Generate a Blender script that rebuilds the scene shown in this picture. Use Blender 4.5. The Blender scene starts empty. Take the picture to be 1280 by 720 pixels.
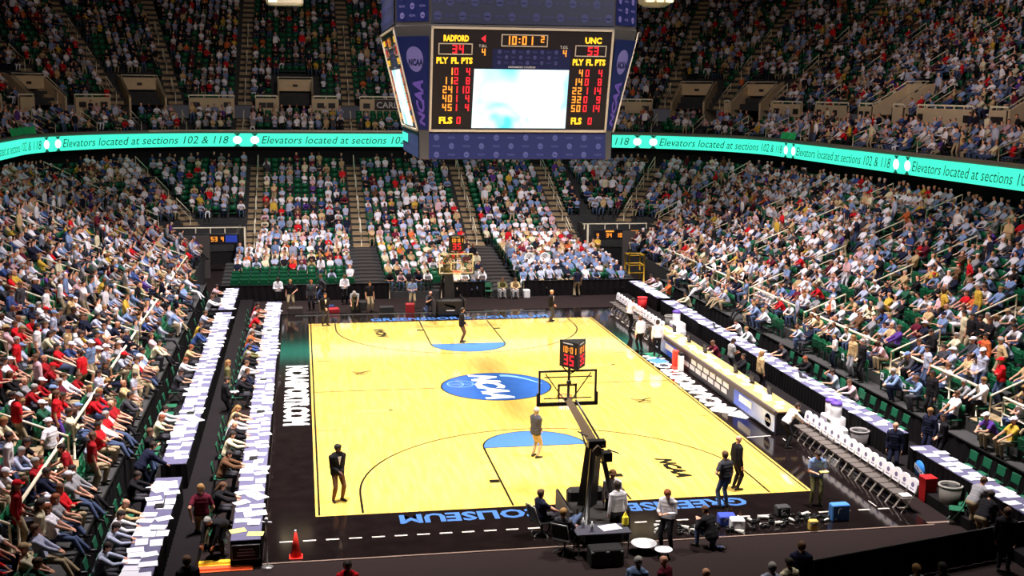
import bpy, math, random
import numpy as np
from mathutils import Matrix, Vector

rng = random.Random(11)
SC = bpy.context.scene
COL = SC.collection

# ------------------------------------------------------------------ camera, world, lights, exposure
CAM = np.array([-7.905, -47.510, 12.333])
YAW, PITCH, ROLL, FOCAL = 0.17787, 0.16691, 0.010445, 1467.25


def camera_axes():
    cy, sy, cp, sp, cr, sr = math.cos(YAW), math.sin(YAW), math.cos(PITCH), math.sin(PITCH), math.cos(ROLL), math.sin(ROLL)
    f = np.array([sy * cp, cy * cp, -sp])
    r = np.array([cy, -sy, 0.0])
    u = np.cross(r, f)
    return cr * r + sr * u, -sr * r + cr * u, f


AX_R, AX_U, AX_F = camera_axes()
cam_data = bpy.data.cameras.new('camera')
cam = bpy.data.objects.new('camera', cam_data)
COL.objects.link(cam)
cam_data.sensor_width = 36.0
cam_data.lens = FOCAL / 1280.0 * 36.0
cam_data.clip_end = 400.0
m = Matrix.Identity(4)
for i in range(3):
    m[i][0], m[i][1], m[i][2], m[i][3] = AX_R[i], AX_U[i], -AX_F[i], CAM[i]
cam.matrix_world = m
SC.camera = cam

world = bpy.data.worlds.new('world')
SC.world = world
world.use_nodes = True
world.node_tree.nodes['Background'].inputs[0].default_value = (0.30, 0.28, 0.32, 1)
world.node_tree.nodes['Background'].inputs[1].default_value = 0.10


def area_lamp(name, loc, target, size, power, color=(1, 0.95, 0.88), spread=100):
    d = bpy.data.lights.new(name, 'AREA')
    d.shape = 'SQUARE'
    d.size = size
    d.energy = power
    d.color = color
    d.spread = math.radians(spread)
    o = bpy.data.objects.new(name, d)
    COL.objects.link(o)
    o.location = loc
    o.rotation_euler = (Vector(target) - Vector(loc)).to_track_quat('-Z', 'Y').to_euler()
    return o


# the arena's floodlight banks under the roof: some are aimed at the court, others at the stands; near-end fill is added
COURT_W, STAND_W, HIGH_W = 2150.0, 1250.0, 420.0
for lx in (-9.0, 9.0):
    for ly in (-15.0, 0.0, 15.0):
        area_lamp('court_floodlight', (lx, ly, 27.0), (lx * 0.35, ly * 0.75, 0), 2.4, COURT_W, spread=62)
for lx, ly, tx, ty in ((-8, -12, -14, -13), (-8, 0, -14.5, 0), (-8, 13, -14.5, 15), (8, -12, 14, -13), (8, 0, 14.5, 0), (8, 13, 14.5, 15), (-7, 18, -8, 30), (7, 18, 8, 30)):
    area_lamp('stand_floodlight', (lx, ly, 26.0), (tx, ty, 2), 2.4, STAND_W, color=(1, 0.93, 0.96), spread=56)
for lx in (-11.0, 11.0):
    area_lamp('end_fill_light', (lx, -30.0, 28.0), (lx * 0.2, 16, 1), 2.4, 900.0, color=(1, 0.95, 0.95), spread=60)  # added fill above the near end, brightens upright surfaces facing the camera
for lx, ly, tx, ty, kw in ((0, 10, -6, 56, 1.0), (6, 6, 33, 30, 1.5), (6, -4, 34, 10, 1.9), (-6, 6, -34, 30, 0.8)):
    area_lamp('house_light', (lx, ly, 30.0), (tx, ty, 13), 3.0, HIGH_W * kw, color=(1, 0.86, 0.86), spread=80)

SC.view_settings.view_transform = 'Standard'
SC.view_settings.look = 'None'
SC.view_settings.gamma = 1.0
SC.view_settings.use_curve_mapping = False
SC.view_settings.exposure = 0.0
SC.cycles.max_bounces = 5
SC.cycles.diffuse_bounces = 3
SC.cycles.glossy_bounces = 3
SC.cycles.transmission_bounces = 4
SC.cycles.transparent_max_bounces = 6
SC.cycles.caustics_reflective = False
SC.cycles.caustics_refractive = False


# ------------------------------------------------------------------ helpers
def lin(c):
    """an 0-255 screen colour as a linear one"""
    return tuple(((v / 255.0) / 12.92 if v / 255.0 <= 0.04045 else ((v / 255.0 + 0.055) / 1.055) ** 2.4) for v in c)


MATS = {}


def mat(name, color=(128, 128, 128), rough=0.6, metal=0.0, spec=0.4, emit=None, strength=1.0, noise=0.0, nscale=8.0, per_object=False, attr=None, trans=0.0, alpha=1.0, bump=0.0):
    if name in MATS:
        return MATS[name]
    mt = bpy.data.materials.new(name)
    mt.use_nodes = True
    nt = mt.node_tree
    b = nt.nodes['Principled BSDF']
    c = lin(color)
    b.inputs['Base Color'].default_value = (*c, 1)
    b.inputs['Roughness'].default_value = rough
    b.inputs['Metallic'].default_value = metal
    b.inputs['Specular IOR Level'].default_value = spec
    b.inputs['Transmission Weight'].default_value = trans
    b.inputs['Alpha'].default_value = alpha
    src = None
    if per_object:
        n = nt.nodes.new('ShaderNodeObjectInfo')
        src = n.outputs['Color']
    if attr:
        n = nt.nodes.new('ShaderNodeAttribute')
        n.attribute_name = attr
        src = n.outputs['Color']
    if noise > 0 or bump > 0:
        tc = nt.nodes.new('ShaderNodeTexCoord')
        nz = nt.nodes.new('ShaderNodeTexNoise')
        nz.inputs['Scale'].default_value = nscale
        nz.inputs['Detail'].default_value = 4
        nt.links.new(tc.outputs['Object'], nz.inputs['Vector'])
        if bump > 0:
            bp = nt.nodes.new('ShaderNodeBump')
            bp.inputs['Strength'].default_value = bump
            bp.inputs['Distance'].default_value = 0.02
            nt.links.new(nz.outputs['Fac'], bp.inputs['Height'])
            nt.links.new(bp.outputs['Normal'], b.inputs['Normal'])
        if noise > 0:
            mr = nt.nodes.new('ShaderNodeMapRange')
            mr.inputs['From Min'].default_value = 0.3
            mr.inputs['From Max'].default_value = 0.7
            mr.inputs['To Min'].default_value = 1 - noise
            mr.inputs['To Max'].default_value = 1 + noise
            nt.links.new(nz.outputs['Fac'], mr.inputs['Value'])
            mx = nt.nodes.new('ShaderNodeVectorMath')
            mx.operation = 'SCALE'
            if src is not None:
                nt.links.new(src, mx.inputs[0])
            else:
                mx.inputs[0].default_value = c
            nt.links.new(mr.outputs['Result'], mx.inputs['Scale'])
            src = mx.outputs['Vector']
    if src is not None:
        nt.links.new(src, b.inputs['Base Color'])
    if emit:
        b.inputs['Emission Color'].default_value = (*lin(emit), 1)
        b.inputs['Emission Strength'].default_value = strength
    MATS[name] = mt
    return mt


class MB:
    """collects shapes and builds ONE mesh"""

    def __init__(self):
        self.v, self.f, self.mi, self.sm = [], [], [], []

    def add(self, vs, fs, mi=0, smooth=False):
        n = len(self.v)
        self.v += [tuple(p) for p in vs]
        self.f += [tuple(i + n for i in q) for q in fs]
        self.mi += [mi] * len(fs)
        self.sm += [smooth] * len(fs)
        return self

    def box(self, c, s, rz=0.0, mi=0, taper=1.0, M=None):
        hx, hy, hz = s[0] / 2, s[1] / 2, s[2] / 2
        ca, sa = math.cos(rz), math.sin(rz)
        vs = []
        for z, k in ((-hz, 1.0), (hz, taper)):
            for x, y in ((-hx, -hy), (hx, -hy), (hx, hy), (-hx, hy)):
                x, y = x * k, y * k
                p = (x * ca - y * sa, x * sa + y * ca, z)
                if M is not None:
                    p = M @ Vector(p)
                vs.append((c[0] + p[0], c[1] + p[1], c[2] + p[2]))
        return self.add(vs, [(3, 2, 1, 0), (4, 5, 6, 7), (0, 1, 5, 4), (1, 2, 6, 5), (2, 3, 7, 6), (3, 0, 4, 7)], mi)

    def bbox(self, c, s, r=0.01, rz=0.0, mi=0):
        """a box with its long edges chamfered (plan and top)"""
        hx, hy, hz = s[0] / 2, s[1] / 2, s[2] / 2
        r = min(r, hx * 0.9, hy * 0.9, hz * 0.9)
        ca, sa = math.cos(rz), math.sin(rz)

        def ring(ix, z):
            out = []
            for x, y in ((-hx + r, -hy), (hx - r, -hy), (hx, -hy + r), (hx, hy - r), (hx - r, hy), (-hx + r, hy), (-hx, hy - r), (-hx, -hy + r)):
                x = x - math.copysign(ix, x)
                y = y - math.copysign(ix, y)
                out.append((c[0] + x * ca - y * sa, c[1] + x * sa + y * ca, c[2] + z))
            return out
        rings = [ring(r * 0.7, -hz), ring(0, -hz + r), ring(0, hz - r), ring(r * 0.7, hz)]
        vs = [p for q in rings for p in q]
        fs = [tuple(range(7, -1, -1)), tuple(range(24, 32))]
        for k in range(3):
            for i in range(8):
                j = (i + 1) % 8
                fs.append((k * 8 + i, k * 8 + j, k * 8 + 8 + j, k * 8 + 8 + i))
        return self.add(vs, fs, mi)

    def tube(self, pts, r, n=8, mi=0, smooth=True, flat=1.0):
        pts = [Vector(p) for p in pts]
        rs = r if isinstance(r, (list, tuple)) else [r] * len(pts)
        vs, fs = [], []
        for i, p in enumerate(pts):
            t = (pts[min(i + 1, len(pts) - 1)] - pts[max(i - 1, 0)]).normalized()
            a = t.cross(Vector((0, 0, 1)))
            if a.length < 1e-3:
                a = t.cross(Vector((0, 1, 0)))
            a.normalize()
            b = a.cross(t)
            for k in range(n):
                w = 2 * math.pi * k / n
                vs.append(p + a * (rs[i] * math.cos(w)) + b * (rs[i] * flat * math.sin(w)))
        for i in range(len(pts) - 1):
            for k in range(n):
                j = (k + 1) % n
                fs.append((i * n + k, i * n + j, (i + 1) * n + j, (i + 1) * n + k))
        fs.append(tuple(range(n)))
        fs.append(tuple((len(pts) - 1) * n + k for k in range(n - 1, -1, -1)))
        return self.add(vs, fs, mi, smooth)

    def lathe(self, prof, c=(0, 0, 0), n=20, mi=0, smooth=True, cap=True):
        vs, fs = [], []
        for r, z in prof:
            for k in range(n):
                w = 2 * math.pi * k / n
                vs.append((c[0] + r * math.cos(w), c[1] + r * math.sin(w), c[2] + z))
        for i in range(len(prof) - 1):
            for k in range(n):
                j = (k + 1) % n
                fs.append((i * n + k, i * n + j, (i + 1) * n + j, (i + 1) * n + k))
        if cap:
            fs.append(tuple(range(n - 1, -1, -1)))
            fs.append(tuple((len(prof) - 1) * n + k for k in range(n)))
        return self.add(vs, fs, mi, smooth)

    def prism(self, poly, z0, z1, mi=0):
        n = len(poly)
        vs = [(x, y, z0) for x, y in poly] + [(x, y, z1) for x, y in poly]
        fs = [tuple(range(n - 1, -1, -1)), tuple(range(n, 2 * n))]
        for i in range(n):
            j = (i + 1) % n
            fs.append((i, j, n + j, n + i))
        return self.add(vs, fs, mi)

    def ball(self, c, r, n=10, mi=0):
        rx, ry, rz = r if isinstance(r, (tuple, list)) else (r, r, r)
        vs, fs = [], []
        m_ = n // 2 + 1
        for i in range(1, m_):
            a = math.pi * i / m_
            for k in range(n):
                w = 2 * math.pi * k / n
                vs.append((c[0] + rx * math.sin(a) * math.cos(w), c[1] + ry * math.sin(a) * math.sin(w), c[2] - rz * math.cos(a)))
        k0 = len(vs)
        vs += [(c[0], c[1], c[2] - rz), (c[0], c[1], c[2] + rz)]
        for i in range(m_ - 2):
            for k in range(n):
                j = (k + 1) % n
                fs.append((i * n + k, i * n + j, (i + 1) * n + j, (i + 1) * n + k))
        for k in range(n):
            j = (k + 1) % n
            fs.append((k0, j, k))
            fs.append((k0 + 1, (m_ - 2) * n + k, (m_ - 2) * n + j))
        return self.add(vs, fs, mi, True)

    def xf(self, M, start=0):
        for i in range(start, len(self.v)):
            self.v[i] = tuple(M @ Vector(self.v[i]))
        return self

    def mesh(self, name, mats):
        me = bpy.data.meshes.new(name)
        me.from_pydata(self.v, [], self.f)
        for k in (mats if isinstance(mats, (list, tuple)) else [mats]):
            me.materials.append(k)
        me.polygons.foreach_set('material_index', self.mi)
        me.polygons.foreach_set('use_smooth', self.sm)
        me.update()
        return me

    def build(self, name, mats, parent=None, loc=None, rz=None):
        return obj(name, self.mesh(name, mats), parent, loc, rz)


def obj(name, me, parent=None, loc=None, rz=None, color=None):
    o = bpy.data.objects.new(name, me)
    COL.objects.link(o)
    if parent is not None:
        o.parent = parent
    if loc is not None:
        o.location = loc
    if rz is not None:
        o.rotation_euler = (0, 0, rz)
    if color is not None:
        o.color = (*color, 1)
    return o


def tag(o, label=None, cat=None, group=None, kind=None):
    if label:
        o['label'] = label
    if cat:
        o['category'] = cat
    if group:
        o['group'] = group
    if kind:
        o['kind'] = kind
    return o


def thing(name, label, cat, loc=(0, 0, 0), rz=0.0, group=None):
    o = bpy.data.objects.new(name, None)
    COL.objects.link(o)
    o.empty_display_size = 0.2
    o.location = loc
    o.rotation_euler = (0, 0, rz)
    return tag(o, label, cat, group)


def struct(o):
    o['kind'] = 'structure'
    return o


KIDS = {}


def kids(o):
    return [c for c in o.children]


def copy_tree(root, loc, rz, label=None, group=None):
    def rec(o, parent):
        c = o.copy()
        COL.objects.link(c)
        if parent is not None:
            c.parent = parent
        for ch in CHILDREN.get(o.name, ()):
            rec(ch, c)
        return c
    r = rec(root, None)
    r.location = loc
    r.rotation_euler = (0, 0, rz)
    if label:
        r['label'] = label
    if group:
        r['group'] = group
    return r


CHILDREN = {}


def remember(root):
    """keeps the children of a prototype so that copying it stays cheap"""
    def rec(o):
        CHILDREN[o.name] = list(o.children)
        for c in o.children:
            rec(c)
    rec(root)
    return root


_text_cache = {}


def text_shape(s, bold=0.0, shear=0.0):
    """flat letter shapes: verts (n,2) and faces, 1 unit = the type size, starting at x=0, on the base line"""
    key = (s, bold, shear)
    if key not in _text_cache:
        cu = bpy.data.curves.new('lettering', 'FONT')
        cu.body = s
        cu.offset = bold
        cu.shear = shear
        cu.resolution_u = 2
        o = bpy.data.objects.new('lettering', cu)
        COL.objects.link(o)
        dg = bpy.context.evaluated_depsgraph_get()
        me = bpy.data.meshes.new_from_object(o.evaluated_get(dg))
        v = np.array([q.co[:] for q in me.vertices])[:, :2]
        f = [tuple(q.vertices) for q in me.polygons]
        bpy.data.objects.remove(o)
        bpy.data.curves.remove(cu)
        bpy.data.meshes.remove(me)
        v = v - [v[:, 0].min(), 0]
        _text_cache[key] = (v, f)
    return _text_cache[key]


def fit_text(mb, s, fn, w, h, mi=0, bold=0.0, shear=0.0):
    """puts the word, stretched to w x h, through fn(x, y) -> point; x in 0..w, y in 0..h"""
    v, f = text_shape(s, bold, shear)
    lo, hi = v.min(0), v.max(0)
    q = (v - lo) / (hi - lo) * [w, h]
    mb.add([fn(x, y) for x, y in q], f, mi)


SEG = {'0': 'abcdef', '1': 'bc', '2': 'abged', '3': 'abgcd', '4': 'fgbc', '5': 'afgcd', '6': 'afgedc', '7': 'abc', '8': 'abcdefg', '9': 'abcdfg'}


def digits(mb, s, fn, x0, y0, h, mi=0, th=0.17, gap=0.28):
    """seven-segment figures of height h from x0; width of a figure is 0.55 h"""
    w = 0.55 * h
    t = th * h
    x = x0
    for c in s:
        if c == ':':
            for yy in (0.3, 0.65):
                quad(mb, fn, x, y0 + yy * h, x + t, y0 + yy * h + t, mi)
            x += t + gap * h
            continue
        R = {'a': (0, h - t, w, h), 'g': (0, h / 2 - t / 2, w, h / 2 + t / 2), 'd': (0, 0, w, t), 'f': (0, h / 2, t, h), 'e': (0, 0, t, h / 2), 'b': (w - t, h / 2, w, h), 'c': (w - t, 0, w, h / 2)}
        for g in SEG[c]:
            a = R[g]
            quad(mb, fn, x + a[0], y0 + a[1], x + a[2], y0 + a[3], mi)
        x += w + gap * h * 0.75


def quad(mb, fn, x0, y0, x1, y1, mi=0):
    mb.add([fn(x0, y0), fn(x1, y0), fn(x1, y1), fn(x0, y1)], [(0, 1, 2, 3)], mi)


def project(P):
    q = np.atleast_2d(P) - CAM
    z = q @ AX_F
    return 640 + FOCAL * (q @ AX_R) / z, 360 - FOCAL * (q @ AX_U) / z, z


# ------------------------------------------------------------------ the setting: floor and court
BLACK_DECK = mat('black_varnished_deck', (22, 16, 16), rough=0.085, spec=0.8, noise=0.25, nscale=2.0)
CARPET = mat('dark_carpet', (36, 27, 27), rough=0.95, spec=0.1, noise=0.25, nscale=30, bump=0.3)
LINE = mat('black_line_paint', (24, 20, 12), rough=0.3, spec=0.2)
BLUE = mat('blue_floor_paint', (66, 104, 166), rough=0.22, noise=0.06)
WHITE_PAINT = mat('white_floor_paint', (238, 236, 236), rough=0.3)
CONCRETE = mat('dark_concrete', (52, 50, 50), rough=0.9, noise=0.15, nscale=3)
STEP = mat('tan_step', (150, 128, 96), rough=0.85, noise=0.12, nscale=5)
BEIGE = mat('beige_wall_paint', (196, 172, 138), rough=0.8, noise=0.05, nscale=3)
RAILW = mat('cream_rail_paint', (232, 218, 190), rough=0.45)
GREEN = mat('green_seat_plastic', (12, 88, 54), rough=0.45, noise=0.1, nscale=2)
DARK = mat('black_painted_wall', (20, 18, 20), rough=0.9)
DRAPE = mat('black_drape_cloth', (24, 20, 22), rough=0.95, spec=0.1)
METAL = mat('grey_metal', (150, 148, 146), rough=0.35, metal=0.7)
BLACKM = mat('black_metal', (26, 24, 25), rough=0.4)
BLACKP = mat('black_plastic', (22, 20, 22), rough=0.5)
PAPER = mat('white_paper', (226, 224, 232), rough=0.8, spec=0.2)
GREY_CLOTH = mat('grey_blue_table_cloth', (92, 88, 118), rough=0.9, noise=0.08)

wood = mat('maple_court', (232, 196, 112), rough=0.09, spec=0.5)
nt = wood.node_tree
_b = nt.nodes['Principled BSDF']
_b.inputs['Coat Weight'].default_value = 1.0
_b.inputs['Coat Roughness'].default_value = 0.05
_tc = nt.nodes.new('ShaderNodeTexCoord')
_mp = nt.nodes.new('ShaderNodeMapping')
_mp.inputs['Scale'].default_value = (4.0, 0.45, 1.0)
_nz = nt.nodes.new('ShaderNodeTexNoise')
_nz.inputs['Scale'].default_value = 1.3
_nz.inputs['Detail'].default_value = 6
_rp = nt.nodes.new('ShaderNodeValToRGB')
_rp.color_ramp.elements[0].position = 0.3
_rp.color_ramp.elements[0].color = (*lin((220, 176, 80)), 1)
_rp.color_ramp.elements[1].position = 0.7
_rp.color_ramp.elements[1].color = (*lin((234, 198, 106)), 1)
nt.links.new(_tc.outputs['Object'], _mp.inputs['Vector'])
nt.links.new(_mp.outputs['Vector'], _nz.inputs['Vector'])
nt.links.new(_nz.outputs['Fac'], _rp.inputs['Fac'])
nt.links.new(_rp.outputs['Color'], _b.inputs['Base Color'])

struct(MB().box((0, 8, -0.1), (110, 130, 0.2)).build('floor', CARPET))
struct(MB().box((0.4, -0.15, 0.005), (19.0, 35.0, 0.01)).build('floor_deck', BLACK_DECK))
struct(MB().box((0, 0, 0.007), (15.4, 28.8, 0.014)).build('floor_court', wood))

ZL = 0.0165
W2, L2, FT = 7.62, 14.325, 8.535


def flat(mb, pts, mi=0, z=ZL):
    mb.add([(x, y, z) for x, y in pts], [tuple(range(len(pts)))], mi)


def stripe(mb, pts, w, mi=0, z=ZL):
    """a painted line of width w along pts"""
    P = [np.array(p, float) for p in pts]
    L, R = [], []
    for i, q in enumerate(P):
        t = P[min(i + 1, len(P) - 1)] - P[max(i - 1, 0)]
        t /= np.linalg.norm(t)
        n = np.array([-t[1], t[0]]) * w / 2
        L.append(q + n)
        R.append(q - n)
    n = len(P)
    vs = [(*q, z) for q in L] + [(*q, z) for q in R]
    mb.add(vs, [(n + i, n + i + 1, i + 1, i) for i in range(n - 1)], mi)


def arc(cx, cy, r, a0, a1, n=40):
    return [(cx + r * math.cos(math.radians(a0 + (a1 - a0) * i / n)), cy + r * math.sin(math.radians(a0 + (a1 - a0) * i / n))) for i in range(n + 1)]


mk = MB()
for s in (-1, 1):
    stripe(mk, [(s * (W2 - 0.03), -L2), (s * (W2 - 0.03), L2)], 0.06)
    stripe(mk, [(-1.83, s * L2), (-1.83, s * FT)], 0.066)
    stripe(mk, [(1.83, s * L2), (1.83, s * FT)], 0.066)
    stripe(mk, [(-1.83, s * FT), (1.83, s * FT)], 0.05, z=ZL + 0.001)
    stripe(mk, arc(0, s * FT, 1.83, 180 * (s > 0), 180 + 180 * (s > 0)), 0.055, z=ZL + 0.001)
    by = s * (L2 - 1.6)
    # three-point line: straight by the base line, then the arc
    a = arc(0, by, 6.32, 180 if s > 0 else 180, 360 if s > 0 else 0)
    stripe(mk, [(-6.32, s * L2)] + a + [(6.32, s * L2)], 0.066)
    for sx in (-1, 1):
        x0 = sx * 1.83
        flat(mk, [(x0 + sx * 0.04, s * (L2 - 2.13)), (x0 + sx * 0.36, s * (L2 - 2.13)), (x0 + sx * 0.36, s * (L2 - 2.43)), (x0 + sx * 0.04, s * (L2 - 2.43))])
        for dy in (3.3, 4.2, 5.1):
            stripe(mk, [(x0 + sx * 0.04, s * (L2 - dy)), (x0 + sx * 0.38, s * (L2 - dy))], 0.035)
        stripe(mk, [(sx * W2, s * 5.6), (sx * (W2 - 0.9), s * 5.6)], 0.04)
stripe(mk, [(-W2, 0), (W2, 0)], 0.065)
struct(mk.build('floor_court_lines', LINE))

bl = MB()
for s in (-1, 1):
    flat(bl, arc(0, s * FT, 1.81, 180 * (s > 0), 180 + 180 * (s > 0)), z=ZL + 0.0003)
struct(bl.build('floor_key_paint', BLUE))

# centre emblem: a blue disc, a paler swept band, a ball outline and the white letters
em = MB()
flat(em, arc(0, 0, 2.34, 0, 360, 64)[:-1], 1, ZL + 0.001)
flat(em, arc(0, 0, 2.28, 0, 360, 64)[:-1], 0, ZL + 0.002)
up_, lo_ = [], []
for i in range(21):
    t = i / 20
    x = 0.45 + 1.55 * t
    up_.append((x, 1.95 - 1.75 * t * t))
    lo_.append((x, 1.62 - 1.55 * t * t))
n = len(up_)
em.add([(x, y, ZL + 0.003) for x, y in up_ + lo_], [(n + i, n + i + 1, i + 1, i) for i in range(n - 1)], 2)
stripe(em, arc(-1.45, 0.55, 0.55, 0, 360, 30), 0.04, 2, ZL + 0.003)
stripe(em, arc(-1.95, 0.55, 0.62, -60, 60, 14), 0.035, 2, ZL + 0.003)
stripe(em, [(-2.0, 0.6), (-0.9, 0.45)], 0.035, 2, ZL + 0.003)


def emblem_pt(x, y):            # the letters read away from the far end, their tops to the bench side
    return (-0.95 + y * 1.0 + x * 0.05, 2.08 - x, ZL + 0.004)


fit_text(em, 'NCAA', emblem_pt, 4.15, 1.22, 3, bold=0.05, shear=0.35)
struct(em.build('floor_centre_emblem', [mat('emblem_blue', (42, 80, 148), rough=0.2, noise=0.08, nscale=1.2), LINE, mat('emblem_pale_blue', (120, 160, 220), rough=0.2), WHITE_PAINT]))

dc = MB()
for s in (1, -1):
    def dpt(x, y, s=s):
        return (s * (3.72 + y + x * 0.08), s * (-10.5 - x), ZL)
    fit_text(dc, 'NCAA', dpt, 2.05, 0.56, 0, bold=0.065, shear=0.3)
    # small conference-style marks and long swooshes
    cx, cy = s * -5.5, s * 3.1
    for k in range(3):
        stripe(dc, [(cx - 0.42 + 0.1 * k, cy + 0.28 - 0.26 * k), (cx - 0.1, cy + 0.1 - 0.2 * k), (cx + 0.42 - 0.08 * k, cy + 0.3 - 0.3 * k)], 0.09)
    stripe(dc, [(cx - 0.3, cy - 0.3), (cx + 0.3, cy + 0.3)], 0.07)
    cx, cy = s * -5.3, s * -3.15
    stripe(dc, [(cx - 0.7, cy + 0.14), (cx - 0.3, cy + 0.02), (cx + 0.2, cy + 0.06), (cx + 0.62, cy + 0.0)], 0.05, 1)
    stripe(dc, [(cx - 0.7, cy - 0.14), (cx - 0.2, cy - 0.04), (cx + 0.3, cy - 0.12), (cx + 0.55, cy - 0.04)], 0.04, 1)
    flat(dc, [(cx + 0.55, cy - 0.07), (cx + 0.72, cy - 0.02), (cx + 0.7, cy + 0.1), (cx + 0.55, cy + 0.07)])
struct(dc.build('floor_court_decals', [LINE, mat('grey_floor_print', (150, 140, 120), rough=0.3)]))

lt = MB()
fit_text(lt, 'GREENSBORO COLISEUM', lambda x, y: (5.3 - x, -14.62 - y, 0.0125), 10.6, 0.72, 0, bold=0.035)
fit_text(lt, 'GREENSBORO COLISEUM', lambda x, y: (-4.4 + x, 14.72 + y, 0.0125), 9.8, 0.8, 0, bold=0.035)
struct(lt.build('floor_baseline_lettering', BLUE))
lt = MB()
fit_text(lt, 'NCAASPORTS.COM', lambda x, y: (-8.78 + y, 4.85 - x, 0.0125), 9.6, 1.0, 0, bold=0.06)
fit_text(lt, 'NCAASPORTS.COM', lambda x, y: (8.68 - y, -4.85 + x, 0.0125), 9.6, 0.92, 0, bold=0.06)
struct(lt.build('floor_sideline_lettering', WHITE_PAINT))
ds = MB()
x = -8.7
while x < 9.7:
    stripe(ds, [(x, -16.22), (x + 0.36, -16.22)], 0.09, 0, 0.0125)
    x += 0.632
y = -16.0
while y < 16.5:
    if rng.random() < 0.55:
        stripe(ds, [(9.05, y), (9.05, y + 0.5)], 0.04, 0, 0.0125)
    y += 1.1
stripe(ds, [(7.8, -8.6), (8.75, -8.5)], 0.07, 0, 0.0125)
struct(ds.build('floor_tape_marks', mat('dull_white_tape', (190, 180, 172), rough=0.5)))
struct(MB().box((0.4, -17.69, 0.01), (19.2, 0.07, 0.02)).box((10.7, -17.55, 0.012), (1.7, 0.13, 0.024)).build('trim_1', mat('worn_floor_edging', (120, 98, 88), rough=0.6)))
struct(MB().box((-1.4, 16.75, 0.02), (14, 0.06, 0.04)).build('trim_2', METAL))

# ------------------------------------------------------------------ the stands: rounded horseshoe of stepped terraces
CX, CY = 13.1, 32.6
NEAR_Y = -40.0


def pos(seg, t, d):
    """plan point and outward direction at a distance d behind the stand's front edge"""
    R = 1.0 + d
    if seg == 'L':
        return (-(CX + R), t), (-1, 0)
    if seg == 'R':
        return (CX + R, t), (1, 0)
    if seg == 'F':
        return (t, CY + R), (0, 1)
    a = math.radians(t)
    o = (math.cos(a), math.sin(a))
    return ((-CX if seg == 'A' else CX) + R * o[0], CY + R * o[1]), o


# t runs up on L, then arc A (180 -> 90), F, arc B (90 -> 0), R downwards
def sweep(prof, parts, z_shift=0.0, step=6.0):
    """a stepped section (list of d, z) swept along stretches of the horseshoe [(seg, t0, t1)], as one mesh"""
    mb = MB()
    for seg, t0, t1 in parts:
        n = max(1, int(abs(t1 - t0) / step)) if seg in 'AB' else 1
        cols = []
        for i in range(n + 1):
            t = t0 + (t1 - t0) * i / n
            col = []
            for d, z in prof:
                (x, y), _ = pos(seg, t, d)
                col.append((x, y, z + z_shift))
            cols.append(col)
        m_ = len(prof)
        vs = [p for c in cols for p in c]
        fs = [(i * m_ + k + 1, (i + 1) * m_ + k + 1, (i + 1) * m_ + k, i * m_ + k) for i in range(n) for k in range(m_ - 1)]
        mb.add(vs, fs)
    return mb


LOW_ROWS = [(0.55 + 0.8 * k, 1.5 + 0.328 * k) for k in range(16)]
BAL_ROWS = [(12.55 + 0.8 * k, 8.8 + 0.3 * k) for k in range(4)]
UP_ROWS = [(17.2 + 0.8 * k, 10.95 + 0.48 * k) for k in range(30)]


def terrace(rows, base):
    prof = [(rows[0][0] - 0.4, base)]
    for d, z in rows:
        prof += [(d - 0.4, z), (d + 0.4, z)]
    return prof


ALL = [('L', NEAR_Y, CY), ('A', 180, 90), ('F', -CX, CX), ('B', 90, 0), ('R', CY, NEAR_Y)]
NOTCH_D = 3.35                # the two corner tunnels take the first rows away
NOTCHED = [('L', NEAR_Y, 30.8), ('F', -11.9, 11.9), ('R', 30.8, NEAR_Y)]
front = [r for r in LOW_ROWS if r[0] + 0.4 <= NOTCH_D + 0.1]
back = [r for r in LOW_ROWS if r not in front]
struct(sweep(terrace(front, 0.0), NOTCHED).build('stand_floor_lower', CONCRETE))
struct(sweep(terrace(back, 0.9), ALL).build('stand_floor_middle', CONCRETE))
struct(sweep([(13.0, 5.9), (13.0, 7.84)], ALL).build('wall_concourse_lower', DARK))
struct(sweep([(11.75, 7.84), (18.0, 7.84)], ALL).build('ceiling_balcony', DARK))
struct(sweep(terrace(BAL_ROWS, 8.4), ALL).build('stand_floor_balcony', CONCRETE))
struct(sweep([(15.3, 9.72), (16.25, 9.9)], ALL).build('stand_floor_crosswalk', CONCRETE))
struct(sweep(terrace(UP_ROWS, 10.9), ALL).build('stand_floor_upper', CONCRETE))
struct(sweep([(41.0, 24), (41.0, 38)], ALL).build('wall_back', DARK))
struct(MB().box((0, 10, 38.2), (150, 150, 0.4)).build('ceiling', DARK))
struct(MB().box((0, -66, 19), (150, 0.4, 39)).build('wall_near', DARK))

# tunnel linings and the walls between the lower rows and the tunnel mouths
for s in (-1, 1):
    tw = MB()
    tw.box((s * 12.25, CY + 2.7, 1.4), (0.2, 3.4, 2.8))
    tw.box((s * (CX + 2.6), 30.7, 1.4), (3.6, 0.2, 2.8))
    struct(tw.build('wall_tunnel_cheek', mat('tunnel_grey', (70, 64, 62), rough=0.9)))
    struct(sweep([(NOTCH_D + 0.05, 0), (NOTCH_D + 0.05, 2.85)], [('A', 180, 90), ('F', -CX, -11.9)] if s < 0 else [('F', 11.9, CX), ('B', 90, 0)]).build('wall_tunnel_back', DARK))

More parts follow.
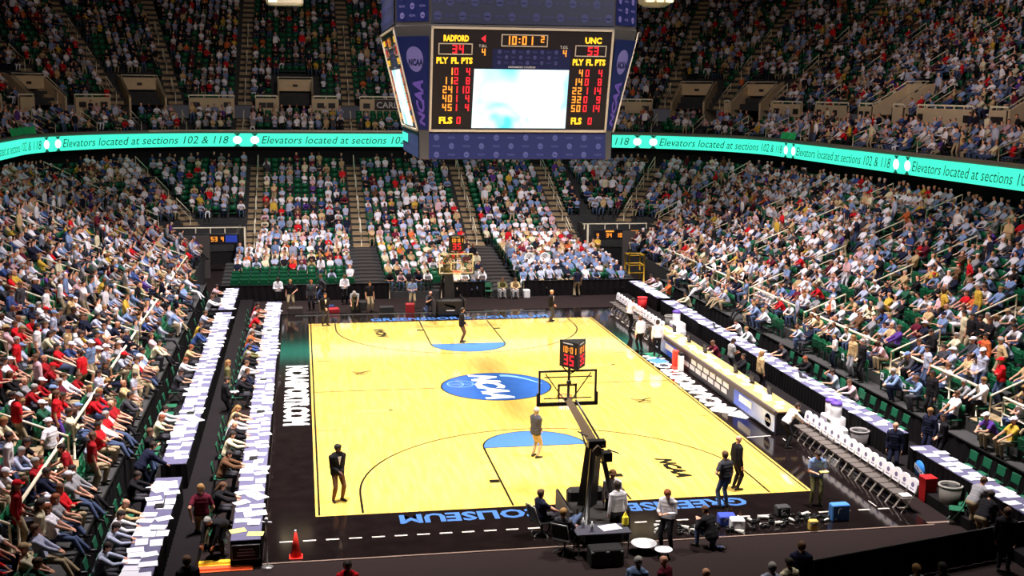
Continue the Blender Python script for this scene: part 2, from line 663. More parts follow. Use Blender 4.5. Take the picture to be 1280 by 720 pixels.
# far end: low telescopic rows in front of the fixed stand; both sides: two low rows behind the press tables
TEL_ROWS = [(22.1 + 0.86 * k, 0.4 + 0.095 * k) for k in range(13)]
tb = MB()
for k, (y, z) in enumerate(TEL_ROWS):
    tb.box((0, y, z / 2), (25.6 if k < 9 else 23.0, 0.86, z))
struct(tb.build('stand_floor_telescopic', CONCRETE))
SIDE_ROWS = {-1: [(13.8, 1.22)], 1: [(13.8, 1.05)]}
for s in (-1, 1):
    sb = MB()
    for xx, z in SIDE_ROWS[s]:
        sb.box((s * 13.98, -1.5, z / 2), (1.14, 44, z))
    sb.box((s * 14.6, -1.5, 0.75), (0.1, 44, 1.5))
    struct(sb.build('stand_floor_platform', CONCRETE))
    struct(MB().box((s * (11.9 if s < 0 else 11.85), -0.8, 0.2 if s < 0 else 0.16), (2.3, 41.5, 0.4 if s < 0 else 0.32)).build('floor_press_platform', DRAPE))

# stairs
AISLES = [('L', y) for y in (-20.3, -13.3, -6.2, 1.6, 9.0, 16.3, 23.6)] + [('A', 158), ('A', 122)] + [('F', x) for x in (-11.2, -3.9, 4.2, 11.1)] + [('B', 58), ('B', 20)] + [('R', y) for y in (23.5, 16.4, 9.0, 2.2, -6.0, -12.8, -20)]
UP_AISLES = [('L', 27.0), ('L', 16.0), ('A', 166), ('A', 150), ('A', 134), ('A', 119), ('A', 104.5), ('F', -12.3), ('F', -4.0), ('F', 4.2), ('F', 11.6), ('B', 76), ('B', 60), ('B', 45), ('B', 30), ('B', 14), ('R', 30.5), ('R', 22.5), ('R', 14.5), ('R', 6.5)]


def frame(seg, t, d, z):
    """a matrix standing at a place in the stands: +y looks outward and up the stand"""
    (x, y), o = pos(seg, t, d)
    return Matrix.Translation((x, y, z)) @ Matrix.Rotation(math.atan2(-o[0], o[1]), 4, 'Z')


def in_view(P, margin=110):
    u, v, z = project(P)
    return bool(z[0] > 1 and -margin < u[0] < 1280 + margin and -margin < v[0] < 720 + margin)


def stair(seg, t, rows, name='aisle_floor'):
    mb = MB()
    any_in = False
    for i, (d, z) in enumerate(rows):
        F = frame(seg, t, d, z)
        if not in_view(np.array(F.translation), 200):
            continue
        any_in = True
        rise = rows[min(i + 1, len(rows) - 1)][1] - z if i + 1 < len(rows) else z - rows[i - 1][1]
        k = len(mb.v)
        mb.box((0, 0, 0.012), (1.12, 0.8, 0.024))
        mb.box((0, 0.2, rise / 4 + 0.012), (1.12, 0.4, rise / 2))
        mb.xf(F, k)
    if any_in:
        struct(mb.build(name, STEP))


for seg, t in AISLES:
    stair(seg, t, [r for r in LOW_ROWS if r[0] < 12.4 and not (seg in 'AB' and r[0] < NOTCH_D + 0.3)])
for seg, t in UP_AISLES:
    stair(seg, t, UP_ROWS)
for seg, t in UP_AISLES:
    if seg in 'LFR':
        stair(seg, t, BAL_ROWS)
ts = MB()
for xx in (-3.9, 4.2):
    for y, z in TEL_ROWS:
        ts.box((xx, y, z + 0.012), (1.1, 0.84, 0.024))
struct(ts.build('aisle_floor_telescopic', mat('dark_step', (60, 52, 48), rough=0.9)))

# balcony front: dark fascia, ledge cap and the green message board
fas = sweep([(11.72, 7.84), (11.72, 9.0), (11.66, 9.0), (11.66, 9.12), (12.0, 9.12), (12.0, 8.7)], ALL, step=3)
struct(fas.build('trim_3', mat('brown_ledge', (112, 96, 88), rough=0.7)))
cap = sweep([(11.62, 9.0), (11.62, 9.135), (12.02, 9.135), (12.02, 9.0), (11.62, 9.0)], [('A', 118, 90), ('F', -CX, CX), ('B', 90, 75)], step=3)
struct(cap.build('trim_4', mat('pale_ledge', (190, 170, 150), rough=0.6)))

# ------------------------------------------------------------------ concourse wall of the upper stand with its portals
WALL_D, WZ0, WZ1 = 16.3, 9.9, 11.5


def span(seg, t, half):
    """half a width in metres as a step of t at the wall"""
    return half if seg in 'LFR' else math.degrees(half / (1 + WALL_D))


PORTALS = [('F', -8.3), ('A', 112), ('A', 138), ('B', 84), ('B', 53), ('B', 36), ('R', 26.2), ('R', 10.5)]
gaps = {}
for seg, t in UP_AISLES:
    gaps.setdefault(seg, []).append((t, span(seg, t, 0.85)))
for seg, t in PORTALS:
    gaps.setdefault(seg, []).append((t, span(seg, t, 1.45)))
SIGN = mat('dark_section_sign', (40, 30, 30), rough=0.6)
BOUNDS = {'L': (-6, CY), 'A': (90, 180), 'F': (-CX, CX), 'B': (0, 90), 'R': (-6, CY)}
wall_n = 0
for seg, (lo, hi) in BOUNDS.items():
    cuts = sorted(gaps.get(seg, []))
    a = lo
    for t, h in cuts + [(hi + 50, 50)]:
        b = min(t - h, hi)
        if b - a > span(seg, 0, 0.4):
            w = sweep([(WALL_D - 0.1, WZ0), (WALL_D - 0.1, WZ1), (WALL_D + 0.1, WZ1), (WALL_D + 0.1, WZ0)], [(seg, a, b)], step=3)
            wo = struct(w.build('wall_concourse', BEIGE))
            rail = sweep([(WALL_D - 0.05, WZ1 + 0.14), (WALL_D - 0.05, WZ1 + 0.24), (WALL_D + 0.05, WZ1 + 0.24), (WALL_D + 0.05, WZ1 + 0.14), (WALL_D - 0.05, WZ1 + 0.14)], [(seg, a, b)], step=3)
            k = max(1, int((b - a) / span(seg, 0, 1.0)))
            for i in range(k + 1):
                F = frame(seg, a + (b - a) * i / k, WALL_D, WZ1)
                q = len(rail.v)
                rail.box((0, 0, 0.1), (0.06, 0.06, 0.2)).xf(F, q)
            obj('top_rail', rail.mesh('top_rail', RAILW), wo)
            for e in (a + span(seg, 0, 0.55), b - span(seg, 0, 0.55)):
                F = frame(seg, e, WALL_D - 0.13, WZ1 - 0.55)
                if b - a > span(seg, 0, 1.6):
                    obj('section_sign', MB().box((0, 0, 0), (0.55, 0.05, 0.4)).xf(F).mesh('section_sign', SIGN), wo)
        a = max(a, t + h)
for seg, t in PORTALS:
    F = frame(seg, t, WALL_D, WZ0)
    pw = MB()
    for s in (-1, 1):                       # cheek walls climbing with the rows
        q = len(pw.v)
        pts = [(0, 0), (3.4, 0), (3.4, 3.35), (2.3, 3.0), (0, 1.6)]
        vs = [(s * 1.3, y, z) for y, z in pts] + [(s * 1.46, y, z) for y, z in pts]
        pw.add(vs, [(0, 1, 2, 3, 4), (9, 8, 7, 6, 5)] + [(i, (i + 1) % 5, 5 + (i + 1) % 5, 5 + i) for i in range(5)])
    pw.xf(F)
    po = struct(pw.build('wall_portal', BEIGE))
    obj('portal_lintel', MB().box((0, 2.45, 2.65), (2.9, 0.2, 0.95)).xf(F).mesh('portal_lintel', BEIGE), po)
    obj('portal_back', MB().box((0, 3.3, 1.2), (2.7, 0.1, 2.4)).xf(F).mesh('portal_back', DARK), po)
    obj('section_sign', MB().box((0, 2.33, 2.62), (0.4, 0.04, 0.2)).xf(F).mesh('section_sign', SIGN), po)
    rl = MB()
    rl.tube([(-1.4, -0.05, 1.75), (-1.4, 2.4, 3.3), (1.4, 2.4, 3.3), (1.4, -0.05, 1.75)], 0.045, 6)
    obj('top_rail', rl.xf(F).mesh('top_rail', RAILW), po)


# ------------------------------------------------------------------ people: posed skeleton -> one continuous body, clothing as shells over it
def V(*a):
    return np.array(a, float)


def unit(a):
    return a / (np.linalg.norm(a) + 1e-9)


def ik(a, b, l1, l2, hint):
    d = b - a
    L = np.linalg.norm(d)
    if L > l1 + l2 - 0.004:
        b = a + d * (l1 + l2 - 0.004) / L
        d = b - a
        L = np.linalg.norm(d)
    x = (l1 * l1 - l2 * l2 + L * L) / (2 * L)
    h = math.sqrt(max(l1 * l1 - x * x, 0))
    e = d / L
    pn = unit(hint - e * np.dot(hint, e))
    return a + e * x + pn * h, b


def skeleton(ps):
    """capsules (region, p0, p1, r0, r1) of a figure that faces +y, 1.76 m standing"""
    pel = V(*ps.get('pelvis', (0, 0, 0.94)))
    lean = math.radians(ps.get('lean', 2))
    tw = math.radians(ps.get('twist', 0))
    up = V(0, math.sin(lean), math.cos(lean))
    fw0 = V(0, math.cos(lean), -math.sin(lean))
    rt = V(math.cos(tw), 0, 0) + fw0 * math.sin(tw)
    fw = np.cross(up, rt)
    C = []

    def T(s, w, f=0.0):
        return pel + up * s + rt * w + fw * f
    # torso: stacked wide capsules
    st = [(-0.04, .085, .108), (0.05, .085, .112), (0.14, .06, .112), (0.24, .062, .112), (0.33, .085, .112), (0.42, .10, .100), (0.475, .095, .075)]
    for (s, w, r) in st:
        C.append(('torso', T(s, -w), T(s, w), r, r))
    for (s0, w0, r0), (s1, w1, r1) in zip(st, st[1:]):
        C.append(('torso', T(s0, 0), T(s1, 0), r0, r1))
        for k in (-1, 1):
            C.append(('torso', T(s0, k * w0), T(s1, k * w1), r0 * .97, r1 * .97))
    # neck and head
    hp, hy = math.radians(ps.get('nod', 0)), math.radians(ps.get('turn', 0))
    nk = T(0.50, 0, 0.0)
    hu = unit(up * 0.6 + V(0, 0, 0.6) + V(0, 0.05, 0))
    hup = unit(hu * math.cos(hp) + V(0, 1, 0) * math.sin(hp))
    hf = unit(V(0, 1, 0) - hup * hup[1])
    hr = np.cross(hf, hup)
    hf2 = hf * math.cos(hy) - hr * (-math.sin(hy)) * 1.0
    hr = np.cross(hf2, hup)
    hf = hf2
    hc = nk + unit(hu + hup) * 0.185 + hf * 0.015
    C.append(('neck', nk - up * 0.02, hc - hup * 0.05, .058, .054))
    C.append(('head', hc + hup * 0.03 - hf * 0.012, hc - hup * 0.03 + hf * 0.012, .092, .078))
    C.append(('head', hc + hup * 0.02, hc + hup * 0.035 + hf * 0.02, .088, .085))
    C.append(('face', hc - hup * 0.06 + hf * 0.045, hc - hup * 0.085 + hf * 0.055, .050, .036))
    C.append(('face', hc + hf * 0.09 - hup * 0.005, hc + hf * 0.104 - hup * 0.028, .012, .017))
    for k in (-1, 1):
        C.append(('face', hc + hr * k * 0.088 - hup * .0 - hf * .005, hc + hr * k * 0.092 - hup * 0.03 - hf * .01, .017, .014))
    head = (hc, hup, hf, hr)
    # arms
    for k, nm in ((-1, 'l'), (1, 'r')):
        sh = T(0.43, k * 0.185)
        hand = V(*ps['hand_' + nm]) if 'hand_' + nm in ps else T(-0.12, k * 0.24, 0.06)
        hint = V(*ps.get('elbow_' + nm, (k * 0.5, -0.8, -0.2)))
        el, wr = ik(sh, hand, 0.30, 0.265, hint)
        C.append(('shoulder', T(0.42, k * 0.10), sh, .085, .066))
        C.append(('uarm', sh, el, .060, .046))
        C.append(('farm', el, wr, .045, .031))
        ad = unit(wr - el)
        # hand: palm, four bent fingers, a thumb off its side
        side = unit(np.cross(ad, V(0, 0, 1)) if abs(ad[2]) < 0.9 else V(0, 1, 0) - ad * ad[1])
        pal = unit(np.cross(side, ad)) * (-1 if abs(ad[2]) < 0.9 else k)
        p1 = wr + ad * 0.085
        for q in (-0.6, 0.6):
            C.append(('hand', wr + side * q * 0.028, p1 + side * q * 0.036, .020, .019))
        for i, (q, ln) in enumerate(((-1.3, .062), (-.42, .078), (.45, .072), (1.3, .056))):
            b0 = p1 + side * q * 0.026
            b1 = b0 + unit(ad + pal * 0.25) * ln * 0.55
            b2 = b1 + unit(ad * 0.7 + pal * 0.7) * ln * 0.5
            C.append(('hand', b0, b1, .0105, .0098))
            C.append(('hand', b1, b2, .0098, .0088))
        tq = unit(V(0, 1, 0) if abs(ad[2]) > 0.7 else V(-k, 0, 0))
        sg = 1 if np.dot(side, tq) > 0 else -1
        t0 = wr + ad * 0.025 + side * sg * 0.026
        t1 = t0 + unit(ad * 0.7 + side * sg * 0.8) * 0.045
        C.append(('hand', t0, t1, .0135, .012))
        C.append(('hand', t1, t1 + unit(ad + pal * 0.4) * 0.034, .0115, .010))
    # legs
    for k, nm in ((-1, 'l'), (1, 'r')):
        hip = pel + rt * k * 0.09 - up * 0.03
        ft = V(*ps.get('foot_' + nm, (k * 0.11, 0, 0.0))) + V(0, 0, 0.085)
        hint = V(*ps.get('knee_' + nm, (k * 0.12, 1, 0.15)))
        kn, an = ik(hip, ft, 0.45, 0.43, hint)
        C.append(('thigh', hip, kn, .088, .058))
        C.append(('shin', kn, kn + (an - kn) * 0.4, .056, .056))
        C.append(('shin', kn + (an - kn) * 0.4, an, .056, .038))
        td = V(*ps.get('toe_' + nm, (k * 0.25, 1, 0)))
        td = unit(td)
        sole = V(0, 0, -1) if abs(td[2]) < 0.5 else V(0, 1, 0) * (1 if td[2] > 0 else -1)
        he = an + sole * 0.047 - td * 0.05
        C.append(('foot', an, he, .04, .040))
        C.append(('foot', he, he + td * 0.12, .040, .042))
        C.append(('foot', he + td * 0.12, he + td * 0.225 + sole * 0.008, .042, .032))
    return C, head, (pel, up)


def capsule(mb, p0, p1, r0, r1, n=10):
    d = p1 - p0
    L = np.linalg.norm(d)
    e = d / L if L > 1e-6 else V(0, 0, 1)
    a = np.cross(e, V(0, 0, 1))
    if np.linalg.norm(a) < 1e-3:
        a = np.cross(e, V(0, 1, 0))
    a = unit(a)
    b = np.cross(e, a)
    rings = []
    for w in (-80, -50, -20, 0):
        rings.append((p0 + e * r0 * math.sin(math.radians(w)), r0 * math.cos(math.radians(w))))
    for w in (0, 20, 50, 80):
        rings.append((p1 + e * r1 * math.sin(math.radians(w)), r1 * math.cos(math.radians(w))))
    vs, fs = [], []
    for c, r in rings:
        for k in range(n):
            w = 2 * math.pi * k / n
            vs.append(c + a * r * math.cos(w) + b * r * math.sin(w))
    m_ = len(rings)
    for i in range(m_ - 1):
        for k in range(n):
            j = (k + 1) % n
            fs.append((i * n + k, i * n + j, (i + 1) * n + j, (i + 1) * n + k))
    fs.append(tuple(range(n - 1, -1, -1)))
    fs.append(tuple((m_ - 1) * n + k for k in range(n)))
    mb.add(vs, fs)


def fuse(C, voxel, target=None):
    """the capsules fused into one closed surface"""
    mb = MB()
    for _, p0, p1, r0, r1 in C:
        capsule(mb, p0, p1, r0, r1)
    me = bpy.data.meshes.new('fuse')
    me.from_pydata(mb.v, [], mb.f)
    o = bpy.data.objects.new('fuse', me)
    COL.objects.link(o)
    r = o.modifiers.new('r', 'REMESH')
    r.mode = 'VOXEL'
    r.voxel_size = voxel
    s = o.modifiers.new('s', 'SMOOTH')
    s.factor = 0.5
    s.iterations = 2
    if target:
        d = o.modifiers.new('d', 'DECIMATE')
        d.ratio = 0.1
    dg = bpy.context.evaluated_depsgraph_get()
    if target:
        d.ratio = 1.0
        dg.update()
        nf = len(o.evaluated_get(dg).data.polygons)
        d.ratio = min(1.0, target / (nf * 2.0))
        dg.update()
    out = bpy.data.meshes.new_from_object(o.evaluated_get(dg))
    v = np.empty(len(out.vertices) * 3)
    out.vertices.foreach_get('co', v)
    v = v.reshape(-1, 3)
    if target:
        out.calc_loop_triangles()
        f = np.empty(len(out.loop_triangles) * 3, np.int32)
        out.loop_triangles.foreach_get('vertices', f)
        f = f.reshape(-1, 3)
    else:
        f = np.array([tuple(p.vertices) for p in out.polygons if len(p.vertices) == 4], np.int32)
    bpy.data.objects.remove(o)
    bpy.data.meshes.remove(me)
    bpy.data.meshes.remove(out)
    return v, f


def nearest(C, P):
    best = np.full(len(P), 1e9)
    idx = np.zeros(len(P), int)
    tt = np.zeros(len(P))
    for i, (_, p0, p1, r0, r1) in enumerate(C):
        d = p1 - p0
        L2_ = max(np.dot(d, d), 1e-9)
        t = np.clip((P - p0) @ d / L2_, 0, 1)
        q = np.linalg.norm(P - (p0 + t[:, None] * d), axis=1) - (r0 + (r1 - r0) * t)
        k = q < best
        best[k], idx[k], tt[k] = q[k], i, t[k]
    return idx, tt


def regions(C, head, trunk, v, f):
    P = v[f].mean(1)
    idx, t = nearest(C, P)
    names = np.array([c[0] for c in C])
    reg = names[idx]
    hc, hup, hf, hr = head
    h = P - hc
    a_up, a_fw = h @ hup, h @ hf
    ish = np.isin(reg, ['head', 'face', 'neck'])
    hair = ish & ((a_up > 0.052) | ((a_fw < -0.005) & (a_up > -0.075)) | ((np.abs(h @ hr) > .07) & (a_up > 0.0) & (a_fw < 0.03)))
    hair &= ~((np.abs(h @ hr) > .085) & (a_up < 0.02))
    pel, up = trunk
    s = (P - pel) @ up
    return dict(P=P, reg=reg, t=t, hair=hair, s=s, idx=idx)


def vnormals(v, f):
    a = v[f[:, 1]] - v[f[:, 0]]
    b = v[f[:, 2]] - v[f[:, 0]]
    fn = np.cross(a, b)
    vn = np.zeros_like(v)
    for k in range(f.shape[1]):
        np.add.at(vn, f[:, k], fn)
    return vn / (np.linalg.norm(vn, axis=1)[:, None] + 1e-12)


def np_mesh(name, v, f, mats, mi=None, smooth=True, check=True):
    me = bpy.data.meshes.new(name)
    k = f.shape[1]
    me.vertices.add(len(v))
    me.vertices.foreach_set('co', np.ascontiguousarray(v, np.float32).ravel())
    me.loops.add(len(f) * k)
    me.loops.foreach_set('vertex_index', np.ascontiguousarray(f, np.int32).ravel())
    me.polygons.add(len(f))
    me.polygons.foreach_set('loop_start', np.arange(0, len(f) * k, k, dtype=np.int32))
    for q in (mats if isinstance(mats, (list, tuple)) else [mats]):
        me.materials.append(q)
    if mi is not None:
        me.polygons.foreach_set('material_index', np.asarray(mi, np.int32))
    if smooth:
        me.polygons.foreach_set('use_smooth', np.ones(len(f), bool))
    me.update(calc_edges=True)
    if check:
        me.validate()
    return me


def shell(name, v, f, vn, mask, off, m):
    """a piece of clothing: the masked faces lifted off the body, its rim turned in"""
    ff = f[mask]
    if len(ff) == 0:
        return None
    used, inv = np.unique(ff.ravel(), return_inverse=True)
    g = inv.reshape(ff.shape)
    vo = v[used] + vn[used] * off
    e = np.concatenate([g[:, [i, (i + 1) % g.shape[1]]] for i in range(g.shape[1])])
    key = {}
    for a, b in e:
        key[(a, b)] = 1
    rim = [(a, b) for a, b in key if (b, a) not in key]
    rv = {}
    extra = []
    for a, b in rim:
        for q in (a, b):
            if q not in rv:
                rv[q] = len(vo) + len(extra)
                extra.append(v[used[q]] - vn[used[q]] * 0.004)
    fq = [(b, a, rv[a], rv[b]) for a, b in rim]
    vo = np.concatenate([vo, np.array(extra)]) if extra else vo
    g4 = g if g.shape[1] == 4 else np.concatenate([g, g[:, :1]], 1)
    return np_mesh(name, vo, np.concatenate([g4, np.array(fq, np.int32)]) if fq else g4, m)


SKIN = mat('skin', per_object=True, rough=0.55, spec=0.3)
CLOTH = mat('cloth', per_object=True, rough=0.9, spec=0.15, noise=0.08, nscale=6)
HAIR = mat('hair', per_object=True, rough=0.7, spec=0.3)
SHOE = mat('dark_shoe_leather', (28, 24, 24), rough=0.4)
EYE = mat('dark_eye', (26, 20, 18), rough=0.3)
LIP = mat('lip', (150, 84, 76), rough=0.5)

SIT = dict(pelvis=(0, -0.12, 0.54), foot_l=(-0.12, 0.23, 0), foot_r=(0.12, 0.23, 0))
POSES = {
    'stand': dict(),
    'stand_clasp': dict(hand_l=(-0.03, 0.19, 0.92), hand_r=(0.04, 0.20, 0.95), foot_l=(-0.14, 0.02, 0), foot_r=(0.13, -0.02, 0), turn=-25),
    'stand_hip': dict(hand_l=(-0.17, 0.10, 1.0), elbow_l=(-1, -0.5, 0), hand_r=(0.25, 0.03, 0.82), foot_l=(-0.16, 0, 0), foot_r=(0.16, 0.05, 0), turn=20),
    'stand_folded': dict(hand_l=(0.12, 0.19, 1.22), hand_r=(-0.12, 0.22, 1.18), elbow_l=(-0.8, 0, -1), elbow_r=(0.8, 0, -1), foot_l=(-0.14, 0, 0), foot_r=(0.14, 0.04, 0)),
    'stand_hold': dict(hand_l=(-0.10, 0.30, 1.12), hand_r=(0.12, 0.30, 1.10), nod=28, foot_l=(-0.13, 0, 0), foot_r=(0.14, 0.05, 0)),
    'walk': dict(foot_l=(-0.09, 0.26, 0), foot_r=(0.09, -0.26, 0.05), hand_l=(-0.26, -0.16, 0.88), hand_r=(0.26, 0.22, 0.9), toe_r=(0.1, 1, -0.25), toe_l=(-0.1, 1, 0.0), pelvis=(0, 0, 0.9)),
    'reach': dict(lean=14, hand_r=(0.32, 0.48, 1.02), hand_l=(-0.30, 0.30, 0.98), nod=15, foot_l=(-0.14, 0.1, 0), foot_r=(0.14, -0.12, 0)),
    'stoop': dict(pelvis=(0, -0.22, 0.86), lean=72, hand_l=(-0.14, 0.42, 0.42), hand_r=(0.16, 0.48, 0.40), elbow_l=(-1, 0, 0.2), elbow_r=(1, 0, 0.2), foot_l=(-0.14, -0.02, 0), foot_r=(0.14, 0.08, 0), nod=20),
    'bend': dict(pelvis=(0, -0.16, 0.92), lean=40, hand_l=(-0.22, 0.55, 0.84), hand_r=(0.22, 0.58, 0.86), foot_l=(-0.14, 0, 0), foot_r=(0.15, -0.15, 0), nod=10),
    'kneel': dict(pelvis=(0, -0.05, 0.42), lean=22, foot_l=(-0.14, 0.34, 0), foot_r=(0.14, -0.35, 0.03), knee_r=(0.1, 1, -1.5), toe_r=(0, 1, -0.5), hand_l=(-0.08, 0.42, 0.72), hand_r=(0.10, 0.42, 0.70), nod=20),
    'arms_up': dict(hand_l=(-0.42, 0.05, 1.86), hand_r=(0.42, 0.05, 1.86), elbow_l=(-1, 0, -0.4), elbow_r=(1, 0, -0.4), foot_l=(-0.15, 0, 0), foot_r=(0.15, 0, 0)),
    'sit': dict(SIT, lean=-6, hand_l=(-0.15, 0.34, 0.66), hand_r=(0.15, 0.33, 0.66)),
    'sit_forward': dict(SIT, lean=34, hand_l=(-0.05, 0.50, 0.66), hand_r=(0.06, 0.50, 0.66), elbow_l=(-1, 0, -0.5), elbow_r=(1, 0, -0.5), nod=-10),
    'sit_folded': dict(SIT, lean=-8, hand_l=(0.11, 0.16, 0.83), hand_r=(-0.10, 0.18, 0.80), elbow_l=(-0.8, 0, -1), elbow_r=(0.8, 0, -1), turn=20),
    'sit_crossed': dict(SIT, lean=-4, foot_l=(0.28, 0.55, 0.28), knee_l=(-0.05, 0.6, 1), toe_l=(0.4, 0.8, 0.3), hand_l=(-0.02, 0.30, 0.78), hand_r=(0.16, 0.32, 0.68), turn=-25),
    'sit_write': dict(SIT, lean=20, hand_l=(-0.16, 0.50, 0.80), hand_r=(0.16, 0.52, 0.80), elbow_l=(-1, -0.3, -0.3), elbow_r=(1, -0.3, -0.3), nod=22),
    'sit_phone': dict(SIT, lean=14, hand_l=(-0.16, 0.46, 0.80), hand_r=(0.13, 0.14, 1.22), elbow_r=(0.9, 0.5, -0.8), nod=10, turn=15),
    'sit_legs_up': dict(pelvis=(0, 0, 0.50), lean=-22, foot_l=(-0.08, 0.83, 0.62), foot_r=(0.08, 0.80, 0.72), knee_l=(0, 0.4, 1), knee_r=(0, 0.4, 1), toe_l=(-0.1, 0.35, 1), toe_r=(0.1, 0.35, 1), hand_l=(-0.18, 0.24, 0.66), hand_r=(0.2, 0.24, 0.66), nod=10),
    'sit_relaxed_legs': dict(pelvis=(0, -0.08, 0.54), lean=-14, foot_l=(-0.14, 0.66, 0.0), foot_r=(0.16, 0.58, 0.0), hand_l=(-0.16, 0.30, 0.62), hand_r=(0.05, 0.32, 0.66), turn=-15),
}
FIG = {}


def figure(pose):
    """the meshes of a pose: body, clothes, hair; made once and shared"""
    if pose in FIG:
        return FIG[pose]
    C, head, trunk = skeleton(POSES[pose])
    v, f = fuse(C, 0.0135)
    R = regions(C, head, trunk, v, f)
    vn = vnormals(v, f)
    reg, t, s, hair = R['reg'], R['t'], R['s'], R['hair']
    mi = (reg == 'foot').astype(int)
    D = {'head': head, 'trunk': trunk}
    D['body'] = np_mesh('person_body', v, f, [SKIN, SHOE], mi)
    tors = np.isin(reg, ['torso', 'shoulder'])
    arm_l = (reg == 'uarm') | ((reg == 'farm') & (t < 0.93))
    arm_s = (reg == 'uarm') & (t < 0.72)
    top = tors & (s > -0.03)
    neckline = (reg == 'neck') & (t < 0.12)
    D['shirt'] = shell('shirt', v, f, vn, top | arm_l | neckline, 0.014, CLOTH)
    D['short_shirt'] = shell('short_sleeved_shirt', v, f, vn, top | arm_s, 0.016, CLOTH)
    legtop = np.isin(reg, ['thigh'])
    hipz = tors & (s <= -0.01)
    D['jacket'] = shell('jacket', v, f, vn, top | arm_l | neckline | (tors & (s > -0.14)) | (legtop & (t < 0.22)), 0.026, CLOTH)
    legs = legtop | (np.isin(reg, ['shin']) & ~((R['idx'] >= 0) & False))
    D['trousers'] = shell('trousers', v, f, vn, legs | hipz, 0.013, CLOTH)
    D['shorts'] = shell('shorts', v, f, vn, (legtop & (t < 0.9)) | hipz, 0.018, CLOTH)
    D['hair'] = shell('hair', v, f, vn, hair, 0.014, HAIR)
    hc, hup, hf, hr = head
    lm = MB()
    capsule(lm, hc + hup * 0.02 - hf * 0.045, hc - hup * 0.20 - hf * 0.085, .082, .05, 10)
    D['long_hair'] = lm.mesh('long_hair', HAIR)
    D['long_hair'].polygons.foreach_set('use_smooth', [True] * len(D['long_hair'].polygons))
    P = R['P']
    D['cap'] = None
    cm = shell('cap', v, f, vn, np.isin(reg, ['head', 'face']) & (((P - hc) @ hup) > 0.035), 0.022, CLOTH)
    if cm is not None:
        b2 = MB()
        ring = []
        for k in range(9):
            a = math.radians(-70 + 140 * k / 8)
            ring.append(hc + hup * 0.045 + hf * (0.06 + 0.125 * math.cos(a) ** 0.7) + hr * 0.1 * math.sin(a))
        b2.add([p for p in ring] + [p + hup * 0.012 for p in ring], [tuple(range(8, -1, -1)), tuple(range(9, 18))] + [(i, (i + 1) % 9, 9 + (i + 1) % 9, 9 + i) for i in range(9)])
        D['brim'] = b2.mesh('cap_brim', CLOTH)
        D['cap'] = cm
    for k, q in ((-1, 'eye_a'), (1, 'eye_b')):
        D[q] = MB().ball(hc + hr * k * 0.034 + hf * 0.083 + hup * 0.012, (0.011, 0.011, 0.008), 6, 0).mesh('eye', EYE)
    D['mouth'] = MB().ball(hc + hf * 0.088 - hup * 0.062, (0.022, 0.012, 0.007), 6, 0).mesh('mouth', LIP)
    pel, up = trunk
    fw = np.cross(up, V(1, 0, 0))
    sf = MB()
    pts = [(-0.055, .46), (0.055, .46), (0.0, .20)]
    vs = [pel + up * s_ + V(1, 0, 0) * w + fw * 0.128 for w, s_ in pts] + [pel + up * s_ + V(1, 0, 0) * w + fw * 0.148 for w, s_ in pts]
    sf.add(vs, [(0, 1, 2), (5, 4, 3), (0, 3, 4, 1), (1, 4, 5, 2), (2, 5, 3, 0)])
    D['shirt_front'] = sf.mesh('shirt_front', CLOTH)
    FIG[pose] = D
    return D


SKINS = {'pale': lin((206, 150, 124)), 'tan': lin((184, 126, 98)), 'brown': lin((128, 82, 60)), 'dark': lin((84, 54, 42))}
HAIRS = {'dark': lin((44, 32, 28)), 'brown': lin((86, 58, 40)), 'blond': lin((140, 104, 62)), 'grey': lin((150, 144, 140)), 'red': lin((130, 66, 36)), 'black': lin((22, 18, 18))}
COLORS = {
    'white': (226, 220, 226), 'pale blue': (172, 176, 200), 'light blue': (118, 138, 178), 'blue': (58, 78, 134), 'navy blue': (26, 29, 50), 'black': (26, 24, 28),
    'grey': (140, 138, 142), 'charcoal': (62, 60, 66), 'tan': (190, 160, 118), 'red': (198, 24, 34), 'dark red': (150, 22, 30), 'maroon': (92, 24, 42), 'yellow': (196, 158, 60),
    'orange': (196, 96, 52), 'purple': (84, 52, 130), 'green': (40, 84, 64), 'pink': (204, 164, 172), 'cream': (212, 200, 168), 'brown': (96, 66, 46), 'khaki': (158, 140, 112),
    'jeans blue': (70, 82, 112), 'olive': (112, 108, 70)}
N_PEOPLE = 0


def person(pose, loc, rz, label, top=('shirt', 'white'), legs=('trousers', 'black'), hair='brown', skin='pale', cap=None, long_hair=False, bald=False, front=None, scale=1.0, group=None, face=True, tie=None):
    global N_PEOPLE
    N_PEOPLE += 1
    D = figure(pose)
    b = obj('person', D['body'], None, loc, rz, SKINS[skin])
    b.scale = (scale,) * 3
    tag(b, label, 'person', group)

    def part(key, name, color):
        if D.get(key) is not None:
            return obj(name, D[key], b, color=color)
    part(top[0], {'shirt': 'shirt', 'short_shirt': 'shirt', 'jacket': 'jacket'}[top[0]], lin(COLORS[top[1]]))
    part(legs[0], legs[0], lin(COLORS[legs[1]]))
    if cap:
        part('cap', 'cap', lin(COLORS[cap]))
        part('brim', 'cap_brim', lin(COLORS[cap]))
        if long_hair:
            part('long_hair', 'long_hair', HAIRS[hair])
    elif not bald:
        part('hair', 'hair', HAIRS[hair])
        if long_hair:
            part('long_hair', 'long_hair', HAIRS[hair])
    if front:
        part('shirt_front', 'shirt_front', lin(COLORS[front]))
    if face:
        part('eye_a', 'eye', (0, 0, 0))
        part('eye_b', 'eye', (0, 0, 0))
        part('mouth', 'mouth', (0, 0, 0))
    return b


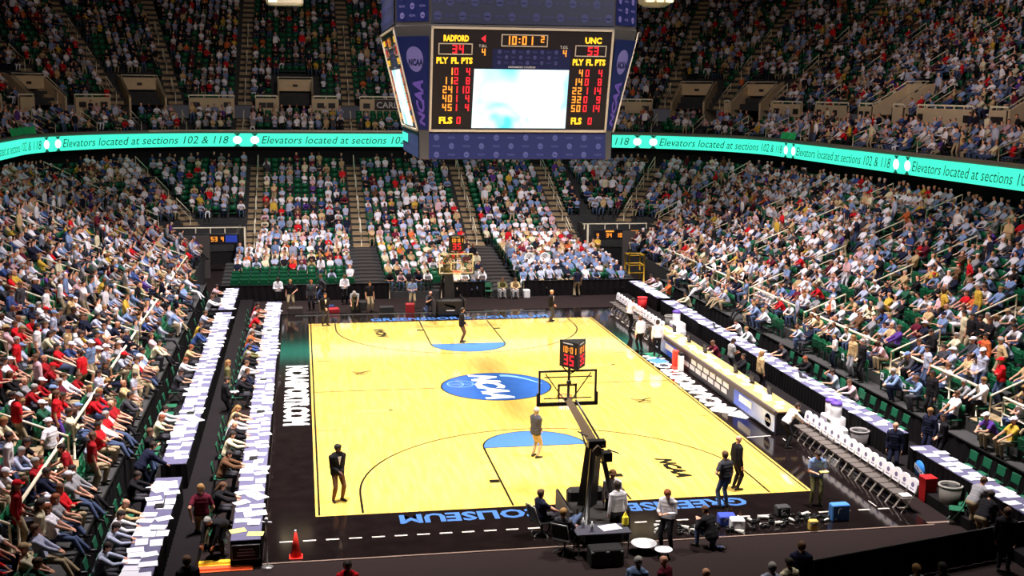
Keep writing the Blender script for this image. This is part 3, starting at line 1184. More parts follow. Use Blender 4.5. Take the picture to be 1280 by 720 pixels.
# ------------------------------------------------------------------ seats and spectators
ORD = ['first', 'second', 'third', 'fourth', 'fifth', 'sixth', 'seventh', 'eighth', 'ninth', 'tenth', 'eleventh', 'twelfth', 'thirteenth', 'fourteenth', 'fifteenth', 'sixteenth', 'seventeenth', 'eighteenth', 'nineteenth', 'twentieth', 'twenty-first', 'twenty-second', 'twenty-third', 'twenty-fourth', 'twenty-fifth', 'twenty-sixth', 'twenty-seventh', 'twenty-eighth', 'twenty-ninth', 'thirtieth']
PITCHW = 0.56


class Seat:
    __slots__ = ('x', 'y', 'z', 'rz', 'zone', 'seg', 'row', 'sec', 'num', 'dist', 'u', 'v', 'occ', 'stand')


SEATS = []


def add_seat(x, y, z, o, zone, seg, row, sec, num):
    u, v, d = project(np.array([x, y, z + 0.9]))
    if d[0] < 5 or not (-100 < u[0] < 1380 and -60 < v[0] < 790):
        return
    s = Seat()
    s.x, s.y, s.z, s.zone, s.seg, s.row, s.sec, s.num = x, y, z, zone, seg, row, sec, num
    s.rz = math.atan2(o[0], -o[1])
    s.dist, s.u, s.v = float(d[0]), float(u[0]), float(v[0])
    SEATS.append(s)


def fill(rows, zone, aisles, ranges, skip=None):
    by = {}
    for seg, t in aisles:
        by.setdefault(seg, []).append(t)
    for ri, (d, z) in enumerate(rows):
        R = 1.0 + d
        for seg, a, b in ranges:
            unit_ = 1.0 if seg in 'LFR' else math.degrees(1.0 / R)
            cuts = sorted(by.get(seg, []))
            edges = [a] + cuts + [b]
            for si in range(len(edges) - 1):
                lo = edges[si] + (0.72 * unit_ if si > 0 else (0.3 * unit_))
                hi = edges[si + 1] - (0.72 * unit_ if si + 1 < len(edges) - 1 else 0.3 * unit_)
                n = int((hi - lo) / (PITCHW * unit_)) + 1
                for k in range(n):
                    t = lo + k * PITCHW * unit_
                    if t > hi:
                        break
                    if skip and skip(seg, t, d):
                        continue
                    (x, y), o = pos(seg, t, d)
                    add_seat(x, y, z, o, zone, seg, ri, si, k)


RANGES = [('L', -30, CY), ('A', 90, 180), ('F', -CX, CX), ('B', 0, 90), ('R', -26, CY)]


def notch(seg, t, d):
    if d > NOTCH_D + 0.6:
        return False
    return seg in 'AB' or (seg == 'F' and abs(t) > 11.4) or (seg in 'LR' and t > 30.5)


fill(LOW_ROWS[:15], 'lower', AISLES, RANGES, notch)


def near_portal(seg, t, d):
    for s, c in PORTALS:
        if s == seg and d < 20.8:
            w = 2.05 if seg in 'LFR' else math.degrees(2.05 / (1 + d))
            if abs(t - c) < w:
                return True
    return False


fill(BAL_ROWS, 'balcony', [a for a in UP_AISLES], RANGES)
fill(UP_ROWS[:27], 'upper', UP_AISLES, RANGES, near_portal)
for k, (y, z) in enumerate(TEL_ROWS):
    xm = 12.2 if k < 9 else 11.0
    for si, (a, b) in enumerate(((-xm, -4.7), (-3.1, 3.4), (5.0, xm))):
        n = int((b - a) / PITCHW)
        for q in range(n):
            add_seat(a + 0.3 + q * PITCHW, y, z, (0, 1), 'telescopic', 'F', k, si, q)
for s, seg in ((-1, 'L'), (1, 'R')):
    for k, (xx, z) in enumerate(SIDE_ROWS[s]):
        for q in range(76):
            y = -22.5 + q * PITCHW
            if any(abs(y - t) < 0.7 for g, t in AISLES if g == seg) or y > 19.5:
                continue
            add_seat(s * xx, y, z, (s, 0), 'platform', seg, k, 0, q)

# who sits where
rs = random.Random(5)
BASE_PAL = [('white', 27), ('pale blue', 15), ('light blue', 11), ('navy blue', 7), ('black', 8), ('grey', 6), ('charcoal', 5), ('tan', 5), ('red', 3), ('maroon', 3), ('yellow', 2), ('cream', 4), ('purple', 1.5), ('pink', 3), ('blue', 4), ('orange', 1), ('green', 1.5), ('brown', 2)]
RED_PAL = [('red', 30), ('dark red', 12), ('white', 18), ('grey', 7), ('maroon', 6), ('black', 8), ('cream', 6), ('navy blue', 6), ('pale blue', 5), ('tan', 4)]
WARM_PAL = [('white', 26), ('red', 5), ('yellow', 3), ('orange', 3), ('cream', 9), ('tan', 8), ('pale blue', 14), ('light blue', 8), ('black', 8), ('pink', 6), ('maroon', 4), ('navy blue', 8), ('grey', 6)]
UP_PAL = [('white', 20), ('pale blue', 10), ('light blue', 8), ('navy blue', 8), ('black', 12), ('grey', 9), ('charcoal', 8), ('tan', 6), ('red', 6), ('maroon', 5), ('yellow', 2), ('orange', 2), ('brown', 4)]
BAND_PAL = [('light blue', 55), ('pale blue', 25), ('white', 14), ('navy blue', 6)]
LEG_PAL = [('jeans blue', 35), ('khaki', 24), ('black', 16), ('navy blue', 12), ('charcoal', 10), ('white', 3)]
HAIR_PAL = [('dark', 34), ('brown', 30), ('blond', 12), ('grey', 14), ('black', 10)]


def pick(pal):
    t = rs.random() * sum(w for _, w in pal)
    for c, w in pal:
        t -= w
        if t <= 0:
            return c
    return pal[-1][0]


def occupancy(s):
    if s.zone == 'lower':
        if s.seg == 'R':
            if s.row < 9 and s.y < 8 and s.u > 1090:
                return 0.62 if s.row < 2 else 0.6
            return 0.86
        if s.seg == 'L':
            return 0.82 if s.y < 0 else 0.88
        if s.seg == 'F':
            return 0.66 if s.row > 6 else 0.82
        return 0.78
    if s.zone == 'balcony':
        if s.seg == 'F' and -4 < s.x < 2.5 and s.row >= 1:
            return 0.05 if s.row > 1 else 0.3
        return 0.85
    if s.zone == 'upper':
        if s.seg == 'F':
            return 0.5 if -14 < s.x < 0 else 0.62
        return 0.72
    if s.zone == 'telescopic':
        if s.sec == 0:
            return 0.0 if s.row < 3 and s.x < -7 else (0.05 if s.row < 1 else (0.35 if s.row < 4 else 0.86))
        if s.sec == 1:
            return 0.85 if s.x < -0.5 or s.x > 0.5 else 0.35
        return 0.97
    if s.seg == 'L':
        return 0.8 if s.y < -3 else 0.55
    return 0.3 if s.y < -2 else 0.6


STAND = {'L': 0.12, 'R': 0.11, 'F': 0.08, 'A': 0.1, 'B': 0.1}
for s in SEATS:
    s.occ = rs.random() < occupancy(s)
    s.stand = s.occ and not (s.zone == 'lower' and s.row > 11) and rs.random() < STAND[s.seg] * (0.4 if s.zone == 'platform' else 1)

# watchers placed one by one where the picture shows them: x, y, pose, colours; the free seats round them stay free
SPECIAL = [
    (-14.15, -15.75, 'reach', 'short_shirt', 'dark red', 'trousers', 'grey', 'dark', 'man in dark red polo and pale jeans holding the white stand rail', None, 100, False),
    (-14.9, -14.4, 'stand_hip', 'short_shirt', 'white', 'trousers', 'charcoal', 'dark', 'man in white polo standing behind the man who holds the rail', 'white', 60, False),
    (-13.75, -14.85, 'stand', 'short_shirt', 'dark red', 'trousers', 'khaki', 'brown', 'person in dark red shirt and khakis, back turned, standing by the rail', None, -70, False),
    (-15.85, -14.0, 'stand_hold', 'short_shirt', 'red', 'trousers', 'khaki', 'grey', 'man in bright red shirt and khakis standing high beside the aisle rail', 'grey', -60, False),
    (-15.1, -12.55, 'stand_hip', 'short_shirt', 'red', 'trousers', 'purple', 'brown', 'woman in red shirt and purple trousers standing among seated fans', None, -80, True),
    (-16.3, -9.0, 'stand', 'shirt', 'pink', 'trousers', 'charcoal', 'brown', 'man in pale pink shirt standing with his back turned', None, 120, False),
    (-15.3, -7.1, 'stand', 'short_shirt', 'red', 'trousers', 'olive', 'dark', 'man in red shirt and olive trousers standing on the aisle', None, 70, False),
    (-17.2, -7.8, 'stand_hip', 'short_shirt', 'red', 'trousers', 'charcoal', 'grey', 'grey-haired man in red polo standing high in the press-side stands', None, -90, False),
    (-15.3, -5.5, 'stand_hip', 'short_shirt', 'light blue', 'shorts', 'khaki', 'brown', 'man in light blue polo, white cap and khaki shorts standing', 'white', -110, False),
    (-14.95, -4.75, 'stand_folded', 'short_shirt', 'pale blue', 'shorts', 'khaki', 'brown', 'man in pale blue shirt with folded arms, white cap and khaki shorts', 'white', -100, False),
    (-13.8, -5.6, 'stand_hip', 'shirt', 'cream', 'trousers', 'khaki', 'dark', 'man in cream shirt and khakis standing at the stand rail', None, -90, False),
    (-13.75, -6.6, 'stand_hold', 'short_shirt', 'pale blue', 'shorts', 'white', 'dark', 'child in pale blue shirt standing at the drape edge', None, -100, False),
    (-14.0, -20.3, 'stand', 'short_shirt', 'cream', 'trousers', 'black', 'dark', 'woman in cream top and black trousers standing beside the rail end', None, -80, True),
    (-13.8, -20.75, 'sit_relaxed_legs', 'shirt', 'pale blue', 'trousers', 'khaki', 'brown', 'man in pale blue shirt and khakis sitting with legs stretched out', None, -90, False),
    (-13.8, -22.6, 'sit_forward', 'shirt', 'green', 'trousers', 'navy blue', 'brown', 'balding man in dark green sweater leaning forward', None, -80, False),
    (-13.8, -21.9, 'sit_relaxed_legs', 'short_shirt', 'cream', 'trousers', 'jeans blue', 'brown', 'person in cream shirt and beige cap sitting, jeans stretched out', 'tan', -90, False),
    (-13.8, -19.4, 'sit_relaxed_legs', 'short_shirt', 'white', 'trousers', 'jeans blue', 'red', 'red-haired woman in white shirt sitting with knees up', None, -90, True),
    (-13.8, -18.75, 'sit_crossed', 'short_shirt', 'grey', 'trousers', 'jeans blue', 'red', 'red-haired woman in grey shirt sitting cross-legged', None, -90, True),
    (-13.8, -8.6, 'sit_forward', 'jacket', 'charcoal', 'trousers', 'charcoal', 'dark', 'man in grey suit leaning forward above the black drape', None, -90, False),
    (-13.8, -0.4, 'sit_forward', 'shirt', 'cream', 'trousers', 'charcoal', 'dark', 'man in cream shirt leaning over the black drape', None, -90, False),
    (13.8, -5.3, 'stand_clasp', 'jacket', 'black', 'trousers', 'black', 'grey', 'grey-haired man in black suit standing above the press tables', None, 90, False),
    (13.8, -4.5, 'stand', 'shirt', 'tan', 'trousers', 'grey', 'blond', 'blond woman in tan cardigan beside the man in black suit', None, 100, True),
    (13.8, -2.9, 'stand_hold', 'short_shirt', 'white', 'trousers', 'navy blue', 'blond', 'blond child in white shirt standing at the team-bench side rail', None, 80, False),
    (13.8, -8.2, 'sit_forward', 'shirt', 'light blue', 'trousers', 'navy blue', 'grey', 'grey-haired man in light blue shirt leaning forward in front row', None, 90, False),
    (13.8, -9.6, 'sit_phone', 'shirt', 'light blue', 'trousers', 'charcoal', 'brown', 'man in light blue shirt with a hand at his head', None, 90, False),
    (13.8, -10.6, 'stand', 'jacket', 'black', 'trousers', 'black', 'dark', 'person in long black coat standing at the lower rail', None, 100, False),
    (13.8, -14.3, 'sit_forward', 'short_shirt', 'purple', 'trousers', 'khaki', 'brown', 'person in purple shirt sitting at the corner rail', 'white', 90, False),
    (13.8, -15.2, 'sit', 'short_shirt', 'yellow', 'trousers', 'khaki', 'brown', 'man in yellow shirt and white cap sitting at the corner rail', 'white', 90, False),
    (16.2, -9.9, 'stand', 'shirt', 'orange', 'trousers', 'jeans blue', 'dark', 'person in orange shirt and jeans standing in the team-bench stands', None, 90, False),
    (16.3, -10.7, 'stand_hip', 'shirt', 'tan', 'trousers', 'khaki', 'grey', 'person in tan jacket standing beside the orange shirt', None, 80, False),
]


def floor_height(x, y):
    """height of the stand's floor at a place by the long sides"""
    a = abs(x)
    if a < 13.4:
        return 0.0
    if a < 14.58:
        return SIDE_ROWS[-1 if x < 0 else 1][0][1]
    k = int((a - CX - 1 - 0.15) / 0.8)
    return LOW_ROWS[max(0, k)][1] + 0.024


for sp in SPECIAL:
    for s in SEATS:
        if s.zone in ('lower', 'platform') and (s.x - sp[0]) ** 2 + (s.y - sp[1]) ** 2 < 0.62 ** 2:
            s.occ = False
            s.stand = True
    person(sp[2], (sp[0], sp[1], floor_height(sp[0], sp[1])), math.radians(sp[10]), sp[8], (sp[3], sp[4]), (sp[5], sp[6]), sp[7], cap=sp[9], long_hair=sp[11], scale=0.82 if sp[8].startswith(('child', 'blond child')) else 1.0)

SIDE = {'L': 'press-side', 'R': 'bench-side', 'F': 'far-end', 'A': 'far press-side corner', 'B': 'far bench-side corner'}
FLOOR_PEOPLE = 106
N_NEAR = max(0, 318 - FLOOR_PEOPLE - len(SPECIAL))
cand = sorted([s for s in SEATS if s.occ and s.zone in ('lower', 'platform') and -8 < s.u < 1288 and s.v < 716], key=lambda s: s.dist)
near = set(id(s) for s in cand[:N_NEAR])
SIT_POSES = ['sit', 'sit_forward', 'sit_folded']
FRONT_POSES = SIT_POSES + ['sit_crossed', 'sit_relaxed_legs']
STAND_POSES = ['stand', 'stand_hip', 'stand_folded', 'stand_hold', 'stand_clasp']


def palette(s):
    if s.zone == 'telescopic':
        return BAND_PAL if s.sec == 2 and s.row < 6 else WARM_PAL
    if s.seg == 'L' and s.y < -4 and s.zone in ('lower', 'platform'):
        return RED_PAL if rs.random() < 0.8 else BASE_PAL
    if s.zone == 'upper' and s.seg != 'R':
        return UP_PAL
    return BASE_PAL


used_labels = {}
for s in cand[:N_NEAR]:
    col = pick(palette(s))
    st = s.stand and s.zone != 'platform'
    pose = rs.choice(STAND_POSES if st else FRONT_POSES if s.zone == 'platform' else SIT_POSES)
    long_h = rs.random() < 0.3
    cap = pick([('white', 5), ('light blue', 2), ('navy blue', 2), ('red', 1), ('tan', 1)]) if rs.random() < 0.2 else None
    top = rs.choice(['shirt', 'short_shirt', 'short_shirt', 'jacket' if col in ('black', 'navy blue', 'charcoal', 'grey', 'brown') else 'short_shirt'])
    hair = pick(HAIR_PAL)
    garment = {'shirt': 'long-sleeved shirt', 'short_shirt': 'shirt', 'jacket': 'jacket'}[top]
    where = 'front platform' if s.zone == 'platform' else ORD[s.row] + ' row'
    aisle = ORD[s.sec]
    if s.zone == 'platform':
        label = '%s in %s %s, %s seat of %s platform row, %s stands' % ('person', col, garment, ORD[s.num % 30], 'the', SIDE[s.seg])
        if s.num >= 30:
            label = label.replace('seat of', 'seat beyond mid of')
    else:
        label = '%s %s in %s %s, %s, %s seat of block %s, %s stands' % ('standing' if st else 'seated', 'person', col, garment, where, ORD[s.num], 'abcdefghij'[s.sec], SIDE[s.seg])
        label = label.replace('block %s' % 'abcdefghij'[s.sec], aisle + ' block')
    p = person(pose, (s.x, s.y, s.z), s.rz + rs.uniform(-0.25, 0.25), label, (top, col), ('shorts' if rs.random() < 0.08 else 'trousers', pick(LEG_PAL)), hair, rs.choices(['pale', 'tan', 'brown', 'dark'], [6, 2.5, 1, 0.5])[0], cap=cap, long_hair=long_h, scale=rs.uniform(0.93, 1.05), face=s.dist < 48, bald=(not long_h and rs.random() < 0.08))

# everyone farther off: one crowd, far too many to count
CROWD_POSES = ['sit', 'sit_forward', 'sit_folded', 'sit_relaxed_legs', 'stand', 'stand_hip', 'stand_folded', 'stand_hold']
LOWP = []
for q in CROWD_POSES:
    C_, hd, tr = skeleton(POSES[q])
    C_ = [c for c in C_ if c[0] != 'hand'] + [('hand', *c[1:]) for c in C_ if c[0] == 'hand' and c[3] > 0.018]
    v_, f_ = fuse(C_, 0.03, 230)
    R_ = regions(C_, hd, tr, v_, f_)
    reg = R_['reg']
    code = np.zeros(len(f_), int)                       # 0 skin 1 shirt 2 legs 3 hair 4 shoes
    code[np.isin(reg, ['torso', 'shoulder', 'uarm']) | ((reg == 'farm') & (R_['t'] < 0.3))] = 1
    code[np.isin(reg, ['thigh', 'shin']) | (np.isin(reg, ['torso']) & (R_['s'] < 0.0))] = 2
    code[R_['hair']] = 3
    code[reg == 'foot'] = 4
    LOWP.append((v_, f_, code))

far = [s for s in SEATS if s.occ and id(s) not in near]
rn = np.random.RandomState(3)
for_pose = [[] for _ in CROWD_POSES]
for s in far:
    k = rs.choice((4, 5, 6, 7)) if s.stand and s.zone != 'platform' else rs.choice((0, 1, 2, 3))
    for_pose[k].append(s)
VV, FF, CC = [], [], []
base = 0
for k, lst in enumerate(for_pose):
    v_, f_, code = LOWP[k]
    if not lst:
        continue
    n = len(lst)
    rz = np.array([s.rz for s in lst]) + rn.uniform(-0.3, 0.3, n)
    sc = rn.uniform(0.92, 1.06, n)
    P = np.array([(s.x, s.y, s.z) for s in lst])
    ca, sa = np.cos(rz)[:, None], np.sin(rz)[:, None]
    X = v_[None, :, 0] * ca - v_[None, :, 1] * sa
    Y = v_[None, :, 0] * sa + v_[None, :, 1] * ca
    Q = np.stack([X, Y, np.repeat(v_[None, :, 2], n, 0)], 2) * sc[:, None, None] + P[:, None, :]
    VV.append(Q.reshape(-1, 3))
    FF.append((f_[None] + (np.arange(n) * len(v_))[:, None, None] + base).reshape(-1, 3))
    base += n * len(v_)
    pal = np.empty((n, 5, 3))
    for i, s in enumerate(lst):
        col = pick(palette(s))
        band = s.zone == 'telescopic' and s.sec == 2 and s.row < 6
        hair = lin(COLORS['white']) if band and rs.random() < 0.8 else (lin(COLORS[pick([('white', 6), ('light blue', 2), ('navy blue', 2), ('red', 1)])]) if rs.random() < 0.15 else HAIRS[pick(HAIR_PAL)])
        j = rs.uniform(0.8, 1.1)
        pal[i, 0] = SKINS[rs.choices(['pale', 'tan', 'brown', 'dark'], [6, 2.5, 1, 0.5])[0]]
        pal[i, 1] = [min(1, c * j) for c in lin(COLORS[col])]
        pal[i, 2] = lin(COLORS[pick(LEG_PAL)])
        pal[i, 3] = hair
        pal[i, 4] = (0.02, 0.02, 0.02)
    CC.append(pal[:, code, :].reshape(-1, 3))
VV, FF, CC = np.concatenate(VV), np.concatenate(FF), np.concatenate(CC)
cme = np_mesh('crowd', VV, FF, mat('crowd_cloth_and_skin', attr='tint', rough=0.85, spec=0.15), check=False)
at_ = cme.attributes.new('tint', 'FLOAT_COLOR', 'FACE')
at_.data.foreach_set('color', np.concatenate([CC, np.ones((len(CC), 1))], 1).astype(np.float32).ravel())
tag(obj('crowd', cme), 'seated and standing spectators filling the stands beyond the nearest rows', 'crowd', kind='stuff')

# seats: the empty ones nearest to the court singly, all others as one mass
def seat_parts():
    bk = MB()
    prof = [(-0.22, 0.40), (-0.20, 0.40), (-0.245, 0.86), (-0.275, 0.86)]
    ws = (-0.24, -0.12, 0.12, 0.24)
    vs = []
    for i, w in enumerate(ws):
        dy = 0.03 if i in (0, 3) else 0
        top = -0.05 if i in (0, 3) else 0
        vs += [(w, -0.235 + dy, 0.42), (w, -0.20 + dy, 0.42), (w, -0.245 + dy, 0.86 + top), (w, -0.28 + dy, 0.86 + top)]
    fs = []
    for i in range(3):
        for k in range(4):
            a, b = i * 4 + k, i * 4 + (k + 1) % 4
            fs.append((a, b, b + 4, a + 4))
    fs += [(3, 2, 1, 0), (12, 13, 14, 15)]
    bk.add(vs, fs)
    pan = MB().box((0, -0.13, 0.60), (0.44, 0.05, 0.38), M=Matrix.Rotation(math.radians(-8), 4, 'X'))
    arm = [MB().box((s * 0.265, -0.06, 0.62), (0.035, 0.34, 0.04)).box((s * 0.265, -0.2, 0.31), (0.03, 0.06, 0.62)) for s in (-1, 1)]
    return bk, pan, arm


_bk, _pan, _arm = seat_parts()
SEAT_BACK, SEAT_PAN = _bk.mesh('seat_back', GREEN), _pan.mesh('seat_pan', GREEN)
SEAT_ARM = [q.mesh('armrest', mat('dark_seat_frame', (20, 60, 44), rough=0.5)) for q in _arm]
empties = sorted([s for s in SEATS if not s.occ and s.zone in ('lower', 'platform', 'telescopic') and -8 < s.u < 1288 and s.v < 716], key=lambda s: s.dist)[:296]
single = set(id(s) for s in empties)
for s in empties:
    zone = {'lower': 'fixed rows', 'platform': 'front platform', 'telescopic': 'low rows'}[s.zone]
    g = 'empty seats in the %s of the %s stands' % (zone, SIDE[s.seg])
    b = obj('stadium_seat', SEAT_BACK, None, (s.x, s.y, s.z), s.rz)
    if s.zone == 'platform':
        lb = 'green seat, %s from near end%s, %s platform row, %s stands' % (ORD[s.num % 30], ' past middle' * (s.num // 30), 'single', SIDE[s.seg])
    else:
        lb = 'empty green seat, %s of %s row, %s block of the %s %s' % (ORD[s.num], ORD[s.row], ORD[s.sec], SIDE[s.seg], 'stands' if s.zone == 'lower' else 'low rows')
    tag(b, lb, 'seat', g)
    obj('seat_pan', SEAT_PAN, b)
    for q in SEAT_ARM:
        obj('armrest', q, b)
rest = [s for s in SEATS if id(s) not in single]
SB_ = MB().box((0, -0.375, 0.68), (0.47, 0.035, 0.36))
SP_ = MB().box((0, -0.13, 0.335), (0.45, 0.4, 0.04))           # the seat of someone who stands is flipped up
SQ, SF, sb_ = [], [], 0
for tmpl, lst in ((SB_, rest), (SP_, [s for s in rest if not s.stand])):
    sv, sf_ = np.array(tmpl.v), np.array(tmpl.f)
    n = len(lst)
    rz = np.array([s.rz for s in lst])
    ca, sa = np.cos(rz)[:, None], np.sin(rz)[:, None]
    SQ.append((np.stack([sv[None, :, 0] * ca - sv[None, :, 1] * sa, sv[None, :, 0] * sa + sv[None, :, 1] * ca, np.repeat(sv[None, :, 2], n, 0)], 2) + np.array([(s.x, s.y, s.z) for s in lst])[:, None, :]).reshape(-1, 3))
    SF.append((sf_[None] + (np.arange(n) * len(sv))[:, None, None] + sb_).reshape(-1, 4))
    sb_ += n * len(sv)
Q, F_ = np.concatenate(SQ), np.concatenate(SF)
tag(obj('stadium_seat_rows', np_mesh('stadium_seat_rows', Q, F_, GREEN, smooth=False)), 'green plastic seats in every row of the stands', 'seats', kind='stuff')
STAT = dict(seats=len(SEATS), crowd=len(far), near=len(near), tris=len(FF))
print('STAT', STAT)


# ------------------------------------------------------------------ green ribbon message board along the balcony front
RB_D, RB0, RB1 = 11.58, 7.87, 8.87


def ribbon_pt(s, z, d=RB_D):
    """a point on the board: s metres along it from the middle of the far end"""
    R = 1.0 + d
    Rr = 1.0 + RB_D
    a, sg = abs(s), (1 if s >= 0 else -1)
    if a <= CX:
        return (s, CY + R, z)
    al = a - CX
    if al <= Rr * math.pi / 2:
        th = math.pi / 2 - al / Rr
        return (sg * (CX + R * math.cos(th)), CY + R * math.sin(th), z)
    return (sg * (CX + R), CY - (al - Rr * math.pi / 2), z)


LEDG = mat('green_led_screen', (8, 40, 34), rough=0.4, emit=(64, 236, 198), strength=1.3)
LEDT = mat('dark_led_letter', (6, 70, 56), rough=0.6, emit=(10, 96, 76), strength=0.6)
LEDW = mat('white_led_dot', (220, 220, 220), emit=(250, 255, 252), strength=1.1)
rb = MB()
N_ = 150
ss = [-72 + 144 * i / N_ for i in range(N_ + 1)]
vs = []
for s_ in ss:
    vs += [ribbon_pt(s_, RB0), ribbon_pt(s_, RB1), ribbon_pt(s_, RB1, RB_D + 0.12), ribbon_pt(s_, RB0, RB_D + 0.12)]
fs = []
for i in range(N_):
    for k in range(4):
        a, b = i * 4 + k, i * 4 + (k + 1) % 4
        fs.append((a, a + 4, b + 4, b))
rb.add(vs, fs)
ribbon = tag(rb.build('ribbon_message_board', LEDG), 'long green lit ribbon message board wrapping the balcony front', 'sign')
k0 = -4
for k in range(k0, 6):
    s0 = -10.9 + 15.75 * k
    if s0 < -71 or s0 + 15.7 > 72:
        continue
    tx = MB()
    fit_text(tx, 'Elevators located at sections 102 & 118', lambda x, y, s0=s0: ribbon_pt(s0 + x, RB0 + 0.22 + y, RB_D - 0.012), 13.3, 0.58, 0, bold=0.0, shear=0.25)
    obj('lettering', tx.mesh('lettering', LEDT), ribbon)
    for e in (13.95, 15.25):
        dots, tri = MB(), MB()
        cx = s0 + e
        ring = [ribbon_pt(cx + 0.34 * math.cos(a * math.pi / 8), RB0 + 0.5 + 0.3 * math.sin(a * math.pi / 8), RB_D - 0.012) for a in range(16)]
        dots.add(ring, [tuple(range(16))])
        for sg in (1, -1):
            tri.add([ribbon_pt(cx - 0.26, RB0 + 0.5 + sg * 0.5, RB_D - 0.014), ribbon_pt(cx + 0.26, RB0 + 0.5 + sg * 0.5, RB_D - 0.014), ribbon_pt(cx, RB0 + 0.5 + sg * 0.27, RB_D - 0.014)], [(0, 1, 2)])
        ic = obj('white_dot', dots.mesh('white_dot', LEDW), ribbon)
        obj('dark_corner_mark', tri.mesh('dark_corner_mark', LEDT), ic)

# ------------------------------------------------------------------ the hanging scoreboard: four faces, bevelled corners
NAVY = mat('navy_printed_panel', (16, 24, 74), rough=0.5)
NAVY2 = mat('dark_navy_panel', (14, 20, 62), rough=0.5)
NAVY3 = mat('deep_navy_panel', (8, 12, 44), rough=0.5)
PRINT2 = mat('dim_blue_print', (34, 38, 84), rough=0.5)
PRINT = mat('pale_blue_print', (66, 70, 120), rough=0.5)
LAV = mat('lavender_disc_print', (104, 96, 150), rough=0.5)
VIO = mat('violet_print', (92, 70, 150), rough=0.5)
SBBLACK = mat('scoreboard_black', (24, 18, 22), rough=0.45)
SBFRAME = mat('pale_metal_frame', (196, 180, 160), rough=0.4, metal=0.3)
SBGREY = mat('scoreboard_grey', (84, 78, 76), rough=0.5, metal=0.3)
AMBER = mat('amber_led', (80, 60, 10), emit=(255, 196, 40), strength=1.6)
ORANGE = mat('orange_led', (80, 50, 10), emit=(255, 150, 50), strength=1.5)
REDL = mat('red_led', (80, 8, 12), emit=(255, 36, 48), strength=1.5)
DIML = mat('dim_white_lettering', (190, 184, 180), rough=0.5)
vid = mat('video_screen', (40, 80, 90), rough=0.3)
nt = vid.node_tree
_b = nt.nodes['Principled BSDF']
_tc = nt.nodes.new('ShaderNodeTexCoord')
_nz = nt.nodes.new('ShaderNodeTexNoise')
_nz.inputs['Scale'].default_value = 0.55
_nz.inputs['Detail'].default_value = 2
_nz.inputs['Distortion'].default_value = 0.8
_rp = nt.nodes.new('ShaderNodeValToRGB')
_rp.color_ramp.elements[0].position = 0.30
_rp.color_ramp.elements[0].color = (*lin((96, 232, 236)), 1)
_rp.color_ramp.elements[1].position = 0.46
_rp.color_ramp.elements[1].color = (*lin((246, 255, 255)), 1)
nt.links.new(_tc.outputs['Object'], _nz.inputs['Vector'])
nt.links.new(_nz.outputs['Fac'], _rp.inputs['Fac'])
nt.links.new(_rp.outputs['Color'], _b.inputs['Emission Color'])
_b.inputs['Emission Strength'].default_value = 1.1

SBX = 0.15
sbd = thing('center_scoreboard', 'large four-sided hanging scoreboard above mid court', 'scoreboard', (SBX, 0, 9.75))
HW, YT, YB, ZT, ZB = 3.38, 4.62, 3.72, 4.83, 1.05      # half width, depth at top and bottom, heights over the bottom edge


def face_fn(off=0.0):
    """board layout units (227 wide, 130 high, from the top left) -> the front face"""
    nrm = unit(V(0, -(ZT - ZB), -(YT - YB)))

    def fn(a, b):
        t = b / 130.0
        p_ = V(-HW + 2 * HW * a / 227.0, -(YT + (YB - YT) * t), ZT + (ZB - ZT) * t) + nrm * off
        return tuple(p_)
    return fn


# housing between the faces
hb = MB()


def octo(h, c, z):
    return [(-c, -h, z), (c, -h, z), (h, -c, z), (h, c, z), (c, h, z), (-c, h, z), (-h, c, z), (-h, -c, z)]


def loft(mb, rings, mi=0):
    vs = [p for r in rings for p in r]
    n = len(rings[0])
    fs = [tuple(range(n - 1, -1, -1)), tuple((len(rings) - 1) * n + k for k in range(n))]
    for i in range(len(rings) - 1):
        for k in range(n):
            j = (k + 1) % n
            fs.append((i * n + k, i * n + j, (i + 1) * n + j, (i + 1) * n + k))
    mb.add(vs, fs, mi)


loft(hb, [octo(YB - 0.02, HW, 0.0), octo(YB - 0.02, HW, 1.0), octo(YB - 0.02, HW, 1.03), octo(YT - 0.02, HW, 4.85), octo(YT - 0.05, HW, 4.9), octo(YT - 0.05, HW, 7.6)])
obj('housing', hb.mesh('housing', SBGREY), sbd)
cb = MB()
for sx in (-1, 1):
    for sy in (-1, 1):
        cb.tube([(sx * 3, sy * 3, 7.6), (sx * 3.5, sy * 3.5, 28.2)], 0.03, 5)
obj('hanging_cable', cb.mesh('hanging_cable', BLACKM), sbd)


def print_panel(mb, fn, w, h, nx, ny, ink=1):
    """rows of small discs and words, as printed on the blue panels"""
    for j in range(ny):
        for i in range(nx):
            cx, cy = w * (i + 0.5) / nx, h * (j + 0.5) / ny
            s_ = min(w / nx, h / ny)
            if (i + j) % 2 == 0:
                mb.add([fn(cx + 0.32 * s_ * math.cos(k * math.pi / 5), cy + 0.36 * s_ * math.sin(k * math.pi / 5)) for k in range(10)], [tuple(range(10))], ink)
                quad(mb, fn, cx - 0.2 * s_, cy - 0.1 * s_, cx + 0.2 * s_, cy + 0.02 * s_, 0)
            else:
                fit_text(mb, 'NCAA', lambda x, y, cx=cx, cy=cy, s_=s_: fn(cx - 0.42 * s_ + x, cy - 0.13 * s_ + y), 0.84 * s_, 0.26 * s_, ink, bold=0.02)


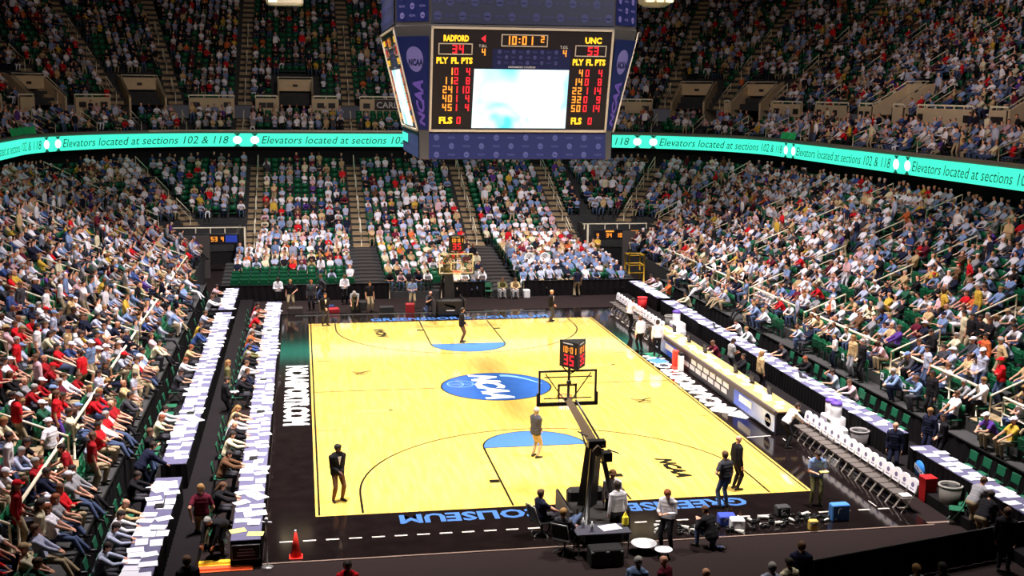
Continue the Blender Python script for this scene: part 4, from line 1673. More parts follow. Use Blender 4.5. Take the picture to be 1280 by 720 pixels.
def build_side(mbs):
    """fills the builders of one side of the board (front side, facing -y)"""
    f0 = face_fn(0.03)
    f1 = face_fn(0.045)
    m_ = mbs['display_face']
    quad(m_, face_fn(0.02), 0, 130, 227, 0, 0)
    fr = mbs['display_frame']
    for a in ((0, 0, 227, 2.6), (0, 127.4, 227, 130), (0, 0, 2.6, 130), (224.4, 0, 227, 130)):
        p = [face_fn(0.02)(a[0], a[1]), face_fn(0.02)(a[2], a[1]), face_fn(0.02)(a[2], a[3]), face_fn(0.02)(a[0], a[3])]
        q = [face_fn(0.08)(a[0], a[1]), face_fn(0.08)(a[2], a[1]), face_fn(0.08)(a[2], a[3]), face_fn(0.08)(a[0], a[3])]
        fr.add(p + q, [(3, 2, 1, 0), (4, 5, 6, 7), (0, 1, 5, 4), (1, 2, 6, 5), (2, 3, 7, 6), (3, 0, 4, 7)][::1], 0)
    bl_ = mbs['display_face']
    quad(bl_, f0, 76, 126, 174, 26, 1)                          # blue ground round the screen

    def area(x0, y0, x1, y1):
        def fn(a, b):
            return f1(x0 + a, y1 - b)
        return fn, x1 - x0, y1 - y0
    fn, w, h = area(80, 26, 160, 46)
    print_panel(m_, fn, w, h, 9, 3, 2)
    # video screen
    v_ = mbs['video_screen']
    p = [face_fn(0.03)(a, b) for a, b in ((53, 127), (174, 127), (172, 50), (53, 50))]
    p = [face_fn(0.03)(a, b) for a, b in ((53, 125), (173, 125), (173, 51), (54, 51))]
    q = [face_fn(0.07)(a, b) for a, b in ((53, 125), (173, 125), (173, 51), (54, 51))]
    v_.add(p + q, [(3, 2, 1, 0), (4, 5, 6, 7), (0, 1, 5, 4), (1, 2, 6, 5), (2, 3, 7, 6), (3, 0, 4, 7)])

    def up(fn_):                                               # layout y runs down; letters need it up
        return lambda x, y: fn_(x, y)

    def word(key, s_, x0, y0, w, h, mi=0, bold=0.05):
        mb = MB()
        FIGS.append((key, mb))
        fit_text(mb, s_, lambda x, y: f1(x0 + x, y0 + h - y), w, h, mi, bold=bold)

    def fig(mb, s_, xr, y0, h=9.0, mi=0):
        """figures ending at xr"""
        key, mb = mb, MB()
        FIGS.append((key, mb))
        w = 0.55 * h
        adv = w + 0.21 * h
        digits(mb, s_, lambda x, y: f1(x, 2 * y0 + h - y), xr - adv * len(s_) + 0.21 * h, y0, h, mi)
    am, rd, og, lt_ = 'amber_lettering', 'red_figure', 'amber_figure', 'small_lettering'
    def outline(x0, y0, x1, y1, t=1.3):
        bx = MB()
        FIGS.append(('figure_box', bx))
        for a in ((x0, y0, x1, y0 + t), (x0, y1 - t, x1, y1), (x0, y0, x0 + t, y1), (x1 - t, y0, x1, y1)):
            quad(bx, f1, a[0], a[3], a[2], a[1])
    for x0, name, pts, rows, dy in ((0, 'RADFORD', '34', [('1', '0', '4'), ('11', '2', '8'), ('24', '1', '10'), ('40', '1', '4'), ('45', '1', '4')], 0), (169, 'UNC', '53', [('4', '0', '4'), ('14', '0', '8'), ('22', '1', '14'), ('32', '0', '9'), ('50', '0', '14')], 0)):
        if name == 'RADFORD':
            word(am, name, 15, 10, 31, 8)
            outline(9, 20, 51, 34)
            fig(rd, pts, 40, 21.8, 10.5)
            word(am, 'PLY', 7, 37, 14.5, 8)
            word(am, 'FL', 25, 37, 9.5, 8)
            word(am, 'PTS', 37.5, 37, 14, 8)
            cols = (28, 32.5, 49)
            word(am, 'FLS', 12, 111, 17, 9)
            fig(rd, '0', 39, 111, 9)
            y0, st_ = 50, 11.2
        else:
            word(am, name, 191, 10, 21, 8)
            outline(179, 20, 219, 34)
            fig(rd, pts, 209, 21.8, 10.5)
            word(am, 'PLY', 177, 37, 14, 8)
            word(am, 'FL', 194, 37, 9, 8)
            word(am, 'PTS', 205.5, 37, 13.5, 8)
            cols = (191.5, 197.5, 216)
            word(am, 'FLS', 180, 111, 14, 9)
            fig(rd, '0', 207, 111, 9)
            y0, st_ = 50, 11.2
        for i, (a, b, c) in enumerate(rows):
            yy = y0 + st_ * i
            fig(og, a, cols[0] - 0.5, yy)
            fig(rd, b, cols[1] + 1.8, yy)
            fig(rd, c, cols[2], yy)
    ar = MB()
    FIGS.append(('red_arrow', ar))
    ar.add([f1(61, 14), f1(66.5, 18.5), f1(66.5, 9.5)], [(0, 1, 2)])
    word(lt_, 'T.O.L', 58.5, 21, 10, 3.5, bold=0.02)
    word(lt_, 'T.O.L', 160, 21, 10, 3.5, bold=0.02)
    fig(og, '4', 67, 26, 8.5)
    fig(og, '4', 168.5, 26, 8.5)
    outline(86, 8, 144, 23)
    fig(og, '10', 105, 10.2, 10.5)
    cl = MB()
    FIGS.append(('amber_figure', cl))
    quad(cl, f1, 107.5, 14.4, 109.5, 12.6)
    quad(cl, f1, 107.5, 18.6, 109.5, 16.8)
    fig(og, '01', 125.5, 10.2, 10.5)
    fig(og, '2', 139.5, 9.6, 8)
    word(lt_, 'GREENSBORO COLISEUM', 96, 47, 34, 2.2, bold=0.02)

    # lower and upper blue panels
    lo = mbs['lower_panel']

    def flo(a, b):
        return (-HW + a, -(YB + 0.02), b)
    quad(lo, lambda a, b: (-HW + a, -(YB + 0.01), b), 0, 0.02, 2 * HW, 1.0, 0)
    print_panel(lo, lambda a, b: flo(a, b + 0.03), 2 * HW, 0.95, 12, 3)
    upn = mbs['upper_panel']
    quad(upn, lambda a, b: (-HW + a, -(YT + 0.0), b), 0, 4.93, 2 * HW, 7.55, 2)
    print_panel(upn, lambda a, b: (-HW + a, -(YT + 0.015), 4.95 + b), 2 * HW, 2.5, 15, 5)
    # bevelled corner to the left of the face
    cp = mbs['corner_panel']
    a0, a1 = V(-HW, -YT, ZT - 0.35), V(-YT, -HW, ZT - 0.35)
    b0, b1 = V(-HW, -YB, ZB + 0.05), V(-YB, -HW, ZB + 0.05)
    nrm = unit(np.cross(b0 - a0, a1 - a0))
    if nrm[1] > 0:
        nrm = -nrm

    def fc(a, b, off=0.03):
        """a 0..1 across from the outer edge, b 0..1 upwards"""
        l_ = b1 + (a1 - b1) * b
        r_ = b0 + (a0 - b0) * b
        return tuple(l_ + (r_ - l_) * a + nrm * off)
    quad(cp, lambda a, b: fc(a, b, 0.012), 0.06, 0.0, 0.94, 1.0, 2)
    cem = mbs['corner_emblem']
    cem.add([fc(0.5 + 0.27 * math.cos(k * math.pi / 16), 0.76 + 0.135 * math.sin(k * math.pi / 16), 0.024) for k in range(32)], [tuple(range(32))], 0)
    fit_text(cem, 'NCAA', lambda x, y: fc(0.27 + x, 0.69 + y, 0.034), 0.48, 0.075, 1, bold=0.04, shear=0.25)
    fit_text(cem, 'NCAA', lambda x, y: fc(0.74 - y * 1.0, 0.04 + x, 0.034), 0.5, 0.46, 2, bold=0.05, shear=0.25)
    up_ = mbs['upper_corner_panel']
    c0, c1 = V(-HW, -(YT - 0.03), 0), V(-(YT - 0.03), -HW, 0)

    def fu(a, b):
        q_ = c1 + (c0 - c1) * a + unit(V(-1, -1, 0)) * 0.02
        return (q_[0], q_[1], b)
    quad(up_, fu, 0.06, 5.0, 0.94, 6.1, 0)
    quad(up_, fu, 0.06, 6.2, 0.94, 7.4, 0)
    L_ = np.linalg.norm(c1 - c0)
    print_panel(up_, lambda a, b: (lambda q_: (q_[0] - 0.008, q_[1] - 0.008, q_[2]))(fu(0.08 + a / L_, 5.05 + b)), L_ * 0.84, 1.0, 3, 3)
    # green emissive strip low on one side
    lw = mbs['lower_green_strip']
    quad(lw, lambda a, b: (a, -(YB + 0.04), b), -HW, 0.45, -HW + 2.6, 0.8, 0)


keys = {'display_face': [SBBLACK, NAVY2, NAVY], 'display_frame': [SBFRAME], 'video_screen': [vid], 'lower_panel': [NAVY, PRINT], 'upper_panel': [NAVY3, PRINT2, NAVY3], 'corner_panel': [SBGREY, NAVY, NAVY], 'corner_emblem': [LAV, NAVY2, VIO], 'upper_corner_panel': [NAVY, LAV], 'lower_green_strip': [LEDG]}
FIGS = []
FIGMAT = {'amber_lettering': AMBER, 'red_figure': REDL, 'red_arrow': REDL, 'amber_figure': ORANGE, 'small_lettering': DIML, 'figure_box': SBFRAME}
mbs = {k: MB() for k in keys}
build_side(mbs)
# printed marks on the display face use material slot 1 for the discs: keep them pale
keys['display_face'] = [SBBLACK, NAVY2, PRINT]
meshes = {k: mbs[k].mesh(k, keys[k]) for k in keys}
FIGM = [(k, q.mesh(k, FIGMAT[k])) for k, q in FIGS]
for q in range(4):
    a = q * math.pi / 2
    fo = obj('display_face', meshes['display_face'], sbd, rz=a)
    for k in ('video_screen', 'display_frame'):
        obj(k, meshes[k], fo)
    for k, q_ in FIGM:
        obj(k, q_, fo)
    co = obj('corner_panel', meshes['corner_panel'], sbd, rz=a)
    obj('corner_emblem', meshes['corner_emblem'], co)
    for k in ('lower_panel', 'upper_panel', 'upper_corner_panel', 'lower_green_strip'):
        if k != 'lower_green_strip' or q == 3:
            obj(k, meshes[k], sbd, rz=a)

# ------------------------------------------------------------------ basketball hoops
GLASS = mat('clear_glass', (245, 248, 246), rough=0.02, trans=1.0)
PAD = mat('dark_padding', (28, 23, 23), rough=0.6)
BOOM = mat('brown_grey_steel', (92, 76, 60), rough=0.5, metal=0.2)
RIMO = mat('orange_rim_paint', (224, 84, 40), rough=0.4)
NET = mat('white_net_cord', (236, 232, 228), rough=0.9)


def hoop(label, loc, rz, zsh=-0.12, front_emblem=False):
    """faces +y; the origin is on the base line"""
    h = thing('basketball_hoop', label, 'basketball hoop', loc, rz)
    bb = 1.2
    zb, zt = 2.9 + zsh, 3.97 + zsh
    m_ = MB()
    m_.bbox((0, -2.45, 0.33), (1.15, 2.1, 0.52), 0.06)
    m_.bbox((0, -1.35, 0.5), (1.1 if rz == 0 else 1.4, 0.35, 0.9), 0.08)
    for sx in (-1, 1):
        for yy in (-3.2, -1.7):
            m_.lathe([(0.07, -0.03), (0.07, 0.03)], (0, 0, 0), 10)
            k = len(m_.v) - 20
            m_.xf(Matrix.Translation((sx * 0.55, yy, 0.07)) @ Matrix.Rotation(math.pi / 2, 4, 'Y'), k)
    obj('base', m_.mesh('base', PAD), h)
    for sx in (-1, 1):
        sp = MB().bbox((sx * 0.82, -2.2, 0.48), (0.1, 1.9, 0.9), 0.04)
        obj('side_pad', sp.mesh('side_pad', mat('grey_padding', (62, 56, 56), rough=0.6)), h)
    m_ = MB()
    m_.tube([(-0.05, -1.75, 0.5), (-0.02, -2.3, 2.62 + zsh)], [0.30, 0.24], 4, smooth=False)
    obj('padded_mast', m_.mesh('padded_mast', PAD), h)
    for sx in (-1, 1):
        obj('rear_strut', MB().tube([(sx * 0.45, -3.3, 0.55), (sx * 0.12, -2.6, 2.62 + zsh)], 0.075, 6).mesh('rear_strut', BLACKM), h)
    m_ = MB()
    m_.tube([(0, -2.7, 2.58 + zsh), (0, -1.0, 2.82 + zsh), (0, 0.95, 3.05 + zsh)], [0.17, 0.15, 0.12], 4, smooth=False)
    obj('boom', m_.mesh('boom', BOOM), h)
    m_ = MB()
    m_.tube([(0.16, -2.7, 2.7 + zsh), (0.14, 0.6, 3.16 + zsh)], 0.035, 6)
    m_.tube([(-0.16, -2.3, 2.4 + zsh), (-0.12, -1.2, 2.7 + zsh)], 0.03, 6)
    m_.box((0.0, -2.5, 2.75 + zsh), (0.5, 0.25, 0.2)).box((0.2, -2.9, 2.5 + zsh), (0.25, 0.3, 0.25))
    m_.tube([(0.3, -2.6, 2.6 + zsh), (0.6, -2.7, 2.5 + zsh)], 0.02, 5).tube([(-0.2, -2.3, 2.9 + zsh), (-0.45, -2.1, 3.0 + zsh)], 0.02, 5)
    obj('boom_fitting', m_.mesh('boom_fitting', BLACKM), h)
    # backboard
    fr = MB()
    W_ = 0.915
    for a in ((-W_, zb, -W_ + 0.05, zt), (W_ - 0.05, zb, W_, zt), (-W_, zt - 0.05, W_, zt), (-W_, zb, W_, zb + 0.05)):
        fr.box(((a[0] + a[2]) / 2, bb - 0.03, (a[1] + a[3]) / 2), (a[2] - a[0], 0.05, a[3] - a[1]))
    for sx in (-1, 1):
        fr.tube([(sx * 0.08, bb - 0.1, zb + 0.1), (sx * 0.72, bb - 0.07, zt - 0.08)], 0.018, 6)
    fr.tube([(-0.75, bb - 0.07, zt - 0.2), (0.75, bb - 0.07, zt - 0.2)], 0.018, 6)
    fr.tube([(-0.75, bb - 0.07, zb + 0.2), (0.75, bb - 0.07, zb + 0.2)], 0.018, 6)
    obj('backboard_frame', fr.mesh('backboard_frame', BLACKM), h)
    obj('backboard_glass', MB().box((0, bb + 0.008, (zb + zt) / 2), (1.83, 0.018, 1.07)).mesh('backboard_glass', GLASS), h)
    ln = MB()
    yy = bb + 0.02
    for a in ((-W_, zb, -W_ + 0.055, zt), (W_ - 0.055, zb, W_, zt), (-W_, zt - 0.055, W_, zt), (-W_, zb, W_, zb + 0.055), (-0.3, zb + 0.15, -0.24, zb + 0.62), (0.24, zb + 0.15, 0.3, zb + 0.62), (-0.3, zb + 0.56, 0.3, zb + 0.62), (-0.3, zb + 0.15, 0.3, zb + 0.2)):
        ln.box(((a[0] + a[2]) / 2, yy, (a[1] + a[3]) / 2), (a[2] - a[0], 0.006, a[3] - a[1]))
    obj('backboard_line', ln.mesh('backboard_line', mat('cream_line', (236, 230, 216), rough=0.5)), h)
    pd = MB()
    pd.bbox((0, bb, zb - 0.025), (1.9, 0.1, 0.07), 0.02)
    for sx in (-1, 1):
        pd.bbox((sx * 0.935, bb, zb + 0.15), (0.07, 0.1, 0.42), 0.02)
    obj('backboard_padding', pd.mesh('backboard_padding', PAD), h)
    rm = MB()
    zr = 3.05 + zsh
    pts = [(0.23 * math.cos(a * math.pi / 12), bb + 0.40 + 0.23 * math.sin(a * math.pi / 12), zr) for a in range(25)]
    rm.tube(pts, 0.013, 6)
    rm.box((0, bb + 0.1, zr - 0.03), (0.14, 0.16, 0.08))
    obj('rim', rm.mesh('rim', RIMO), h)
    nn = MB()
    K = 12
    for k in range(K):
        for sg in (1, -1):
            pts = []
            for j, (r, z) in enumerate(((0.225, 0), (0.19, -0.13), (0.16, -0.26), (0.15, -0.42))):
                a = 2 * math.pi * (k + sg * j * 0.5) / K
                pts.append((r * math.cos(a), bb + 0.40 + r * math.sin(a), zr + z))
            nn.tube(pts, 0.008, 4)
    obj('net', nn.mesh('net', NET), h)
    # shot clock: three-sided housing on two stays
    ck = MB()
    zc0, zc1 = 3.98, 4.8
    R_ = 0.47
    tri_ = [(R_ * math.cos(math.radians(a)) + 0.16 * (rz == 0), bb - 0.15 + R_ * math.sin(math.radians(a))) for a in (-90, 30, 150)]
    ck.prism(tri_, zc0, zc1)
    co = obj('shot_clock', ck.mesh('shot_clock', BLACKP), h)
    rdm, amm, wm = MB(), MB(), MB()
    for i in range(3):
        p0, p1 = V(*tri_[i], 0), V(*tri_[(i + 1) % 3], 0)
        # outward normal and reading direction as seen from outside
        nrm = unit(V((p1 - p0)[1], -(p1 - p0)[0], 0))
        L_ = np.linalg.norm(p1 - p0)

        def fk(a, b, p0=p0, p1=p1, nrm=nrm):
            q_ = p0 + (p1 - p0) * a + nrm * 0.012
            return (q_[0], q_[1], zc0 + b * (zc1 - zc0))
        sc_ = (zc1 - zc0) / L_
        digits(rdm, '35', lambda x, y: fk(x * sc_, y), 0.26, 0.1, 0.40, th=0.16)
        digits(amm, '10:01', lambda x, y: fk(x * sc_, y), 0.13, 0.57, 0.24, th=0.18)
        quad(wm, fk, 0.2, 0.9, 0.75, 0.95)
    obj('red_figures', rdm.mesh('red_figures', REDL), co)
    obj('amber_figures', amm.mesh('amber_figures', ORANGE), co)
    obj('white_strip', wm.mesh('white_strip', DIML), co)
    st_ = MB()
    for sx in (-1, 1):
        st_.tube([(0.03, bb - 0.12, 3.75), (0.16 * (rz == 0) + sx * 0.36, bb - 0.05, zc0 + 0.02)], 0.02, 5)
    st_.tube([(0, bb - 0.1, zb + 0.1), (0.02, bb - 0.12, zc0 + 0.02)], 0.04, 6)
    st_.ball((0.0, bb - 0.18, zt - 0.35), 0.08, 8)
    obj('clock_stay', st_.mesh('clock_stay', BLACKM), h)
    if front_emblem:
        em_ = MB()
        for i in range(4):
            a = -0.28 + 0.14 * i
            em_.add([(a, -1.165, 0.42 + 0.05 * i), (a + 0.16, -1.165, 0.52 + 0.04 * i), (a + 0.2, -1.165, 0.66 + 0.03 * i), (a + 0.02, -1.165, 0.56 + 0.04 * i)], [(0, 1, 2, 3), (3, 2, 1, 0)])
        em_.box((0.0, -1.168, 0.36), (0.45, 0.006, 0.05))
        obj('white_emblem', em_.mesh('white_emblem', mat('white_print', (236, 232, 232), rough=0.6)), h)
    return h


hoop('near basketball hoop seen from behind, dark mast and glass backboard', (0.05, -L2, 0), 0.0)
hoop('far basketball hoop facing us, white-lined glass backboard, dark base pad', (0.0, L2, 0), math.pi, front_emblem=True)

# ------------------------------------------------------------------ small scoreboards over the corner tunnels, luminaires, a wall sign
def led_text(mb, s_, fn, x0, y0, h):
    digits(mb, s_, fn, x0, y0, h)


for s_, xa, xb in ((-1, -15.9, -12.1), (1, 12.3, 15.9)):
    w = xb - xa
    t = thing('auxiliary_scoreboard', 'small black LED scoreboard above the far tunnel on the %s' % ('press-table side' if s_ < 0 else 'team-bench side'), 'scoreboard', ((xa + xb) / 2, 32.6, 1.98))
    obj('housing', MB().bbox((0, 0, 0.36), (w, 0.25, 0.72), 0.03).mesh('housing', SBBLACK), t)
    og, bl2 = MB(), MB()
    fn = lambda x, y: (x, -0.14, y)
    if s_ > 0:
        for i, q_ in enumerate(('4', '34', '1001', '53')):
            digits(og, q_, fn, -1.6 + (0, 0.7, 1.45, 2.6)[i], 0.16, 0.3)
        for x0 in (-0.95, 0.9):
            quad(og, fn, x0, 0.54, x0 + 0.6, 0.64)
    else:
        for i, q_ in enumerate(('34', '1001', '53', '4')):
            digits(og, q_, fn, -1.7 + (0, 0.6, 1.75, 2.4)[i], 0.2, 0.32)
        quad(bl2, fn, 1.0, 0.14, 1.75, 0.6)
        obj('blue_panel', bl2.mesh('blue_panel', mat('blue_led', (10, 20, 60), emit=(40, 70, 190), strength=0.6)), t)
    obj('orange_figures', og.mesh('orange_figures', ORANGE), t)
    ps = MB()
    for e in (-w / 2 + 0.08, w / 2 - 0.08):
        ps.box((e, 0.1, -0.95), (0.09, 0.09, 2.05))
    obj('support_post', ps.mesh('support_post', BLACKM), t)
    # cream guard rail above the tunnel
    rl = thing('tunnel_guard_rail', 'cream guard rail over the far tunnel on the %s' % ('press-table side' if s_ < 0 else 'team-bench side'), 'railing', ((xa + xb) / 2, 32.9, 2.7))
    obj('rail', MB().tube([(-w / 2 - 0.7, 0, 0.35), (w / 2 + 0.4, 0, 0.35)], 0.05, 6).mesh('rail', RAILW), rl)
    for e in (-w / 2 - 0.6, -w / 4, 0.0, w / 4, w / 2 + 0.35):
        obj('post', MB().box((e, 0, 0.17), (0.06, 0.06, 0.36)).mesh('post', RAILW), rl)
    obj('post', MB().box((-s_ * (w / 2 + 0.35), 0, -1.2), (0.12, 0.12, 3.0)).mesh('post', RAILW), rl)

LUM = mat('cream_lamp_housing', (236, 226, 196), rough=0.5)
LAMPGLOW = mat('lamp_face', (255, 240, 210), emit=(255, 236, 190), strength=1.3)
for i, (x, y, z) in enumerate(((-8.75, 30, 17.45), (15.5, 30, 17.9))):
    t = thing('hanging_floodlight', ('cream box-shaped floodlight hanging beyond the scoreboard over the press-table side', 'cream round floodlight cluster hanging beyond the scoreboard over the bench side')[i], 'floodlight', (x, y, z))
    if i == 0:
        obj('housing', MB().bbox((0, 0, 0.35), (2.3, 1.4, 0.7), 0.15).mesh('housing', LUM), t)
        obj('lamp_face', MB().box((-0.75, -0.71, 0.35), (0.5, 0.03, 0.4)).mesh('lamp_face', LAMPGLOW), t)
    else:
        obj('housing', MB().lathe([(0.7, 0.0), (1.15, 0.25), (1.3, 0.75), (0.4, 1.0)], n=10, smooth=False).mesh('housing', LUM), t)
        for k in range(3):
            obj('lamp_face', MB().bbox((-0.6 + 0.65 * k, -1.0, 0.45), (0.5, 0.35, 0.4), 0.05).mesh('lamp_face', LAMPGLOW), t)
    obj('hanging_cable', MB().tube([(-0.6, 0, 0.7), (-0.6, 0, 38.05 - z)], 0.025, 5).tube([(0.6, 0, 0.7), (0.6, 0, 38.05 - z)], 0.025, 5).mesh('hanging_cable', BLACKM), t)

sg = thing('wall_sign', 'dark sign with pale capital letters on the upper concourse wall', 'sign', (-0.75, CY + 1 + WALL_D - 0.14, 10.62))
obj('board', MB().box((0.6, 0, 0.42), (3.6, 0.06, 0.85)).mesh('board', SIGN), sg)
st = MB()
fit_text(st, 'CARL', lambda x, y: (-1.05 + x, -0.035, 0.16 + y), 1.75, 0.5, 0, bold=0.02)
obj('lettering', st.mesh('lettering', DIML), sg)

# ------------------------------------------------------------------ handrails of the stand aisles
def rail_meshes(slope, length, h=0.92):
    c = MB().tube([(0, 0, h), (0, length, h + slope * length)], 0.034, 6).mesh('rail', RAILW)
    d = MB().tube([(0, 0, h * 0.55), (0, length, h * 0.55 + slope * length)], 0.026, 6).mesh('rail', RAILW)
    e = MB().tube([(0, 0, -0.05), (0, 0, h)], 0.03, 6).mesh('post', RAILW)
    return c, d, e


RM = {'lower': (rail_meshes(0.41, 2.0), 0.41, 2.0), 'upper': (rail_meshes(0.6, 2.0), 0.6, 2.0)}


def handrail(seg, t, d, z, kind, label, group):
    (a, b, c), sl, ln_ = RM[kind]
    F = frame(seg, t, d, z)
    if not in_view(np.array(F.translation), 60):
        return
    r = thing('aisle_handrail', label, 'railing', tuple(F.translation), F.to_euler().z, group)
    obj('rail', a, r)
    obj('rail', b, r)
    obj('post', c, r)
    obj('post', c, r, (0, ln_, sl * ln_))


RNG_NAME = {'L': 'press-side', 'R': 'bench-side', 'F': 'far-end', 'A': 'far press-side corner', 'B': 'far bench-side corner'}
cnt = {}
for seg, t in AISLES:
    cnt[seg] = cnt.get(seg, 0) + 1
    for j, k in enumerate((0, 4, 8, 12)):
        if seg in 'AB' and k < 4:
            continue
        d, z = LOW_ROWS[k]
        handrail(seg, t, d, z, 'lower', 'cream two-bar handrail, %s one up the %s aisle, %s stands' % (ORD[j], ORD[cnt[seg] - 1], RNG_NAME[seg]), 'handrails of the lower aisles')
cnt = {}
for seg, t in UP_AISLES:
    cnt[seg] = cnt.get(seg, 0) + 1
    for j, k in enumerate((0, 5, 10)):
        d, z = UP_ROWS[k]
        handrail(seg, t, d, z, 'upper', 'upper-deck two-bar handrail, %s one up the %s aisle, %s' % (ORD[j], ORD[cnt[seg] - 1], RNG_NAME[seg]), 'handrails of the upper aisles')
    d, z = BAL_ROWS[0]
    handrail(seg, t, d - 0.1, z, 'lower', 'balcony handrail just above the ribbon board, %s aisle, %s' % (ORD[cnt[seg] - 1], RNG_NAME[seg]), 'handrails of the balcony front')

# long front rails between the low platforms and the fixed stands
for seg, s_ in (('L', -1), ('R', 1)):
    ys = [t for g, t in AISLES if g == seg]
    ys = sorted(ys)
    for i in range(len(ys) - 1):
        y0, y1 = ys[i] + 0.75, ys[i + 1] - 0.75
        if y0 > 20 or y1 < -24:
            continue
        r = thing('front_guard_rail', 'cream pipe rail before the first fixed row, %s stretch, %s stands' % (ORD[i], RNG_NAME[seg]), 'railing', (s_ * 14.64, y0, 1.5), 0, 'front guard rails')
        obj('rail', MB().tube([(0, 0, 1.05), (0, y1 - y0, 1.05)], 0.05, 6).mesh('rail', RAILW), r)
        obj('rail', MB().tube([(0, 0, 0.5), (0, y1 - y0, 0.5)], 0.03, 6).mesh('rail', RAILW), r)
        n = 3
        for k in range(n + 1):
            obj('post', MB().tube([(0, (y1 - y0) * k / n, -0.02), (0, (y1 - y0) * k / n, 1.05)], 0.034, 6).mesh('post', RAILW), r)


# ------------------------------------------------------------------ press tables, scorer's table, chairs and gear on the floor
CLOTHD = mat('black_table_drape', (22, 19, 21), rough=0.95, spec=0.08)
NAVYD = mat('blue_edge_cloth', (52, 48, 128), rough=0.9)


def pleats(mb, p0, p1, z0, z1, amp=0.025, step=0.14, mi=0):
    """a hanging pleated cloth from p0 to p1 (plan), closed front and back"""
    p0, p1 = np.array(p0, float), np.array(p1, float)
    L_ = np.linalg.norm(p1 - p0)
    n = max(2, int(L_ / step))
    t = (p1 - p0) / L_
    nr = np.array([-t[1], t[0]])
    vs, fs = [], []
    for i in range(n + 1):
        w = amp * (1 if i % 2 else -1)
        q = p0 + t * L_ * i / n + nr * w
        q2 = p0 + t * L_ * i / n + nr * w * 0.4
        vs += [(q[0], q[1], z0), (q2[0], q2[1], z1)]
    fs = [(2 * i, 2 * i + 2, 2 * i + 3, 2 * i + 1) for i in range(n)]
    mb.add(vs, fs, mi)


def press_table(label, x0, x1, y0, y1, z, zf, name='press_table', cloth=None):
    t = thing(name, label, 'table', ((x0 + x1) / 2, (y0 + y1) / 2, zf))
    w, l, h = x1 - x0, y1 - y0, z - zf
    obj('tabletop', MB().bbox((0, 0, h - 0.02), (w, l, 0.04), 0.01).mesh('tabletop', cloth or GREY_CLOTH), t)
    for (a, b) in (((-w / 2, l / 2), (-w / 2, -l / 2)), ((w / 2, -l / 2), (w / 2, l / 2)), ((-w / 2, -l / 2), (w / 2, -l / 2)), ((w / 2, l / 2), (-w / 2, l / 2))):
        mb = MB()
        pleats(mb, a, b, 0.01, h - 0.03)
        obj('table_drape', mb.mesh('table_drape', CLOTHD), t)
    for s_ in (-1, 1):
        for k in range(max(2, int(l / 2.4) + 1)):
            n = max(1, int(l / 2.4))
            obj('table_leg', LEGS.setdefault(round(h, 2), MB().box((0, 0, (h - 0.04) / 2), (0.04, 0.04, h - 0.04)).mesh('table_leg', METAL)), t, (s_ * (w / 2 - 0.1), -l / 2 + 0.12 + (l - 0.24) * k / n, 0))
    return t


LEGS = {}
press_table('long grey-topped press table nearest the court on the press-table side', -9.91, -9.14, -17.8, 17.2, 0.75, 0.01)
for lb, ya, yb in (('far', 12.7, 19.3), ('middle', -12.5, 12.0), ('near', -21.2, -13.75)):
    press_table('%s stretch of the raised second-row press table by the press-side stands' % lb, -12.22, -11.48, ya, yb, 1.2, 0.4)
for lb, ya, yb in (('far', 13.9, 19.9), ('middle', -12.3, 13.2), ('near', -21.2, -13.7)):
    press_table('%s stretch of the raised press table by the bench-side stands' % lb, 11.3, 12.05, ya, yb, 1.1, 0.32)

# sheets of paper lying on the tables
PAPERS = [MB().box((0, 0, 0.003), (0.30, 0.42, 0.006)).mesh('paper_sheet', PAPER), MB().box((-0.16, 0, 0.004), (0.3, 0.4, 0.008)).box((0.16, 0.02, 0.004), (0.3, 0.4, 0.008)).mesh('paper_sheet', PAPER), MB().box((0, 0, 0.012), (0.32, 0.44, 0.024)).mesh('paper_sheet', PAPER)]
YELP = MB().box((0, 0, 0.003), (0.30, 0.42, 0.006)).mesh('paper_sheet', mat('yellow_paper', (240, 226, 120), rough=0.8))
rp = random.Random(8)
TABLE_RUNS = [(-9.91, -9.14, -17.5, 17.0, 0.75, 'the press table nearest the court', 100), (-12.22, -11.48, 12.9, 19.1, 1.2, 'the far raised press-side table', 18), (-12.22, -11.48, -12.2, 11.8, 1.2, 'the middle raised press-side table', 66), (-12.22, -11.48, -21.0, -14.0, 1.2, 'the near raised press-side table', 22), (11.3, 12.05, 14.1, 19.7, 1.1, 'the far bench-side press table', 16), (11.3, 12.05, -12.0, 13.0, 1.1, 'the middle bench-side press table', 56), (11.3, 12.05, -21.0, -14.0, 1.1, 'the near bench-side press table', 20)]
for x0, x1, y0, y1, z, nm, n in TABLE_RUNS:
    for i in range(n):
        y = y0 + (y1 - y0) * (i + 0.5 + rp.uniform(-0.45, 0.45)) / n
        x = (x0 * 0.73 + x1 * 0.27) if i % 2 else (x0 * 0.27 + x1 * 0.73)
        x += rp.uniform(-0.07, 0.07)
        rot = math.pi / 2 + rp.choice((0, 0, 0, math.pi / 2, 0.4)) + rp.uniform(-0.2, 0.2)
        me = YELP if (i in (0, 1) and 'press-side' not in nm and 'bench' not in nm) else PAPERS[rp.choice((0, 0, 0, 1, 2))]
        o = obj('paper_sheet', me, None, (x, y, z + 0.001 + 0.0012 * (i % 5)), rot)
        tag(o, ('yellow sheet lying on %s' if me is YELP else 'white printed sheet lying on %s') % nm, 'paper', ('yellow sheets on ' if me is YELP else 'sheets on ') + nm)
